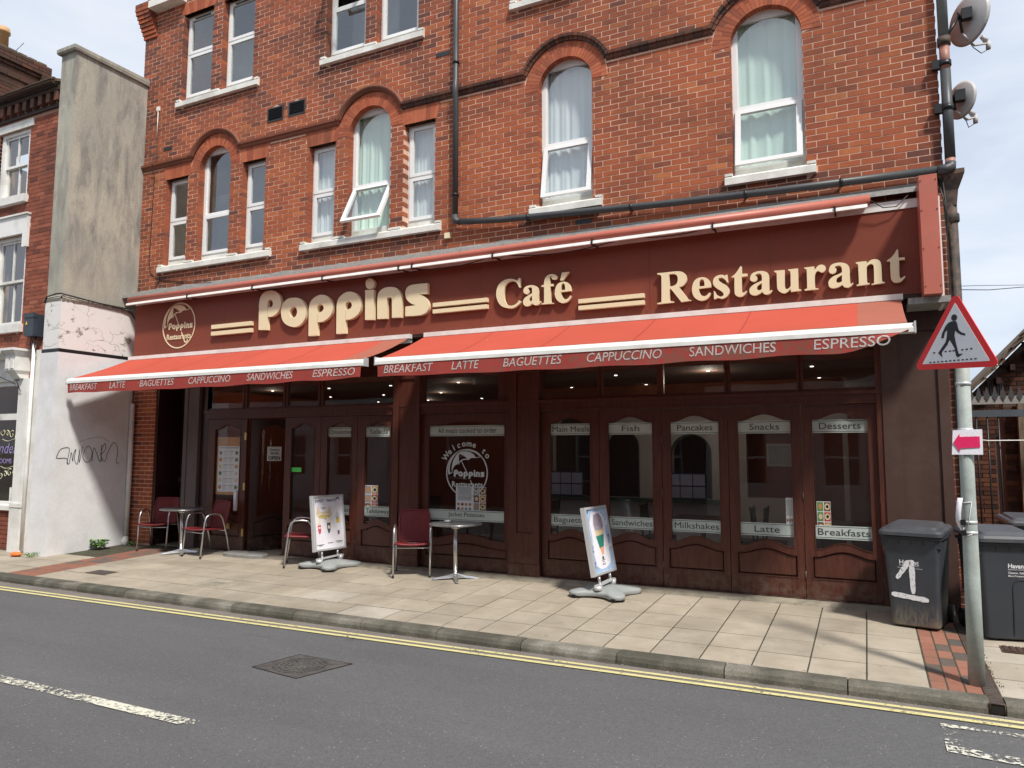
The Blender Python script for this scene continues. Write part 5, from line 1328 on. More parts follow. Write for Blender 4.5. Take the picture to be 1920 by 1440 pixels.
GR = [[(-1.174, 1.667), (-1.205, 1.756), (-1.345, 1.757), (-1.367, 1.783), (-1.304, 1.908), (-1.177, 1.934), (-1.159, 1.858), (-1.187, 1.68), (-1.148, 1.68), (-1.12, 1.858), (-1.09, 1.705), (-1.079, 1.832), (-1.044, 1.909), (-1.061, 1.755), (-1.015, 1.652), (-0.995, 1.755), (-0.977, 1.91)], [(-0.977, 1.91), (-0.977, 1.678), (-0.927, 1.962)], [(-0.883, 1.91), (-0.916, 1.78), (-0.856, 1.689), (-0.777, 1.727), (-0.757, 1.858), (-0.818, 1.963), (-0.883, 1.91)], [(-0.748, 1.701), (-0.72, 1.937), (-0.594, 1.686), (-0.589, 1.991)], [(-0.572, 1.699), (-0.589, 1.858), (-0.528, 2.018), (-0.507, 1.912), (-0.586, 1.805), (-0.509, 1.698), (-0.461, 1.858), (-0.355, 2.034), (-0.275, 1.913), (-0.291, 1.683), (-0.232, 1.674)], [(-1.0, 2.03), (-.8, 2.10), (-.6, 2.12), (-.45, 2.04)]]
def wx(z): return PX1 + .045 + .020 * (3.534 - z) / 3.43 + .0015
b = MB()
for k_, st_ in enumerate(GR):
    s2 = ' '.join(f'{int(y * 1000)},{int(z * 1000)}' + ('c' if i in (0, len(st_) - 1) else '') for i, (y, z) in enumerate(st_))
    pts = smooth_loop(s2, 5); pts = pts[:len(pts) - (1 if k_ == 2 else 0)]
    b.tube([(wx(z), y, z) for y, z in pts if True], .0055 if k_ < 5 else .002, 4, ends=True)
part('scrawled_tag', b, m_text_dark, pwall)
# black cable on the wall and the cable running along the render crack
t_ = tag(part('wall_cable', (lambda q: (q.tube([(PX0 + .0, PY - .035, 4.40), (PX0 + .05, PY - .04, 4.50), (PX1 - .1, PY - .04, 4.53), (PX1 + .03, PY - .04, 4.525), (PX1 + .05, PY + .25, 4.50), (PX1 + .05, -.75, 4.475), (PX1 + .05, -.35, 4.46), (PX1 + .05, -.15, 4.42), (PX1 + .06, -.05, 4.30), (PX1 + .07, -.03, 4.1), (PX1 + .07, -.02, 3.6)], .014, 6), q)[1])(MB()), m_cable), 'thick black cable crossing the flaking white band of the wall', 'cable')
random.seed(2)
tag(part('telephone_wire', (lambda q: (q.tube([(-11.80, -.01, 8.3), (-11.80, -.012, 7.3), (-11.83, -.09, 7.2), (-11.82, -.012, 7.0), (-11.86, -.012, 5.4), (-11.80, -.012, 5.15), (-11.55, -.012, 5.0), (-11.0, -.012, 4.92), (-10.2, -.03, 4.86)], .007, 5), q.tube([(-11.57, -.012, 5.13), (-11.56, -.012, 4.98), (-11.65, -.012, 4.88)], .006, 5), q)[-1])(MB()), m_cable), 'thin black wire hanging down the left edge of the cafe brickwork', 'wire')
q = MB(); q.box(-11.84, -11.77, -.03, 0, 8.28, 8.36); q.tube([(-11.80, -.02, 8.28), (-11.80, -.02, 7.75)], .008, 5); tag(part('security_light', q, m_whitetrim), 'small white fitting on the brickwork beside the party wall', 'fitting')
# white pipe in the corner, under the left awning
t_ = thing('downpipe', 'white plastic pipe in the corner under the end of the left awning', 'drainpipe', (-12.03, -.07, .2))
b = MB(); b.tube([(-12.03, -.07, .24), (-12.03, -.07, 2.74)], .042, 12); part('pipe', b, m_whitewood, t_)
b = MB(); b.tube([(-12.03, -.07, .19), (-12.03, -.09, .28), (-12.03, -.07, .36)], [.065, .06, .045], 12); part('shoe', b, m_whitewood, t_)
b = MB(); b.tube([(-12.03, -.07, 2.74), (-12.03, -.07, 3.5)], .012, 6); part('cable', b, m_cable, t_)
# weeds
def weed(name, lab, x, y, n, h, sp, seed):
    rr = random.Random(seed); b = MB(); z = PZ(y)
    for i in range(n):
        a = rr.uniform(0, 2 * pi); r = rr.uniform(.1, 1) * sp; hh = h * rr.uniform(.35, 1); px = x + r * cos(a); py = y + r * sin(a) * .7
        L = rr.uniform(.05, .09) * h / .2; tx = cos(a + rr.uniform(-.6, .6)); ty = sin(a + rr.uniform(-.6, .6)); up = rr.uniform(-.3, .5)
        nx, ny = -ty, tx; w_ = L * .38; pz = z + hh
        b.face([(px, py, pz), (px + tx * L * .5 + nx * w_, py + ty * L * .5 + ny * w_, pz + up * L * .4), (px + tx * L, py + ty * L, pz + up * L * .4 - .01), (px + tx * L * .5 - nx * w_, py + ty * L * .5 - ny * w_, pz + up * L * .5)])
    lv = b; s_ = MB()
    for i in range(max(4, n // 8)):
        a = rr.uniform(0, 2 * pi); s_.tube([(x, y, z - .01), (x + sp * .5 * cos(a), y + sp * .4 * sin(a), z + h * .6), (x + sp * .8 * cos(a), y + sp * .6 * sin(a), z + h * .85)], .003, 4)
    t_ = thing(name, lab, 'plant', (x, y, z)); part('leaves', lv, m_leaf, t_, recalc=False); part('stems', s_, m_leaf, t_)
weed('weed', 'broad leafed green weed at the foot of the white wall', -11.98, -.62, 150, .17, .15, 1)
weed('grass_tuft', 'low grassy weed at the outer corner of the white wall', -12.3, -1.56, 90, .07, .15, 2)
weed('weed', 'tiny weeds at the base of the white pipe near the first red chair', -11.85, -.06, 70, .07, .2, 3)

# ------------------------------------------------------------------ NEIGHBOUR HOUSE on the left
nb = thing('neighbour_house', 'red brick house with white sash windows and old tiled roof left of the grey wall', 'house', (-14.5, 2, .2))
NY = -1.30; NX0 = -17.5; NX1 = PX0
nbw = [(-14.45, -13.52, 6.50, 7.78), (-14.40, -13.42, 4.12, 5.76), (-16.6, -15.7, 6.50, 7.78), (-16.55, -15.6, 4.12, 5.76)]
b = MB(); b.plate(rect(NX0, NX1, .1, 8.3), [rect(*w_) for w_ in nbw] + [rect(-17.2, -13.24, .3, 3.55)], NY + .007, NY + .3)
b.box(NX0, NX1, 6.4, 6.7, .1, 8.3); b.box(NX0, NX0 + .3, NY + .3, 6.4, .1, 8.3); b.box(NX1 - .05, NX1 + .39, .31, 6.4, .1, 8.5)
part('wall', b, m_mortar_nb, nb)
opn = [('r', *w_) for w_ in nbw] + [('r', -14.62, -13.36, 5.77, 6.13), ('r', -14.6, -13.42, 7.78, 7.93), ('r', -17.4, -12.9, .9, 3.62), ('r', -17.4, -12.9, .2, .3)]
for w_ in nbw: opn.append(('r', w_[0] - .05, w_[1] + .05, w_[2] - .14, w_[2]))
pc = brick_pieces(NX0, NX1, .2, 7.98, -13.0, 6.6, opn)
rr_ = random.Random(4)
lay_bricks(pc, nb, m_brick_nb, NY, .10, 300, tone_fn=lambda x, z: max(0, min(1, rr_.gauss(.5, .22))), seed=9, visible=lambda p: p[1] > -14.9 and (p[4] > 3.6 or p[4] < 1))
# dentil eaves
b = MB(); b.box(NX0, NX1, NY - .03, NY + .02, 7.985, 8.055); b.box(NX0, NX1, NY - .12, NY + .02, 8.235, 8.31); part('eaves_course', b, m_string, nb)
x = NX1 - .10; rr = random.Random(6)
dm = MB(); dm.box(-.055, .055, -.06, .05, -.085, .085); dmm = dm.mesh('dentil_brick', m_string)
while x > -16.5: o = link('dentil_brick', dmm, nb, Matrix.Translation((x, NY - .05, 8.148))); o['tone'] = rr.uniform(.2, .8); x -= .23
b = MB(); b.tube([(NX0, NY - .20, 8.36), (NX1 - .02, NY - .20, 8.36)], .06, 10); part('gutter', b, m_string, nb)
m_rooft = mat('mossy_roof_tile', (.12, .085, .06), .9, .35, 5, 60, .2, .4, dirt=(.13, .13, .06), dscale=4, damt=.7)
rr = random.Random(3); tl_ = MB(); tl_.box(-.083, .083, -.10, .10, -.008, .008); tlm = tl_.mesh('roof_tile', m_rooft)
sl_ = radians(23); b = MB(); b.hexa([(NX0, NY - .2, 8.34), (NX1 + .0, NY - .2, 8.34), (NX1, 2.2, 8.34 + 3.7 * math.tan(sl_)), (NX0, 2.2, 8.34 + 3.7 * math.tan(sl_)), (NX0, NY - .2, 8.38), (NX1, NY - .2, 8.38), (NX1, 2.2, 8.38 + 3.7 * math.tan(sl_)), (NX0, 2.2, 8.38 + 3.7 * math.tan(sl_))]); part('roof', b, m_rooft, nb)
for r in range(6):
    for c in range(16):
        y = NY - .18 + r * .11; z = 8.395 + (y - NY + .18) * math.tan(sl_)
        o = link('roof_tile', tlm, nb, Matrix.Translation((NX1 - .09 - c * .17 - (r % 2) * .085, y, z + rr.uniform(-.004, .004))) @ Matrix.Rotation(sl_ - .06, 4, 'X'))
# chimney behind
b = MB(); CX0, CX1 = -16.3, -15.5; b.box(CX0, CX1, -1.35, .02, 8.2, 10.0); part('chimney', b, m_mortar_nb, nb)
b = MB(); rr = random.Random(12)
for k in range(int(1.75 / BH)):
    z0 = 8.3 + k * BH; ex = 0
    if 9.46 < z0 < 9.58: ex = .03
    if z0 > 9.70: ex = .035
    if z0 > 9.78: ex = .08
    y = -1.4 - (.11 if k % 2 else 0)
    while y < .03 + ex: b.tn = rr.uniform(0, .4); b.box(CX1 - .1, CX1 + .012 + ex, y, min(y + .218, .035 + ex), z0, z0 + .066); y += BL
    x = CX0
    while x < CX1 - .1: b.tn = rr.uniform(0, .4); b.box(x, x + .218, -.08, .035 + ex, z0, z0 + .066); x += BL
o = part('chimney_brickwork', b, m_string, nb, tones=True, recalc=False); o['kind'] = 'stuff'
b = MB(); b.rings([[(CX0, -1.5, 10.02), (CX1 + .06, -1.5, 10.02), (CX1 + .06, .08, 10.02), (CX0, .08, 10.02)], [(CX0, -1.4, 10.12), (CX1 - .12, -1.4, 10.12), (CX1 - .12, -.05, 10.12), (CX0, -.05, 10.12)]], True, False); part('chimney_cap', b, m_render, nb)
for i in range(7): b = MB(); y = -1.2 + i * .2; b.box(CX1 - .16, CX1 - .03, y - .09, y + .08, 10.07 + rr.uniform(-.01, .02), 10.13); part('cap_tile', b, m_rooft, nb)
b = MB(); b.tube([(-15.75, -.72, 10.0), (-15.75, -.72, 10.46), (-15.75, -.72, 10.47), (-15.75, -.72, 10.52), (-15.75, -.72, 10.53), (-15.75, -.72, 10.58)], [.125, .115, .145, .145, .13, .13], 18); part('chimney_pot', b, mat('buff_clay_pot', (.50, .29, .14), .7, .1, 4), nb)
b = MB(); b.tube([(-15.62, -.55, 10.1), (-15.55, -.40, 10.38)], .006, 5); part('aerial_stub', b, m_black, nb)
# sash windows
def sashwin(x0, x1, z0, z1):
    b = MB(); zm = (z0 + z1) / 2; xm = (x0 + x1) / 2; y = NY + .07
    b.plate(rect(x0, x1, z0, z1), [rect(x0 + .10, x1 - .10, z0 + .04, z1 - .06)], y - .03, y + .08); w_ = part('window', b, m_whitewood, nb)
    for (a, c, yy) in ((zm - .02, z1 - .06, y), (z0 + .04, zm + .02, y + .04)):
        b = MB(); b.plate(rect(x0 + .10, x1 - .10, a, c), [rect(x0 + .145, xm - .012, a + .045, c - .045), rect(xm + .012, x1 - .145, a + .045, c - .045)], yy, yy + .035); part('sash', b, m_whitewood, w_)
        b = MB(); b.face([(x0 + .12, yy + .02, a), (x1 - .12, yy + .02, a), (x1 - .12, yy + .02, c), (x0 + .12, yy + .02, c)]); part('pane', b, m_glass, w_, recalc=False)
    b = MB(); b.box(x0, x1, y + .9, y + .92, z0, z1); part('room_lining', b, m_room_dark, w_)
    curtain(x1 - .42, x1 - .1, z0, z1, y + .2, w_, m_room, 3, .02)
for w_ in nbw: sashwin(*w_)
for x0, x1, z0, z1 in nbw:
    b = MB(); b.box(x0 - .05, x1 + .05, NY - .08, NY + .1, z0 - .14, z0); b.box(x0 - .04, x1 + .0, NY - .03, NY + .1, z0 - .0, z0 + .05) if z0 < 5 else None; part('window_sill', b, m_whitewood, nb)
for x0, x1 in ((-14.62, -13.36), (-16.75, -15.5)):
    b = MB(); b.plate([(x0, 5.52), (x0 + .13, 5.52), (x0 + .13, 5.77), (x1 - .13, 5.77), (x1 - .13, 5.52), (x1, 5.52), (x1, 6.11), (x0, 6.11)], [], NY - .05, NY + .05); b.box(x0 - .02, x1 + .02, NY - .08, NY + .05, 6.11, 6.14); part('lintel', b, m_whitewood, nb)
b = MB(); b.box(-14.6, -13.42, NY - .02, NY + .1, 7.79, 7.93); b.box(-16.8, -15.6, NY - .02, NY + .1, 7.79, 7.93); part('lintel', b, m_sill, nb)
# its shopfront: fascia cornice, console bracket, pilaster, window
b = MB(); b.rings([[(xx, y, z) for y, z in ((NY, 3.66), (NY - .30, 3.62), (NY - .30, 3.57), (NY - .22, 3.52), (NY - .10, 3.50), (NY, 3.45))] for xx in (-17.4, -13.42)], True, False); part('cornice', b, m_whitewood, nb)
b = MB(); b.box(-17.4, -13.42, NY - .06, NY + .3, 3.10, 3.47); part('fascia', b, m_whitewood, nb)
b = MB(); cx_, cy_ = -13.22, NY
b.box(-13.42, -13.02, NY - .34, NY + .05, 3.60, 3.64)
b.rings([[(-13.40, NY - .32, 3.60), (-13.04, NY - .32, 3.60), (-13.04, NY, 3.60), (-13.40, NY, 3.60)], [(-13.36, NY - .26, 3.52), (-13.08, NY - .26, 3.52), (-13.08, NY, 3.52), (-13.36, NY, 3.52)], [(-13.36, NY - .26, 3.26), (-13.08, NY - .26, 3.26), (-13.08, NY, 3.26), (-13.36, NY, 3.26)], [(-13.33, NY - .20, 3.20), (-13.11, NY - .20, 3.20), (-13.11, NY, 3.20), (-13.33, NY, 3.20)], [(-13.33, NY - .14, 3.13), (-13.11, NY - .14, 3.13), (-13.11, NY, 3.13), (-13.33, NY, 3.13)]], True, False)
b.box(-13.33, -13.24, NY - .275, NY - .25, 3.29, 3.48); b.box(-13.20, -13.11, NY - .275, NY - .25, 3.29, 3.48)
part('console_bracket', b, m_whitewood, nb)
b = MB(); b.box(-13.24, -12.98, NY - .08, NY + .25, .16, 3.13); b.box(-13.27, -12.95, NY - .10, NY, .92, .99); b.box(-13.26, -12.96, NY - .095, NY, .14, .90); part('pilaster', b, m_whitewood, nb)
b = MB(); b.box(-12.95, -12.60, NY - .035, NY + .2, .16, 3.62); part('pier', b, m_whitewood, nb)
fw = MB(); fw.plate(rect(-17.2, -13.24, .88, 3.10), [rect(-17.1, -13.30, 1.0, 2.42), rect(-17.1, -13.30, 2.53, 3.02)], NY - .02, NY + .10); fwo = part('shop_window', fw, m_whitewood, nb)
b = MB(); b.face([(-17.1, NY + .05, 1.0), (-13.3, NY + .05, 1.0), (-13.3, NY + .05, 3.02), (-17.1, NY + .05, 3.02)]); part('pane', b, m_glass_shop, fwo, recalc=False)
b = MB(); b.box(-17.2, -13.24, NY - .08, NY + .02, .86, .94); part('shop_sill', b, m_whitewood, fwo)
b = MB(); b.box(-17.2, -13.0, NY + 2.2, NY + 2.25, .2, 3.1); part('shop_back_wall', b, m_room_dark, nb)
b = MB(); b.box(-17.2, -13.0, NY + .05, NY + 2.2, .15, .3); part('shop_floor', b, m_room_dark, nb)
m_lilac = mat('lilac_window_lettering', (.32, .26, .50), .5); m_creamv = mat('cream_window_scroll', (.60, .58, .40), .5)
lettering('Lavender', -14.42, -13.36, 1.84, 2.02, NY + .042, m_lilac, fwo, bold=-.005, shear=.3); lettering('ROOMS', -13.95, -13.52, 1.66, 1.745, NY + .042, m_lilac, fwo)
b = MB(); rr = random.Random(5)
def spiral(cx, cz, r, turns, dirn, a0):
    pts = [(cx + r * (1 - t * .8) * cos(a0 + dirn * t * turns * 2 * pi), NY + .04, cz + r * (1 - t * .8) * sin(a0 + dirn * t * turns * 2 * pi)) for t in [i / 16 for i in range(17)]]
    q = MB(); q.tube(pts, [.010 - .006 * i / 16 for i in range(17)], 4); part('window_scroll', q, m_creamv, fwo)
for sgn, zc in ((1, 2.14), (-1, 1.52)):
    for i in range(9): spiral(-13.42 - i * .13, zc + sgn * (.04 * i * (.6 if i < 4 else .2)), .055 + .02 * (i % 2), 1.1, 1 if i % 2 else -1, i)
    b = MB(); b.tube([(-13.35 - .06 * i, NY + .04, zc - sgn * .07 + .02 * sin(i * .9)) for i in range(9)], .006, 4); part('window_scroll', b, m_creamv, fwo)
# brick stall riser
rr = random.Random(6); b = MB(); k = 0; z = .22
while z < .84:
    x = -17.2 + (.11 if k % 2 else 0)
    while x < -13.26: b.tn = rr.uniform(.05, .5); b.box(x, min(x + .218, -13.25), NY - .03, NY + .1, z, z + .066); x += BL
    z += BH; k += 1
o = part('stall_riser_bricks', b, m_brick_nb, nb, tones=True, recalc=False); o['kind'] = 'stuff'
# white chairs in that window
for i, x in enumerate((-13.85, -13.45)):
    t_ = thing('white_chair', ['white painted chair in the neighbouring shop window, nearer the left edge', 'white painted chair in the neighbouring shop window beside the pilaster'][i], 'chair', (x, NY + .5, .3)); b = MB()
    for dx in (-.17, .17): b.tube([(x + dx, NY + .35, .30), (x + dx, NY + .35, 1.22)], .022, 6); 
    part('back_post', b, m_whitewood, t_); b = MB(); b.box(x - .17, x + .17, NY + .34, NY + .37, 1.02, 1.10); b.box(x - .17, x + .17, NY + .34, NY + .37, .85, .92); part('rail', b, m_whitewood, t_); b = MB(); b.box(x - .19, x + .19, NY + .35, NY + .75, .72, .75); part('seat', b, m_whitewood, t_)
b = MB(); b.tube([(-14.2, NY - .12, 3.08), (-13.1, NY - .12, 3.08)], .012, 6); 
# junction box, cables and pipes
t_ = thing('junction_box', 'dark grey electricity box with yellow warning label on the neighbour brickwork', 'box', (-12.85, NY - .1, 3.9))
b = MB(); b.box(-12.99, -12.74, NY - .20, NY, 3.84, 4.22); b.box(-13.0, -12.73, NY - .21, NY - .15, 4.16, 4.235); part('housing', b, mat('slate_grey_plastic', (.035, .045, .06), .45), t_)
b = MB(); b.face([(-12.95, NY - .205, 4.04), (-12.89, NY - .205, 4.04), (-12.92, NY - .205, 4.11)]); part('warning_label', b, mat('warning_yellow', (.75, .55, .05), .5), t_, recalc=False)
b = MB(); rr = random.Random(3)
for i in range(4): b.tube([(-12.93 + .05 * i, NY - .1, 3.84), (-12.9 + .05 * i + rr.uniform(-.05, .05), NY - .12, 3.7), (-12.85 + rr.uniform(-.06, .06), NY - .08, 3.55)], .009, 5)
part('cables', b, m_cable, t_)
t_ = thing('downpipe', 'thin white pipe beside the neighbour pilaster ending in an orange cap', 'drainpipe', (-12.86, NY - .07, .2))
b = MB(); b.tube([(-12.84, NY - .10, 3.72), (-12.84, NY - .10, 1.6), (-12.86, NY - .09, 1.5), (-12.86, NY - .09, .22)], .028, 10); part('pipe', b, m_whitewood, t_)
b = MB(); b.ellipsoid((-12.60, -1.62, .20), (.12, .07, .035), 12, 6); tag(part('orange_cap', b, m_orange), 'squashed orange plastic object on the pavement under the neighbour pipes', 'litter')
# hanging ball and bracket
t_ = thing('hanging_topiary_ball', 'teal green leafy ball hanging on a bracket outside the neighbour shop', 'hanging decoration', (-13.78, NY - .45, 2.6))
rr = random.Random(4); b = MB()
for i in range(420):
    th = math.acos(rr.uniform(-1, 1)); ph = rr.uniform(0, 2 * pi); r = .125 * rr.uniform(.82, 1.06); c = Vector((-13.58 + r * sin(th) * cos(ph), NY - .35 + r * sin(th) * sin(ph), 2.84 + r * cos(th))); d = Vector((rr.uniform(-1, 1), rr.uniform(-1, 1), rr.uniform(-1, 1))).normalized() * .018; e2 = d.cross(Vector((rr.random(), rr.random(), 1))).normalized() * .012
    b.face([c - d, c + e2, c + d, c - e2])
part('foliage', b, mat('teal_foliage', (.05, .23, .19), .6, .35, 30), t_, recalc=False)
b = MB(); b.ellipsoid((-13.58, NY - .35, 2.84), (.1, .1, .1), 12, 8); part('core', b, mat('dark_teal', (.015, .07, .06), .8), t_)
b = MB(); b.tube([(-13.58, NY - .35, 2.96), (-13.58, NY - .35, 3.25)], .003, 4); b.tube([(-13.9, NY - .28, 3.30), (-13.58, NY - .35, 3.22), (-13.15, NY - .18, 3.02)], .008, 5); b.tube([(-13.15, NY - .10, 2.9), (-13.15, NY - .18, 3.1)], .008, 5); part('bracket', b, m_cable, t_)

# ------------------------------------------------------------------ PIPES on the cafe building
def clip(b, p, ax, r=.065):
    if ax == 'z': b.tube([(p[0], p[1], p[2] - .018), (p[0], p[1], p[2] + .018)], r, 12)
    else: b.tube([(p[0] - .018, p[1], p[2]), (p[0] + .018, p[1], p[2])], r, 12)
    b.box(p[0] - .012, p[0] + .012, p[1], 0, p[2] - .012, p[2] + .012)
t_ = thing('waste_pipe', 'dark grey pipe running down the middle of the brickwork and along above the sign', 'drainpipe', (-5.27, -.1, 5.2))
b = MB(); b.tube([(-5.27, -.085, 11.0), (-5.265, -.085, 8.0), (-5.26, -.085, 7.35), (-5.24, -.13, 7.25), (-5.24, -.13, 7.12), (-5.255, -.085, 7.0), (-5.25, -.085, 5.30)], .042, 12); part('vertical_pipe', b, m_pipe_dark, t_)
b = MB(); b.tube([(-5.25, -.085, 5.30), (-5.245, -.085, 5.215), (-5.17, -.085, 5.19)], .05, 12); part('bend', b, m_pipe_dark, t_)
b = MB(); b.tube([(-5.17, -.085, 5.19), (-4.5, -.085, 5.125), (-2.24, -.085, 5.01), (-.9, -.085, 4.965), (.80, -.085, 4.935)], .045, 12); part('long_pipe', b, m_pipe_dark, t_)
for p, ax in (((-5.26, -.085, 7.62), 'z'), ((-5.265, -.085, 9.2), 'z'), ((-4.08, -.085, 5.098), 'x'), ((-2.62, -.085, 5.025), 'x'), ((-1.2, -.085, 4.975), 'x'), ((-.15, -.085, 4.952), 'x'), ((-5.25, -.085, 5.6), 'z')):
    b = MB(); clip(b, p, ax, .052); part('pipe_clip', b, m_black, t_)
t_ = thing('soil_pipe', 'tall pipe with pink and black painted bands up the right corner of the building', 'drainpipe', (.93, -.06, 4.9))
segs = [(4.94, 5.05, m_pipe_pink, .05), (5.05, 6.05, m_pipe_dark, .052), (6.05, 6.33, m_pipe_pink, .05), (6.33, 6.42, m_rust, .066), (6.42, 8.2, m_pipe_green, .052), (8.2, 11, m_pipe_dark, .052)]
for a, c, mt_, r in segs: b = MB(); b.tube([(.925, -.06, a), (.925, -.06, c)], r, 14); part('pipe_section', b, mt_, t_)
b = MB(); b.tube([(.80, -.085, 4.935), (.88, -.085, 4.93), (.925, -.07, 4.955), (.925, -.06, 5.0)], .055, 12); part('bend', b, m_pipe_dark, t_)
for z in (5.62, 6.12, 7.4): b = MB(); b.box(.80, .90, -.09, -.03, z - .05, z + .05); b.cyl((.925, -.06, z - .03), (.925, -.06, z + .03), .062, 12); part('pipe_clip', b, m_black, t_)
t_ = thing('rainwater_pipe', 'rusty cast iron downpipe with hopper head below the black bend at the right corner', 'drainpipe', (.93, .05, .3))
b = MB(); b.rings([[(.80, -.06, 4.93), (1.05, -.06, 4.93), (1.05, .16, 4.93), (.80, .16, 4.93)], [(.80, -.06, 4.88), (1.05, -.06, 4.88), (1.05, .16, 4.88), (.80, .16, 4.88)], [(.86, .0, 4.72), (.99, .0, 4.72), (.99, .12, 4.72), (.86, .12, 4.72)], [(.87, .01, 4.55), (.97, .01, 4.55), (.97, .11, 4.55), (.87, .11, 4.55)]], True, False); part('hopper', b, m_rust, t_)
b = MB(); b.tube([(.925, .06, 4.6), (.925, .06, .25)], .052, 12); part('pipe', b, m_rust, t_)
for z in (4.42, 3.2, 1.9): b = MB(); b.tube([(.925, .06, z - .05), (.925, .06, z - .04), (.925, .06, z + .04), (.925, .06, z + .05)], [.06, .07, .07, .06], 12); part('collar', b, m_rust, t_)
tag(part('cable_bundle', (lambda q: ([q.tube([(.80 + .02 * i, -.02 - .02 * i, 4.86), (.84 + .015 * i, -.08, 4.6 - .1 * i), (.86, -.03, 4.2), (.855 + .01 * i, -.02, 2.5), (.86 + .012 * i, -.02, .5)], .008, 5) for i in range(3)], q)[1])(MB()), m_cable), 'black cables hanging down behind the right end of the sign', 'cable')

# satellite dishes
def dish(lab, base, c, R, seed):
    t_ = thing('satellite_dish', lab, 'satellite dish', base, group='satellite dishes on the right corner pipe')
    n = Vector((.74, .67, -.05)).normalized(); c = Vector(c)        # the dish looks away from the street
    u = n.cross(Vector((0, 0, 1))).normalized(); v = u.cross(n)
    b = MB(); rs = []
    for i in range(9):
        r = R * i / 8; d = .20 * R * (i / 8) ** 2
        rs.append([c + (u * cos(2 * pi * j / 36) * .94 + v * sin(2 * pi * j / 36) * 1.06) * max(r, .001) + n * d for j in range(36)])
    back = [[p - n * .010 for p in r] for r in rs]
    b.rings(rs[::-1] + back, True)
    part('reflector', b, m_dish, t_)
    b = MB(); b.tube([base, c - n * .10], .018, 8); b.box(c.x - .05, c.x + .05, c.y - .13, c.y - .05, c.z - .06, c.z + .06); b.tube([c - n * .1 + v * .05, c - n * .05 - v * R * .65], .014, 6); part('mount', b, m_black, t_)
    tip = c + n * (R * 1.15) - v * R * .80
    b = MB(); b.tube([c - n * .05 - v * R * .7, c - v * R * 1.05 + n * .12, tip], .013, 6); part('arm', b, m_dish, t_)
    b = MB(); b.tube([tip - n * .03 + v * .02, tip - n * .10 + v * .06], [.03, .022], 10); b.tube([tip + v * .02, tip - v * .07], .024, 8); part('receiver', b, m_dish, t_)
    b = MB(); b.tube([tip - v * .07, tip - v * .14 - n * .1, c - v * R * 1.15 + n * .1, c - v * R * .8], .005, 5); part('cable', b, m_cable, t_)
dish('larger upper satellite dish on the pipe at the right corner', (.95, -.05, 6.43), (1.16, .10, 6.67), .275, 1)
dish('smaller lower satellite dish on the pipe at the right corner', (.95, -.05, 5.62), (1.06, .15, 5.78), .20, 2)
tag(part('overhead_wire', (lambda q: (q.tube([(1.0, 6, 4.85), (1.65, 7.4, 5.06), (2.5, 9.5, 5.40), (3.55, 12, 5.88), (6, 18, 7.0)], .009, 4), q.tube([(1.0, 6, 4.88), (2.2, 9.0, 5.42), (3.55, 12, 5.93), (6, 18, 7.05)], .006, 4), q)[-1])(MB()), m_cable), 'two thin overhead wires crossing the sky right of the building', 'wire')

# ------------------------------------------------------------------ SIGN POLE
PXp, PYp = .676, -2.31
t_ = thing('crossing_sign', 'red bordered triangular pedestrian crossing warning sign on a grey pole', 'road sign', (PXp, PYp, .13))
def pp(z): return (PXp + .008 * (z - .13), PYp, z)
b = MB(); b.tube([pp(.13), pp(.9), pp(1.6), pp(3.02)], [.057, .054, .050, .0475], 18); part('pole', b, m_steel, t_)
def roundtri(cx, cz, w_, r, n=6):
    h = w_ * .866; A = [(cx - w_ / 2, cz - h / 3), (cx + w_ / 2, cz - h / 3), (cx, cz + h * 2 / 3)]; out = []
    for k, (ax, az) in enumerate(A):
        dx, dz = cx - ax, cz - az; L = hypot(dx, dz); ccx, ccz = ax + dx / L * 2 * r, az + dz / L * 2 * r; a0 = (radians(150), radians(-90), radians(30))[k]; 
        for i in range(n + 1): a = a0 + radians(120) * i / n; out.append((ccx + r * cos(a), ccz + r * sin(a)))
    return out
TX, TZ = .646, 2.739
Yf = PYp - .085
TT = Matrix.Translation((TX, Yf, TZ)) @ Matrix.Rotation(-.689, 4, 'Z') @ Matrix.Rotation(.060, 4, 'Y') @ Matrix.Translation((-TX, -Yf, -TZ))
b = MB(); b.plate(roundtri(TX, TZ, .70, .035), [], Yf, Yf + .008); part('sign_plate', b, m_redsign, t_, TT)
b = MB(); b.plate(roundtri(TX, TZ - .0, .545, .004, 2), [], Yf - .0025, Yf - .0005); part('white_triangle', b, m_whitesign, t_, TT)
b = MB(); b.plate([(TX - .31, TZ - .19), (TX + .31, TZ - .19), (TX + .3, TZ - .14), (TX - .3, TZ - .14)], [], Yf + .009, Yf + .03); b.box(TX - .06, TX + .06, Yf + .009, Yf + .04, TZ + .12, TZ + .15); b.box(TX - .10, TX + .10, Yf + .009, Yf + .04, TZ - .12, TZ - .09); part('back_channel', b, m_alu_dull, t_, TT)
# walking figure traced in sign coordinates (px of a 990 wide crop)
def S2(l): return [(TX + (x - 423 - (z - 405) * .04) / 1010., TZ - (z - 440 + (x - 423) * .045) / 930.) for x, z in l]
fig = [S2([(412 + 24 * cos(a * pi / 8), 258 + 24 * sin(a * pi / 8)) for a in range(16)]),
       S2([(392, 285), (425, 283), (438, 300), (445, 330), (455, 352), (480, 370), (508, 378), (505, 392), (470, 384), (440, 368), (424, 350), (420, 390), (430, 430), (452, 500), (460, 522), (495, 522), (455, 548), (442, 540), (425, 480), (382, 418), (365, 455), (320, 512), (327, 548), (290, 515), (300, 503), (350, 435), (357, 400), (360, 345), (340, 365), (332, 405), (312, 408), (318, 370), (345, 315), (365, 295)])]
for dx_, dz_, n_ in ((222, 586, 12), ): pass
b = MB()
for f_ in fig: b.plate(f_, [], Yf - .005, Yf - .0026)
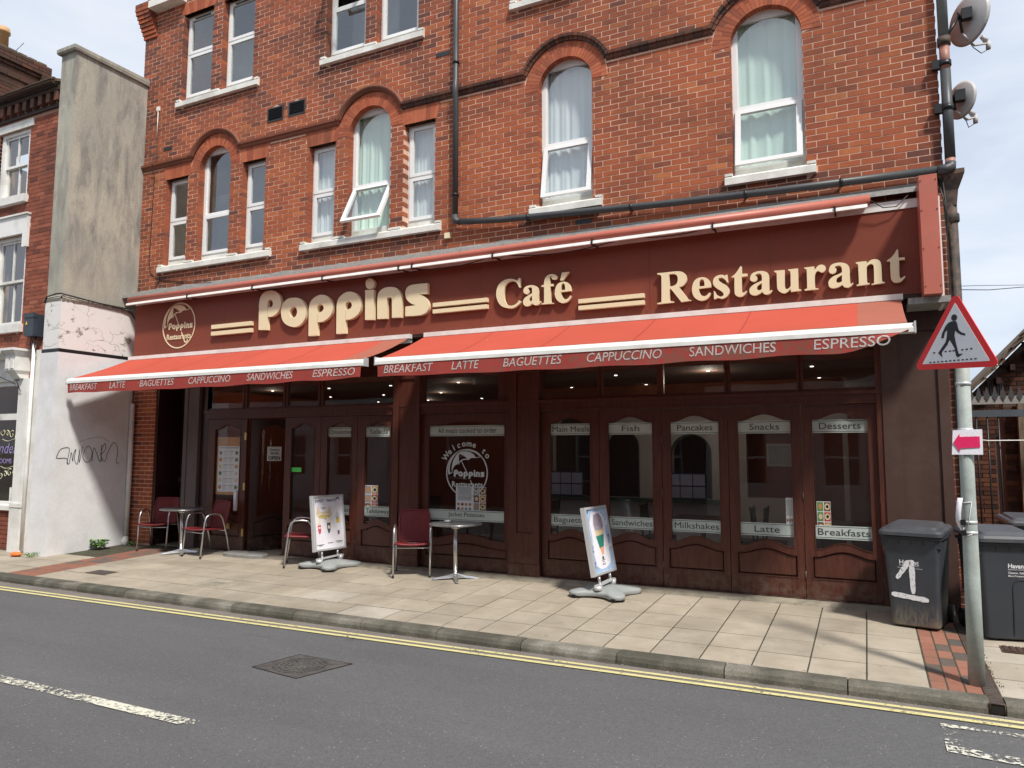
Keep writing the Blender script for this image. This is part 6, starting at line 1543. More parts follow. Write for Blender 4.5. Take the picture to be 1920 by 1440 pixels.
for i in range(12): x = 218 + i * 33.5; z = 585 - i * 2.4; b.plate(S2([(x, z - 4), (x + 17, z - 5), (x + 17, z + 4), (x, z + 5)]), [], Yf - .005, Yf - .0026)
for x in (248, 345, 380, 410, 480, 515, 550): z = 513 - (x - 248) * .085; b.plate(S2([(x, z - 4), (x + 17, z - 5), (x + 17, z + 4), (x, z + 5)]), [], Yf - .005, Yf - .0026)
part('walking_figure', b, m_blacksign, t_, TT)
for z in (2.42, 2.06, 1.35, 1.27): b = MB(); b.tube([pp(z - .012), pp(z + .012)], .054, 16); part('pole_band', b, m_alu_dull, t_)
b = MB(); b.box(PXp - .055, PXp - .02, PYp - .057, PYp - .045, 1.33, 1.37); b.box(PXp - .055, PXp - .02, PYp - .057, PYp - .045, 1.25, 1.29); part('pole_stickers', b, m_black, t_)
t_ = thing('arrow_notice', 'white paper notice with a bold magenta arrow tied to the sign pole', 'notice', (.69, PYp - .06, 1.97))
b = MB(); YA = PYp - .058; b.hexa([(.588, YA, 1.868), (.793, YA - .004, 1.868), (.793, YA, 1.868), (.588, YA + .004, 1.868), (.602, YA, 2.057), (.796, YA - .004, 2.062), (.796, YA, 2.062), (.602, YA + .004, 2.057)]); part('sheet', b, m_paper, t_)
b = MB(); b.plate([(.600, 1.960), (.645, 2.030), (.645, 2.005), (.776, 2.008), (.776, 1.923), (.645, 1.918), (.643, 1.888)], [], YA - .008, YA - .005); part('arrow', b, m_magenta, t_)
t_ = thing('paper_strip', 'curled white paper strip tied with string to the sign pole above the bins', 'paper', (.62, PYp - .03, 1.4))
b = MB(); rs = []
for i in range(9):
    z = 1.535 - i * .036; x = .612 - .020 * sin(i / 8 * pi) + (.028 * max(0, i - 5) / 3); y = PYp - .03 - .02 * sin(i * .6); rs.append([(x, y, z), (x + .034, y - .018, z), (x + .034, y - .016, z), (x, y + .002, z)])
b.rings(rs, True); part('paper', b, m_paper, t_)
b = MB(); b.tube([(.64, PYp - .05, 1.50), (.70, PYp - .055, 1.505), (.735, PYp, 1.50)], .003, 4); b.tube([(.70, PYp - .055, 1.50), (.68, PYp - .055, 1.38), (.665, PYp - .052, 1.30)], .002, 4); b.tube([(.65, PYp - .045, 1.245), (.69, PYp - .055, 1.26), (.735, PYp, 1.26)], .003, 4); part('string', b, m_paper, t_)

# ------------------------------------------------------------------ WHEELIE BINS
def rrect(w_, d_, r, n=4):
    out = []
    for sx, sy, a0 in ((1, -1, -90), (1, 1, 0), (-1, 1, 90), (-1, -1, 180)):
        for i in range(n + 1): a = radians(a0 + 90 * i / n); out.append((sx * (w_ / 2 - r) + r * cos(a), sy * (d_ / 2 - r) + r * sin(a)))
    return out
def bin_dirt():
    m, t = newmat('dirty_bin_plastic'); v = coords(t, False, (1, 1, 1)); a = noise(t, v, 5, 5); c = ramp(t, a, [(.3, (.040, .045, .055)), (.7, (.055, .062, .074))])
    z = N(t, 'SeparateXYZ'); t.links.new(N(t, 'TexCoord').outputs['Object'], z.inputs[0]); st_ = coords(t, False, (30, 30, 6)); n1 = noise(t, st_, 1.4, 7, .8)
    k = mth(t, 'MULTIPLY', ramp(t, z.outputs[2], [(.0, (1, 1, 1)), (.28, (.25,) * 3), (.40, (0, 0, 0))]), 1.0); k2 = ramp(t, mth(t, 'ADD', n1, mth(t, 'MULTIPLY', k, .22)), [(.58, (0, 0, 0)), (.70, (.8,) * 3)])
    c = mixc(t, mixc(t, 1.0, k2, ramp(t, z.outputs[2], [(0, (1, 1, 1)), (.38, (0, 0, 0))]), 'MULTIPLY'), c, (.21, .17, .12))
    return finish(m, t, c, .45, a, .05, 0, .4)
m_bindirt = bin_dirt()
m_binlid = mat('bin_lid_plastic', (.062, .066, .076), .38, .08, 5, 120, .05, .08, dirt=(.12, .11, .10), dscale=6, damt=.4)
def wheelie(lab, loc, rz, words, spray, mt=None, extra=0.0):
    t_ = thing('wheelie_bin', lab, 'bin', (0, 0, 0), group='dark grey wheelie bins'); WM[t_.name] = Matrix.Identity(4); mt = mt or m_bindirt
    b = MB(); rs = []
    for z, w_, d_, r in ((.015, .44, .52, .05), (.03, .47, .55, .055), (.35, .50, .60, .05), (.80, .54, .67, .045), (.96, .555, .70, .04)): rs.append([(x, y, z) for x, y in rrect(w_, d_, r)])
    b.rings(rs, True, False)
    part('body', b, mt, t_)
    b = MB(); b.rings([[(x, y, z) for x, y in rrect(w_, d_, .05)] for z, w_, d_ in ((.955, .57, .715), (.96, .60, .745), (.985, .60, .745), (.99, .585, .73))], True, False); part('rim', b, m_bin, t_)
    b = MB(); b.rings([[(x, y - dy, z + .03 * (y > .1)) for x, y in rrect(w_, d_, rr_)] for z, w_, d_, rr_, dy in ((.992, .595, .75, .06, .01), (.995, .62, .78, .06, .015), (1.03, .62, .78, .06, .015), (1.055, .58, .74, .06, .012), (1.06, .50, .62, .05, .0), (1.085, .46, .56, .05, 0), (1.09, .42, .52, .05, 0))], True, False); part('lid', b, m_binlid, t_)
    b = MB(); b.tube([(-.24, .40, .98), (.24, .40, .98)], .018, 8)
    for sx in (-.2, 0, .2): b.box(sx - .02, sx + .02, .34, .42, .95, 1.06)
    part('handle', b, m_bin, t_)
    for sx in (-1, 1):
        b = MB(); b.cyl((sx * .235, .30, .10), (sx * .285, .30, .10), .10, 20); w_ = part('wheel', b, m_tyre, t_); b = MB(); b.cyl((sx * .286, .30, .10), (sx * .292, .30, .10), .045, 14); part('hub', b, m_bin, w_)
    b = MB(); b.cyl((-.24, .30, .10), (.24, .30, .10), .012, 8); part('axle', b, m_bin, t_)
    for sx in (-.24, -.12, 0, .12, .24):
        b = MB(); b.box(sx - .006, sx + .006, -.352, -.33, .90, .96); part('rim_rib', b, m_bin, t_)
    for sx in (-.27, .27): b = MB(); b.box(sx - .02, sx + .02, -.34, -.27, .87, .955); part('comb_lug', b, m_bin, t_)
    # vertical embossed panel on the front
    def fy(z): return -(.275 + (.30 - .275) * max(0, min(1, (z - .03) / .32)) + (.335 - .30) * max(0, min(1, (z - .35) / .45)))
    b = MB(); b.tube([(.02, fy(.05) - .002, .06), (.02, fy(.55) - .003, .55), (.04, fy(.6) - .003, .60), (.08, fy(.62) - .003, .62), (.22, fy(.62) - .003, .62), (.24, fy(.6) - .003, .60)], .006, 5)
    if not spray: part('embossed_rib', b, mt, t_)
    sl2 = math.atan((.335 - .30) / .45)
    FR = Matrix.Translation((0, -.30, .35)) @ Matrix.Rotation(sl2, 4, 'X')
    if words:
        for (tx, x0, x1, z0, z1, bo) in words: lettering(tx, x0, x1, z0, z1, -.003, m_whiteprint, t_, bold=bo, rot=FR)
    if spray:
        for pl in spray:
            b = MB()
            b.face([tuple(FR @ Vector((x, -.0045, z))) for x, z in pl]); part('spray_paint', b, m_spray, t_, recalc=False)
    moved(t_, loc, rz); t_.matrix_basis = t_.matrix_basis @ Matrix.Scale(.89, 4); return t_
m_whiteprint = mat('white_print_on_bin', (.70, .70, .72), .6, .03)
def spraymat():
    m, t = newmat('white_spray_paint'); v = coords(t, False, (1, 1, 1)); n1 = noise(t, v, 28, 6, .8)
    d = N(t, 'BsdfDiffuse'); d.inputs[0].default_value = (.80, .81, .84, 1); tr = N(t, 'BsdfTransparent'); x = N(t, 'MixShader')
    t.links.new(ramp(t, n1, [(.36, (0, 0, 0)), (.46, (1, 1, 1))]), x.inputs[0]); t.links.new(tr.outputs[0], x.inputs[1]); t.links.new(d.outputs[0], x.inputs[2]); t.links.new(x.outputs[0], N(t, 'OutputMaterial').inputs[0]); return m
m_spray = spraymat()
def stroke(x0, z0, x1, z1, w0, w1, seed):
    rr = random.Random(seed); n = 12; L = Vector((x1 - x0, z1 - z0)); nrm = Vector((-L.y, L.x)).normalized(); A = []; B = []
    for i in range(n + 1):
        t = i / n; c = Vector((x0, z0)) + L * t; w_ = (w0 + (w1 - w0) * t) / 2 * (1 + rr.uniform(-.12, .12)) * (.55 if i in (0, n) else 1); A.append(tuple(c + nrm * w_)); B.append(tuple(c - nrm * w_))
    return A + B[::-1]
SP = [stroke(-.02, .375, -.155, .17, .055, .04, 1), stroke(.0, .385, .0, .02, .06, .045, 2), stroke(-.215, -.0, .145, -.035, .055, .055, 3)]
W1 = [('Havant', -.12, .07, .33, .38, .02), ('BOROUGH COUNCIL', -.12, .07, .315, .326, 0), ('Cleaner, Safer, More Prosperous', -.14, .10, .285, .30, 0)]
W2 = [('Havant', -.02, .14, .385, .43, .025), ('BOROUGH COUNCIL', -.02, .14, .366, .378, .0), ('Cleaner, Safer,', -.02, .14, .325, .350, .01), ('More Prosperous', -.02, .14, .292, .317, .01)]
wheelie('dark grey wheelie bin with a large white sprayed mark in front of the brown panel', (.405, -.56, PZ(-.6)), radians(-13), W1, SP)
wheelie('dark grey council wheelie bin with clean white lettering right of the sign pole', (1.06, -.70, PZ(-.7)), radians(11), W2, None, m_bin)
wheelie('wheelie bin with raised dark lid standing back in the alley behind the lettered bin', (1.62, 1.15, PZ(.4) - .04), radians(4), None, None, m_bin)

# ------------------------------------------------------------------ CHAIRS AND TABLES
def make_chair():
    t_ = thing('cafe_chair', 'x', 'chair', (0, 0, 0), group='burgundy woven cafe chairs on the pavement'); WM[t_.name] = Matrix.Identity(4)
    def side(s):
        w_ = .245 * s
        pts = [(w_, -.235, 0), (w_, -.20, .35), (w_, -.175, .56), (w_, -.15, .635), (w_, -.10, .668), (w_, .0, .672), (w_, .09, .66), (w_, .135, .60), (w_, .17, .50), (w_, .235, .28), (w_, .29, 0)]
        return pts
    for s in (-1, 1):
        b = MB(); b.tube(side(s), .0125, 10); part('leg_and_arm_frame', b, m_alu, t_)
        for k in (0, -1): p = side(s)[k]; b = MB(); b.cyl((p[0], p[1], 0), (p[0], p[1], .02), .015, 8); part('foot', b, m_tyre, t_)
    b = MB(); b.tube([(-.245, -.19, .385), (.245, -.19, .385)], .010, 8); b.tube([(-.245, .20, .40), (.245, .20, .40)], .010, 8); part('stretcher', b, m_alu, t_)
    # woven seat and back, with the strands as relief
    def sheetw(nm, fn, nu, nv, rimr):
        q = MB()
        for i in range(nu):
            for j in range(nv):
                u0, u1 = i / nu + .15 / nu, (i + 1) / nu - .15 / nu; v0, v1 = j / nv + .12 / nv, (j + 1) / nv - .12 / nv; h = .004 if (i + j) % 2 else .0015
                q.face([fn(u0, v0, 0), fn(u1, v0, 0), fn(u1, v1, h), fn(u0, v1, h)]); q.face([fn(u0, v1, h), fn(u1, v1, h), fn(u1, v1, -.002), fn(u0, v1, -.002)])
        for i in range(nu): q.face([fn(i / nu, 0, -.003), fn((i + 1) / nu, 0, -.003), fn((i + 1) / nu, 1, -.003), fn(i / nu, 1, -.003)])
        p = part(nm, q, m_rattan, t_, recalc=False)
        e_ = [fn(u / 6, 0, 0) for u in range(7)] + [fn(1, v / 6, 0) for v in range(1, 7)] + [fn(1 - u / 6, 1, 0) for u in range(1, 7)] + [fn(0, 1 - v / 6, 0) for v in range(1, 7)]
        q = MB(); q.tube(e_ + [e_[1]], rimr, 8); part('rim', q, m_rattan, p)
    def seat(u, v, h): x = (u - .5) * (.46 - .05 * v); y = -.235 + .45 * v; return (x, y, .445 - .025 * v - .018 * sin(pi * u) + h)
    def back(u, v, h): x = (u - .5) * (.41 + .01 * v) * (1 - .10 * max(0, v - .85) / .15); return (x, .205 + .105 * v + .03 * sin(pi * u) * 1 - h, .43 + .42 * v)
    sheetw('seat', seat, 15, 15, .014); sheetw('backrest', back, 15, 14, .013)
    return t_
ch = make_chair()
def put_chair(o, lab, x, y, rz): o['label'] = lab; moved(o, (x, y, PZ(y)), rz, .0)
spots = [('burgundy woven chair at the far left by the brick pier, behind the first table', -11.0, -.22, radians(26)), ('burgundy woven chair right of the first table in front of the menu panel', -9.68, -.40, radians(-8)),
         ('burgundy woven chair half hidden behind the sweet treats board', -7.63, -.42, radians(-52)), ('burgundy woven chair facing the road left of the second round table', -5.67, -.42, radians(30))]
for i, (lab, x, y, rz) in enumerate(spots): put_chair(ch if i == 0 else copy_tree(ch), lab, x, y, rz)
def make_table():
    t_ = thing('cafe_table', 'x', 'table', (0, 0, 0), group='round metal cafe tables'); WM[t_.name] = Matrix.Identity(4)
    b = MB(); prof = [(.01, .708), (.33, .708), (.345, .712), (.35, .722), (.345, .734), (.335, .736), (.01, .7362)]
    b.rings([[(r * cos(2 * pi * j / 40), r * sin(2 * pi * j / 40), z) for j in range(40)] for r, z in prof], True); top = part('tabletop', b, m_tabtop, t_)
    b = MB()
    for j in range(64): a = 2 * pi * j / 64; b.box(.3465 * cos(a) - .004, .3465 * cos(a) + .004, .3465 * sin(a) - .004, .3465 * sin(a) + .004, .715, .731)
    part('beaded_edge', b, m_alu, top)
    b = MB(); b.cyl((0, 0, .06), (0, 0, .68), .028, 16); part('column', b, m_alu, t_)
    b = MB(); b.cyl((0, 0, .66), (0, 0, .706), .05, 12, .09); b.box(-.02, .10, -.02, .02, .675, .69); part('top_bracket', b, m_alu_dull, t_)
    for k in range(4):
        a = pi / 2 * k + .5; b = MB(); c, s = cos(a), sin(a)
        b.rings([[(c * r - s * w_, s * r + c * w_, z) for w_, z in ((-hw, zb), (hw, zb), (hw * .7, zt), (-hw * .7, zt))] for r, hw, zb, zt in ((.0, .035, .03, .085), (.14, .030, .018, .05), (.28, .022, .004, .025), (.31, .016, .003, .018))], True, False); part('base_leg', b, m_alu, t_)
    return t_
def tabtop():
    m, t = newmat('swirled_metal_tabletop'); v = coords(t, False, (1, 1, 1)); vo = N(t, 'TexVoronoi'); vo.inputs['Scale'].default_value = 22; t.links.new(v, vo.inputs['Vector'])
    c = ramp(t, vo.outputs['Distance'], [(0, (.16, .16, .16)), (.6, (.32, .32, .33))]); return finish(m, t, c, .32, vo.outputs['Distance'], .1, .8, .5)
m_tabtop = tabtop()
tb = make_table(); tb['label'] = 'round metal table between the two left chairs'; moved(tb, (-10.22, -.40, PZ(-.4)), .4)
t2 = copy_tree(tb); t2['label'] = 'round metal table with swirled top right of the facing chair'; moved(t2, (-4.97, -.46, PZ(-.46)), .1)
t_ = thing('ashtray', 'small glass ashtray on the swirled table by the centre window', 'ashtray', (-5.12, -.5, .93)); b = MB(); zt = PZ(-.46) + .7365; b.rings([[( -5.10 + r * cos(2 * pi * j / 16), -.45 + r * sin(2 * pi * j / 16), zt + z) for j in range(16)] for r, z in ((.02, .001), (.045, .001), (.05, .03), (.042, .03), (.036, .008))], False); part('bowl', b, m_alu_dull, t_)

# ------------------------------------------------------------------ SWING SIGNS
def swing(lab, loc, rz, tilt, kind):
    t_ = thing('pavement_sign', lab, 'advertising board', (0, 0, 0), group='swinging pavement boards'); WM[t_.name] = Matrix.Identity(4)
    # local frame: the poster faces +X, the panel is wide along Y
    b = MB()
    def foot(sx):
        return
    outl = []
    cs = [(.34, -.30, .055), (.33, .30, .055), (-.33, .30, .055), (-.34, -.30, .055)]
    def blob(k, sh):
        o = []
        for i in range(40):
            a = 2 * pi * i / 40; r = .275 + .145 * abs(sin(2 * a)) ** 1.4
            o.append((r * cos(a) * 1.02 * sh, r * sin(a) * .98 * sh, k))
        return o
    ol_ = smooth_loop('405,230 400,330 330,385 240,375 130,300 0,275 -130,300 -240,375 -330,385 -400,330 -405,230 -330,110 -305,0 -330,-110 -405,-230 -400,-330 -330,-385 -240,-375 -130,-300 0,-275 130,-300 240,-375 330,-385 400,-330 405,-230 330,-110 305,0 330,110', 3)
    def lay(z, k, m_=0.): return [(x * k * .84, y * k * .88, z + m_ * (1 - min(1, hypot(x, y) / .5))) for x, y in ol_]
    b.rings([lay(.012, .97), lay(.018, 1.0), lay(.052, 1.0), lay(.060, .985), lay(.066, .95), lay(.078, .80, .010), lay(.098, .52, .014), lay(.108, .30), lay(.109, .1)], True); part('base', b, m_gplastic, t_)
    b = MB()
    for a in (radians(45), radians(135), radians(225), radians(315)):
        for d in (-.12, .12): b = MB(); b.box(.405 * cos(a + d) - .025, .405 * cos(a + d) + .025, .405 * sin(a + d) - .025, .405 * sin(a + d) + .025, .0, .03); part('base_foot', b, m_black, t_)
    b = MB(); b.hexa([(-.03, -.24, .125), (.03, -.24, .125), (.03, .24, .15), (-.03, .24, .15), (-.03, -.24, .14), (.03, -.24, .14), (.03, .24, .165), (-.03, .24, .165)]); b.cyl((0, -.20, .08), (0, -.20, .13), .05, 12); b.cyl((0, .2, .09), (0, .2, .155), .045, 12); part('carrier_plate', b, m_alu_dull, t_)
    TL = Matrix.Translation((0, 0, .155)) @ Matrix.Rotation(-tilt, 4, 'Y')
    for y in (-.15, .15): b = MB(); b.cyl(tuple(TL @ Vector((0, y, -.03))), tuple(TL @ Vector((0, y, .10))), .018, 12); part('spring', b, m_alu, t_)
    W_, H_ = .60, .80; W2 = W_ / 2; z0 = .085
    fl = lambda x, y, z: tuple(TL @ Vector((-y, x, z)))       # plate(x, z) -> width along Y, thickness along -X
    b = MB(); b.plate(rect(-W2, W2, z0, z0 + H_), [rect(-W2 + .032, W2 - .032, z0 + .032, z0 + H_ - .032)], -.028, .028, fl); b.plate(rect(-W2 + .008, W2 - .008, z0 + .008, z0 + H_ - .008), [rect(-W2 + .03, W2 - .03, z0 + .03, z0 + H_ - .03)], -.036, -.028, fl); part('frame', b, m_alu_dull, t_)
    b = MB(); b.plate(rect(-W2 + .03, W2 - .03, z0 + .03, z0 + H_ - .03), [], -.020, .020, fl); po = part('poster', b, m_paper, t_)
    PM = TL @ Matrix(((0, -1, 0, 0), (1, 0, 0, 0), (0, 0, 1, 0), (0, 0, 0, 1)))
    def shp(l, mt, nm='printing', dy=-.0230): q = MB(); q.plate([(x * W_ / .64, z0 + z * H_ / .86) for x, z in l], [], dy, None, fl); part(nm, q, mt, po, recalc=False)
    def ell(cx, cz, rx, rz_, n=14): return [(cx + rx * cos(2 * pi * i / n), cz + rz_ * sin(2 * pi * i / n)) for i in range(n)]
    if kind == 1:
        def sc_(l): return l
        lettering('SWEET  TREATS', -.25, .15, z0 + .700, z0 + .742, -.0235, m_ink, po, bold=.015, rot=PM)
        shp([(.20 + .04 * cos(a * pi / 10), .79 + .03 * sin(a * pi / 10)) for a in range(-2, 13)] + [(.20 + .018 * cos(a * pi / 10), .785 + .012 * sin(a * pi / 10)) for a in range(12, -3, -1)], m_ink)
        shp([(-.25, .58), (-.22, .70), (-.17, .60), (-.02, .60), (.03, .70), (.06, .56), (.03, .52), (-.10, .495), (-.2, .51)], m_food[2]); shp(ell(-.10, .535, .12, .022), m_food_y, dy=-.0238); shp(ell(-.1, .56, .13, .02), m_cream_l, dy=-.0238)
        shp([(-.23, .47), (-.20, .52), (-.16, .45), (-.17, .41), (-.24, .42)], m_cream_l); shp([(-.235, .40), (-.165, .40), (-.17, .30), (-.19, .265), (-.21, .265), (-.23, .32)], m_pink); shp(ell(-.2, .36, .03, .014), m_cream_l, dy=-.0238)
        shp([(-.06, .50), (-.015, .54), (.03, .47), (.02, .42), (-.05, .42)], m_cream_l); shp([(-.05, .43), (.025, .43), (.015, .30), (-.01, .265), (-.03, .265), (-.045, .33)], m_print_dk); shp(ell(-.012, .36, .02, .03), m_cream_l, dy=-.0238); shp([(-.09, .54), (-.08, .54), (-.06, .47), (-.07, .47)], m_print_dk)
        shp([(.13, .52), (.165, .60), (.21, .56), (.22, .50), (.17, .47)], m_print_l); shp(ell(.18, .455, .042, .05), m_food_y); shp([(.15, .41), (.21, .41), (.20, .29), (.16, .29)], m_whitesign); shp([(.16, .30), (.205, .30), (.20, .235), (.165, .235)], m_print_pl)
        for x0_, x1_, zz in ((-.27, -.12, .095), (-.05, .06, .11), (.11, .26, .125), (.14, .24, .105), (-.23, -.16, .08)): shp([(x0_, zz), (x1_, zz), (x1_, zz + .008), (x0_, zz + .008)], m_print_dk)
        shp([(-.15, .66), (-.06, .66), (-.06, .668), (-.15, .668)], m_print_dk); shp([(-.13, .645), (-.08, .645), (-.08, .651), (-.13, .651)], m_print_dk)
    else:
        shp(rect(-.285, .285, .035, .825), m_blue2, dy=-.0208); rr = random.Random(4)
        shp([(-.20, .12), (-.235, .3), (-.21, .5), (-.23, .66), (-.14, .79), (.10, .79), (.22, .70), (.20, .5), (.235, .32), (.20, .12), (.05, .07), (-.1, .07)], m_paper, dy=-.0216)
        for i in range(26):
            a = rr.uniform(0, 2 * pi); cx_ = .255 * (1 if cos(a) > 0 else -1) + rr.uniform(-.02, .02); cz_ = rr.uniform(.06, .8); shp(ell(cx_, cz_, rr.uniform(.012, .03), rr.uniform(.015, .04), 9), rr.choice([m_blue3, m_paper, m_blue2]), dy=-.0224)
        shp([(-.13, .64), (-.09, .75), (.06, .77), (.13, .72), (.15, .60), (.10, .55), (-.10, .53)], m_lil); shp([(-.13, .55), (.14, .57), (.12, .49), (-.10, .48)], m_food[2]); shp([(-.11, .49), (.13, .50), (.075, .34), (-.05, .33)], m_grn); shp([(-.05, .335), (.075, .345), (.05, .25), (.0, .23)], m_peach)
        shp([(-.05, .17), (.06, .175), (.06, .185), (-.05, .18)], m_print_dk); shp([(-.03, .15), (.04, .152), (.04, .16), (-.03, .158)], m_print_dk); shp(ell(0, .205, .03, .02, 8), m_print_dk, dy=-.0238); shp([(-.04, .115), (-.01, .115), (-.01, .135), (-.04, .135)], m_print_dk); shp([(.01, .115), (.04, .115), (.04, .135), (.01, .135)], m_print_dk)
    moved(t_, loc, rz); return t_
m_ink = mat('slate_blue_ink', (.10, .13, .22), .5); m_food_y = mat('food_yellow', (.70, .52, .12), .5); m_cream_l = mat('pale_cream_print', (.78, .70, .55), .5); m_pink = mat('strawberry_print', (.65, .10, .14), .5)
m_print_dk = mat('dark_grey_print', (.10, .105, .12), .5); m_print_pl = mat('plum_print', (.16, .06, .10), .5); m_blue2 = mat('sky_blue_print', (.38, .52, .74), .5, .25, 18); m_blue3 = mat('royal_blue_print', (.06, .16, .45), .5); m_lil = mat('dusky_lilac_print', (.36, .31, .38), .5, .2, 25); m_grn = mat('bottle_green_print', (.03, .22, .17), .5); m_peach = mat('peach_print', (.75, .40, .25), .5)
swing('swinging board with a white sweet treats poster leaning back on a grey base', (-7.12, -.40, PZ(-.4)), radians(-8), radians(7), 1)
swing('swinging board with a blue bordered green drink poster in front of the folding doors', (-2.86, -.55, PZ(-.55)), radians(-6), radians(10), 2)
# doorstep slab
random.seed(8); b = MB(); ol = []
for i in range(24):
    a = 2 * pi * i / 24; ol.append((-8.98 + .44 * (abs(cos(a)) ** .6) * (1 if cos(a) > 0 else -1) * (1 + random.uniform(-.03, .03)), -.20 + .15 * (abs(sin(a)) ** .7) * (1 if sin(a) > 0 else -1) * (1 + random.uniform(-.05, .05))))
b.rings([[(x, y, PZ(y) + .0) for x, y in ol], [(x, y, PZ(y) + .045) for x, y in ol], [(-8.98 + (x + 8.98) * .93, -.2 + (y + .2) * .88, PZ(y) + .06) for x, y in ol]], True, False)
tag(part('doorstep', b, mat('grey_doormat_concrete', (.22, .215, .20), .9, .2, 8, 80, .2, .4)), 'rough rounded grey step in front of the open cafe door', 'step')

# ------------------------------------------------------------------ ALLEY ON THE RIGHT
m_oldbrick = brickmat('old_dark_brick', [(0, (.03, .014, .010)), (.5, (.075, .027, .017)), (1, (.13, .05, .026))], (.03, .02, .015), .7, .8)
m_oldmortar = mat('old_mortar', (.08, .06, .045), .9, .3, 4)
sh = thing('outbuilding', 'low dark old brick outbuilding with a sagging tiled roof behind the alley gate', 'outbuilding', (4, 8, .2))
b = MB(); b.plate([(1.55, .1), (7, .1), (7, 5.6), (4.2, 5.6), (1.72, 2.95), (1.55, 2.7)], [rect(2.0, 2.35, .2, 2.2)], 6.02, 6.3); part('wall', b, m_oldmortar, sh)
def inside(p): 
    x, z = (p[0] + p[1]) / 2, p[5]; return z < 2.9 + (x - 1.72) * 1.06 and z < 5.5
pc = [p for p in brick_pieces(1.56, 7, .2, 5.5, 2.0, 3.0, [('r', 1.98, 2.37, .2, 2.2), ('r', 1.9, 2.15, 2.85, 3.15)]) if inside(p)]
rr_ = random.Random(14); lay_bricks(pc, sh, m_oldbrick, 6.0, .10, 90, tone_fn=lambda x, z: rr_.random(), seed=19, visible=lambda p: p[0] < 2.5 and p[4] > .9)
b = MB(); b.box(2.0, 2.35, 6.1, 6.15, .2, 2.2)
for i in range(3): b.box(2.0 + i * .118, 2.11 + i * .118, 6.07, 6.10, .2, 2.2)
part('plank_door', b, m_mahog_dark, sh)
tl2 = MB(); tl2.box(-.12, .12, -.2, .2, -.012, .012); tl2m = tl2.mesh('roof_tile', m_rooft); rr = random.Random(8)
ang = atan2(1.06, 1)
b = MB(); b.hexa([(1.45, 5.72, 2.72), (4.25, 5.72, 5.70), (4.25, 9, 5.70), (1.45, 9, 2.72), (1.42, 5.72, 2.76), (4.22, 5.72, 5.74), (4.22, 9, 5.74), (1.42, 9, 2.76)]); part('roof', b, m_rooft, sh)
for i in range(18):
    for j in range(3):
        s = i * .21; o = link('roof_tile', tl2m, sh, Matrix.Translation((1.48 + s * cos(ang), 5.80 + j * .38, 2.80 + s * sin(ang) + rr.uniform(-.015, .02) - .03 * sin(i * .5))) @ Matrix.Rotation(-ang + .10, 4, 'Y') @ Matrix.Rotation(rr.uniform(-.04, .04), 4, 'Z'))
for i in range(12): b = MB(); x = 1.6 + i * .21; z = 2.72 + (x - 1.6) * 1.05; b.box(x, x + .07, 5.74, 6.0, z - .10, z - .0); part('rafter_end', b, m_mahog_dark, sh)
b = MB()
for i in range(7): b.box(1.92 + i * .035, 1.94 + i * .035, 5.985, 6.0, 2.87, 3.13)
part('wall_grille', b, m_greybrown, sh)
# brick pier and timber post in the alley
pr = thing('brick_pier', 'old brick pier in the alley right of the bins', 'pier', (2.1, 3.6, .2)); b = MB(); b.box(1.79, 2.5, 3.61, 4.0, .1, 2.6); part('core', b, m_oldmortar, pr)
pc = brick_pieces(1.78, 2.5, .2, 2.6, 1.78, 1.0, []); lay_bricks(pc, pr, m_oldbrick, 3.6, .1, 200, tone_fn=lambda x, z: rr_.random(), seed=29)
b = MB(); b.box(1.94, 2.08, 3.46, 3.58, .1, 2.62); tag(part('timber_post', b, mat('weathered_post', (.16, .12, .085), .85, .3, 4, 60, .2, .3, stretch=(6, 6, 1))), 'weathered upright post against the brick pier in the alley', 'post')
# gate head with rotating spikes
g_ = thing('spiked_gate_head', 'grey metal gate beam topped with a row of anti-climb spikes over the alley', 'gate', (2, 3, 2.5))
b = MB(); b.box(.9, 4.2, 2.98, 3.04, 2.555, 2.665); part('top_beam', b, m_lead, g_)
b = MB(); b.box(.9, 4.2, 2.99, 3.05, 2.38, 2.475); part('lower_beam', b, mat('slate_grey_metal', (.07, .085, .10), .5), g_)
b = MB()
for i in range(34):
    x = .95 + i * .095
    b.rings([[(x - .036, 2.99, 2.665), (x + .036, 2.99, 2.665), (x + .036, 2.997, 2.665), (x - .036, 2.997, 2.665)], [(x - .001, 2.99, 2.80), (x + .001, 2.99, 2.80), (x + .001, 2.997, 2.80), (x - .001, 2.997, 2.80)]], True, False)
    b.rings([[(x - .036, 2.970, 2.665), (x + .036, 2.970, 2.665), (x + .036, 2.976, 2.665), (x - .036, 2.976, 2.665)], [(x - .001, 2.970, 2.59), (x + .001, 2.970, 2.59), (x + .001, 2.976, 2.59), (x - .001, 2.976, 2.59)]], True, False)
part('spikes', b, m_pipe_dark, g_)
b = MB(); b.box(1.0, 1.06, 2.98, 3.04, .2, 2.55); part('gate_post', b, m_pipe_dark, g_)
for i in range(5): b = MB(); b.cyl((1.12 + i * .13, 3.01, .3), (1.12 + i * .13, 3.01, 2.38), .012, 6); part('bar', b, m_black, g_)
b = MB(); b.tube([(.95, 2.9, 2.12), (1.5, 2.95, 2.05), (4, 3.0, 2.07)], .008, 5); tag(part('washing_line', b, m_whitetrim), 'thin pale wire stretched across the alley below the gate beam', 'wire')
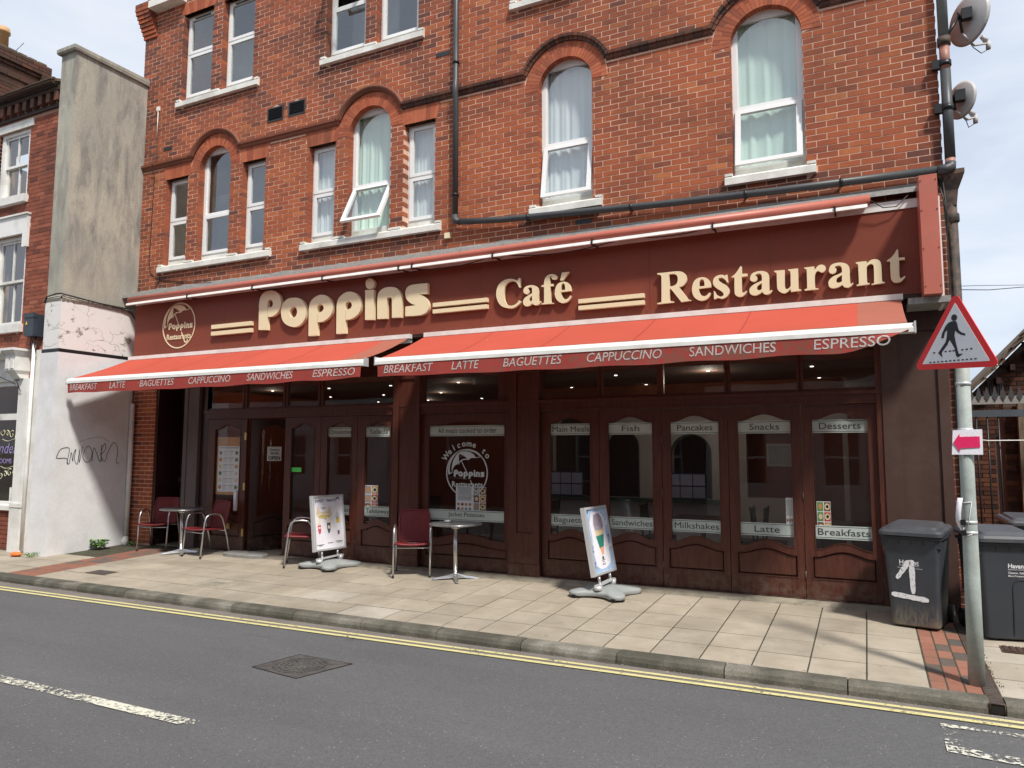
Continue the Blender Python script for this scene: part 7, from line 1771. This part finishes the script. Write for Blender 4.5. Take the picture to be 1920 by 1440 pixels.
# dark boundary wall behind
b = MB(); b.box(.9, 1.6, 8.0, 8.2, .1, 2.2); tag(part('garden_wall', b, m_oldbrick), 'short dark wall closing the end of the alley', 'wall')
b = MB(); b.face([(.87, .3, PZ(.3) - .02), (14, .3, PZ(.3) - .02), (14, 9, .25), (.87, 9, .25)]); setting('alley_ground', b, m_bed, recalc=False)

# ------------------------------------------------------------------ HOUSES ACROSS THE ROAD (behind the camera, seen only in the glass)
def opposite(x0, x1, h, lab, mt):
    t_ = thing('opposite_house', lab, 'house', ((x0 + x1) / 2, -12, .17)); ho = []; n = int((x1 - x0) / 2.2); wd = (x1 - x0) / n
    for i in range(n):
        for z in (1.0, 3.9): ho.append(rect(x0 + wd * (i + .3), x0 + wd * (i + .72), z, z + 1.5))
    b = MB(); b.plate(rect(x0 + .02, x1 - .02, .17, h), ho, -11.25, -11.5); b.box(x0 + .02, x1 - .02, -17, -16.8, .17, h); b.box(x0 + .02, x0 + .2, -16.8, -11.5, .17, h); b.box(x1 - .2, x1 - .02, -16.8, -11.5, .17, h); part('wall', b, mt, t_)
    for q_ in ho:
        a, c = q_[0][0], q_[1][0]; z0, z1 = q_[0][1], q_[2][1]
        b = MB(); b.plate(rect(a, c, z0, z1), [rect(a + .07, c - .07, z0 + .07, (z0 + z1) / 2 - .03), rect(a + .07, c - .07, (z0 + z1) / 2 + .03, z1 - .07)], -11.33, -11.4); w_ = part('window', b, m_whitewood, t_); b = MB(); b.box(a + .02, c - .02, -11.42, -11.41, z0 + .02, z1 - .02); part('pane', b, m_glossdark, w_)
    b = MB(); b.rings([[(x0, -11.0, h), (x1, -11.0, h), (x1, -17.2, h), (x0, -17.2, h)], [(x0, -13.9, h + 2.1), (x1, -13.9, h + 2.1), (x1, -14.1, h + 2.1), (x0, -14.1, h + 2.1)]], True, False); part('roof', b, m_rooft, t_)
m_glossdark = mat('dark_window_pane', (.03, .035, .04), .08, .0, spec=.6)
opposite(-22, -13, 5.8, 'white painted terraced house across the road, reflected in the cafe glass', m_whitewall)
opposite(-13, -4, 6.2, 'red brick terraced house across the road, reflected in the cafe glass', m_brick_nb)
opposite(-4, 5, 5.9, 'cream rendered terraced house across the road, reflected in the cafe glass', m_iwhite)
opposite(5, 14, 6.2, 'brick end terrace house across the road beyond the cream one', m_brick_nb)
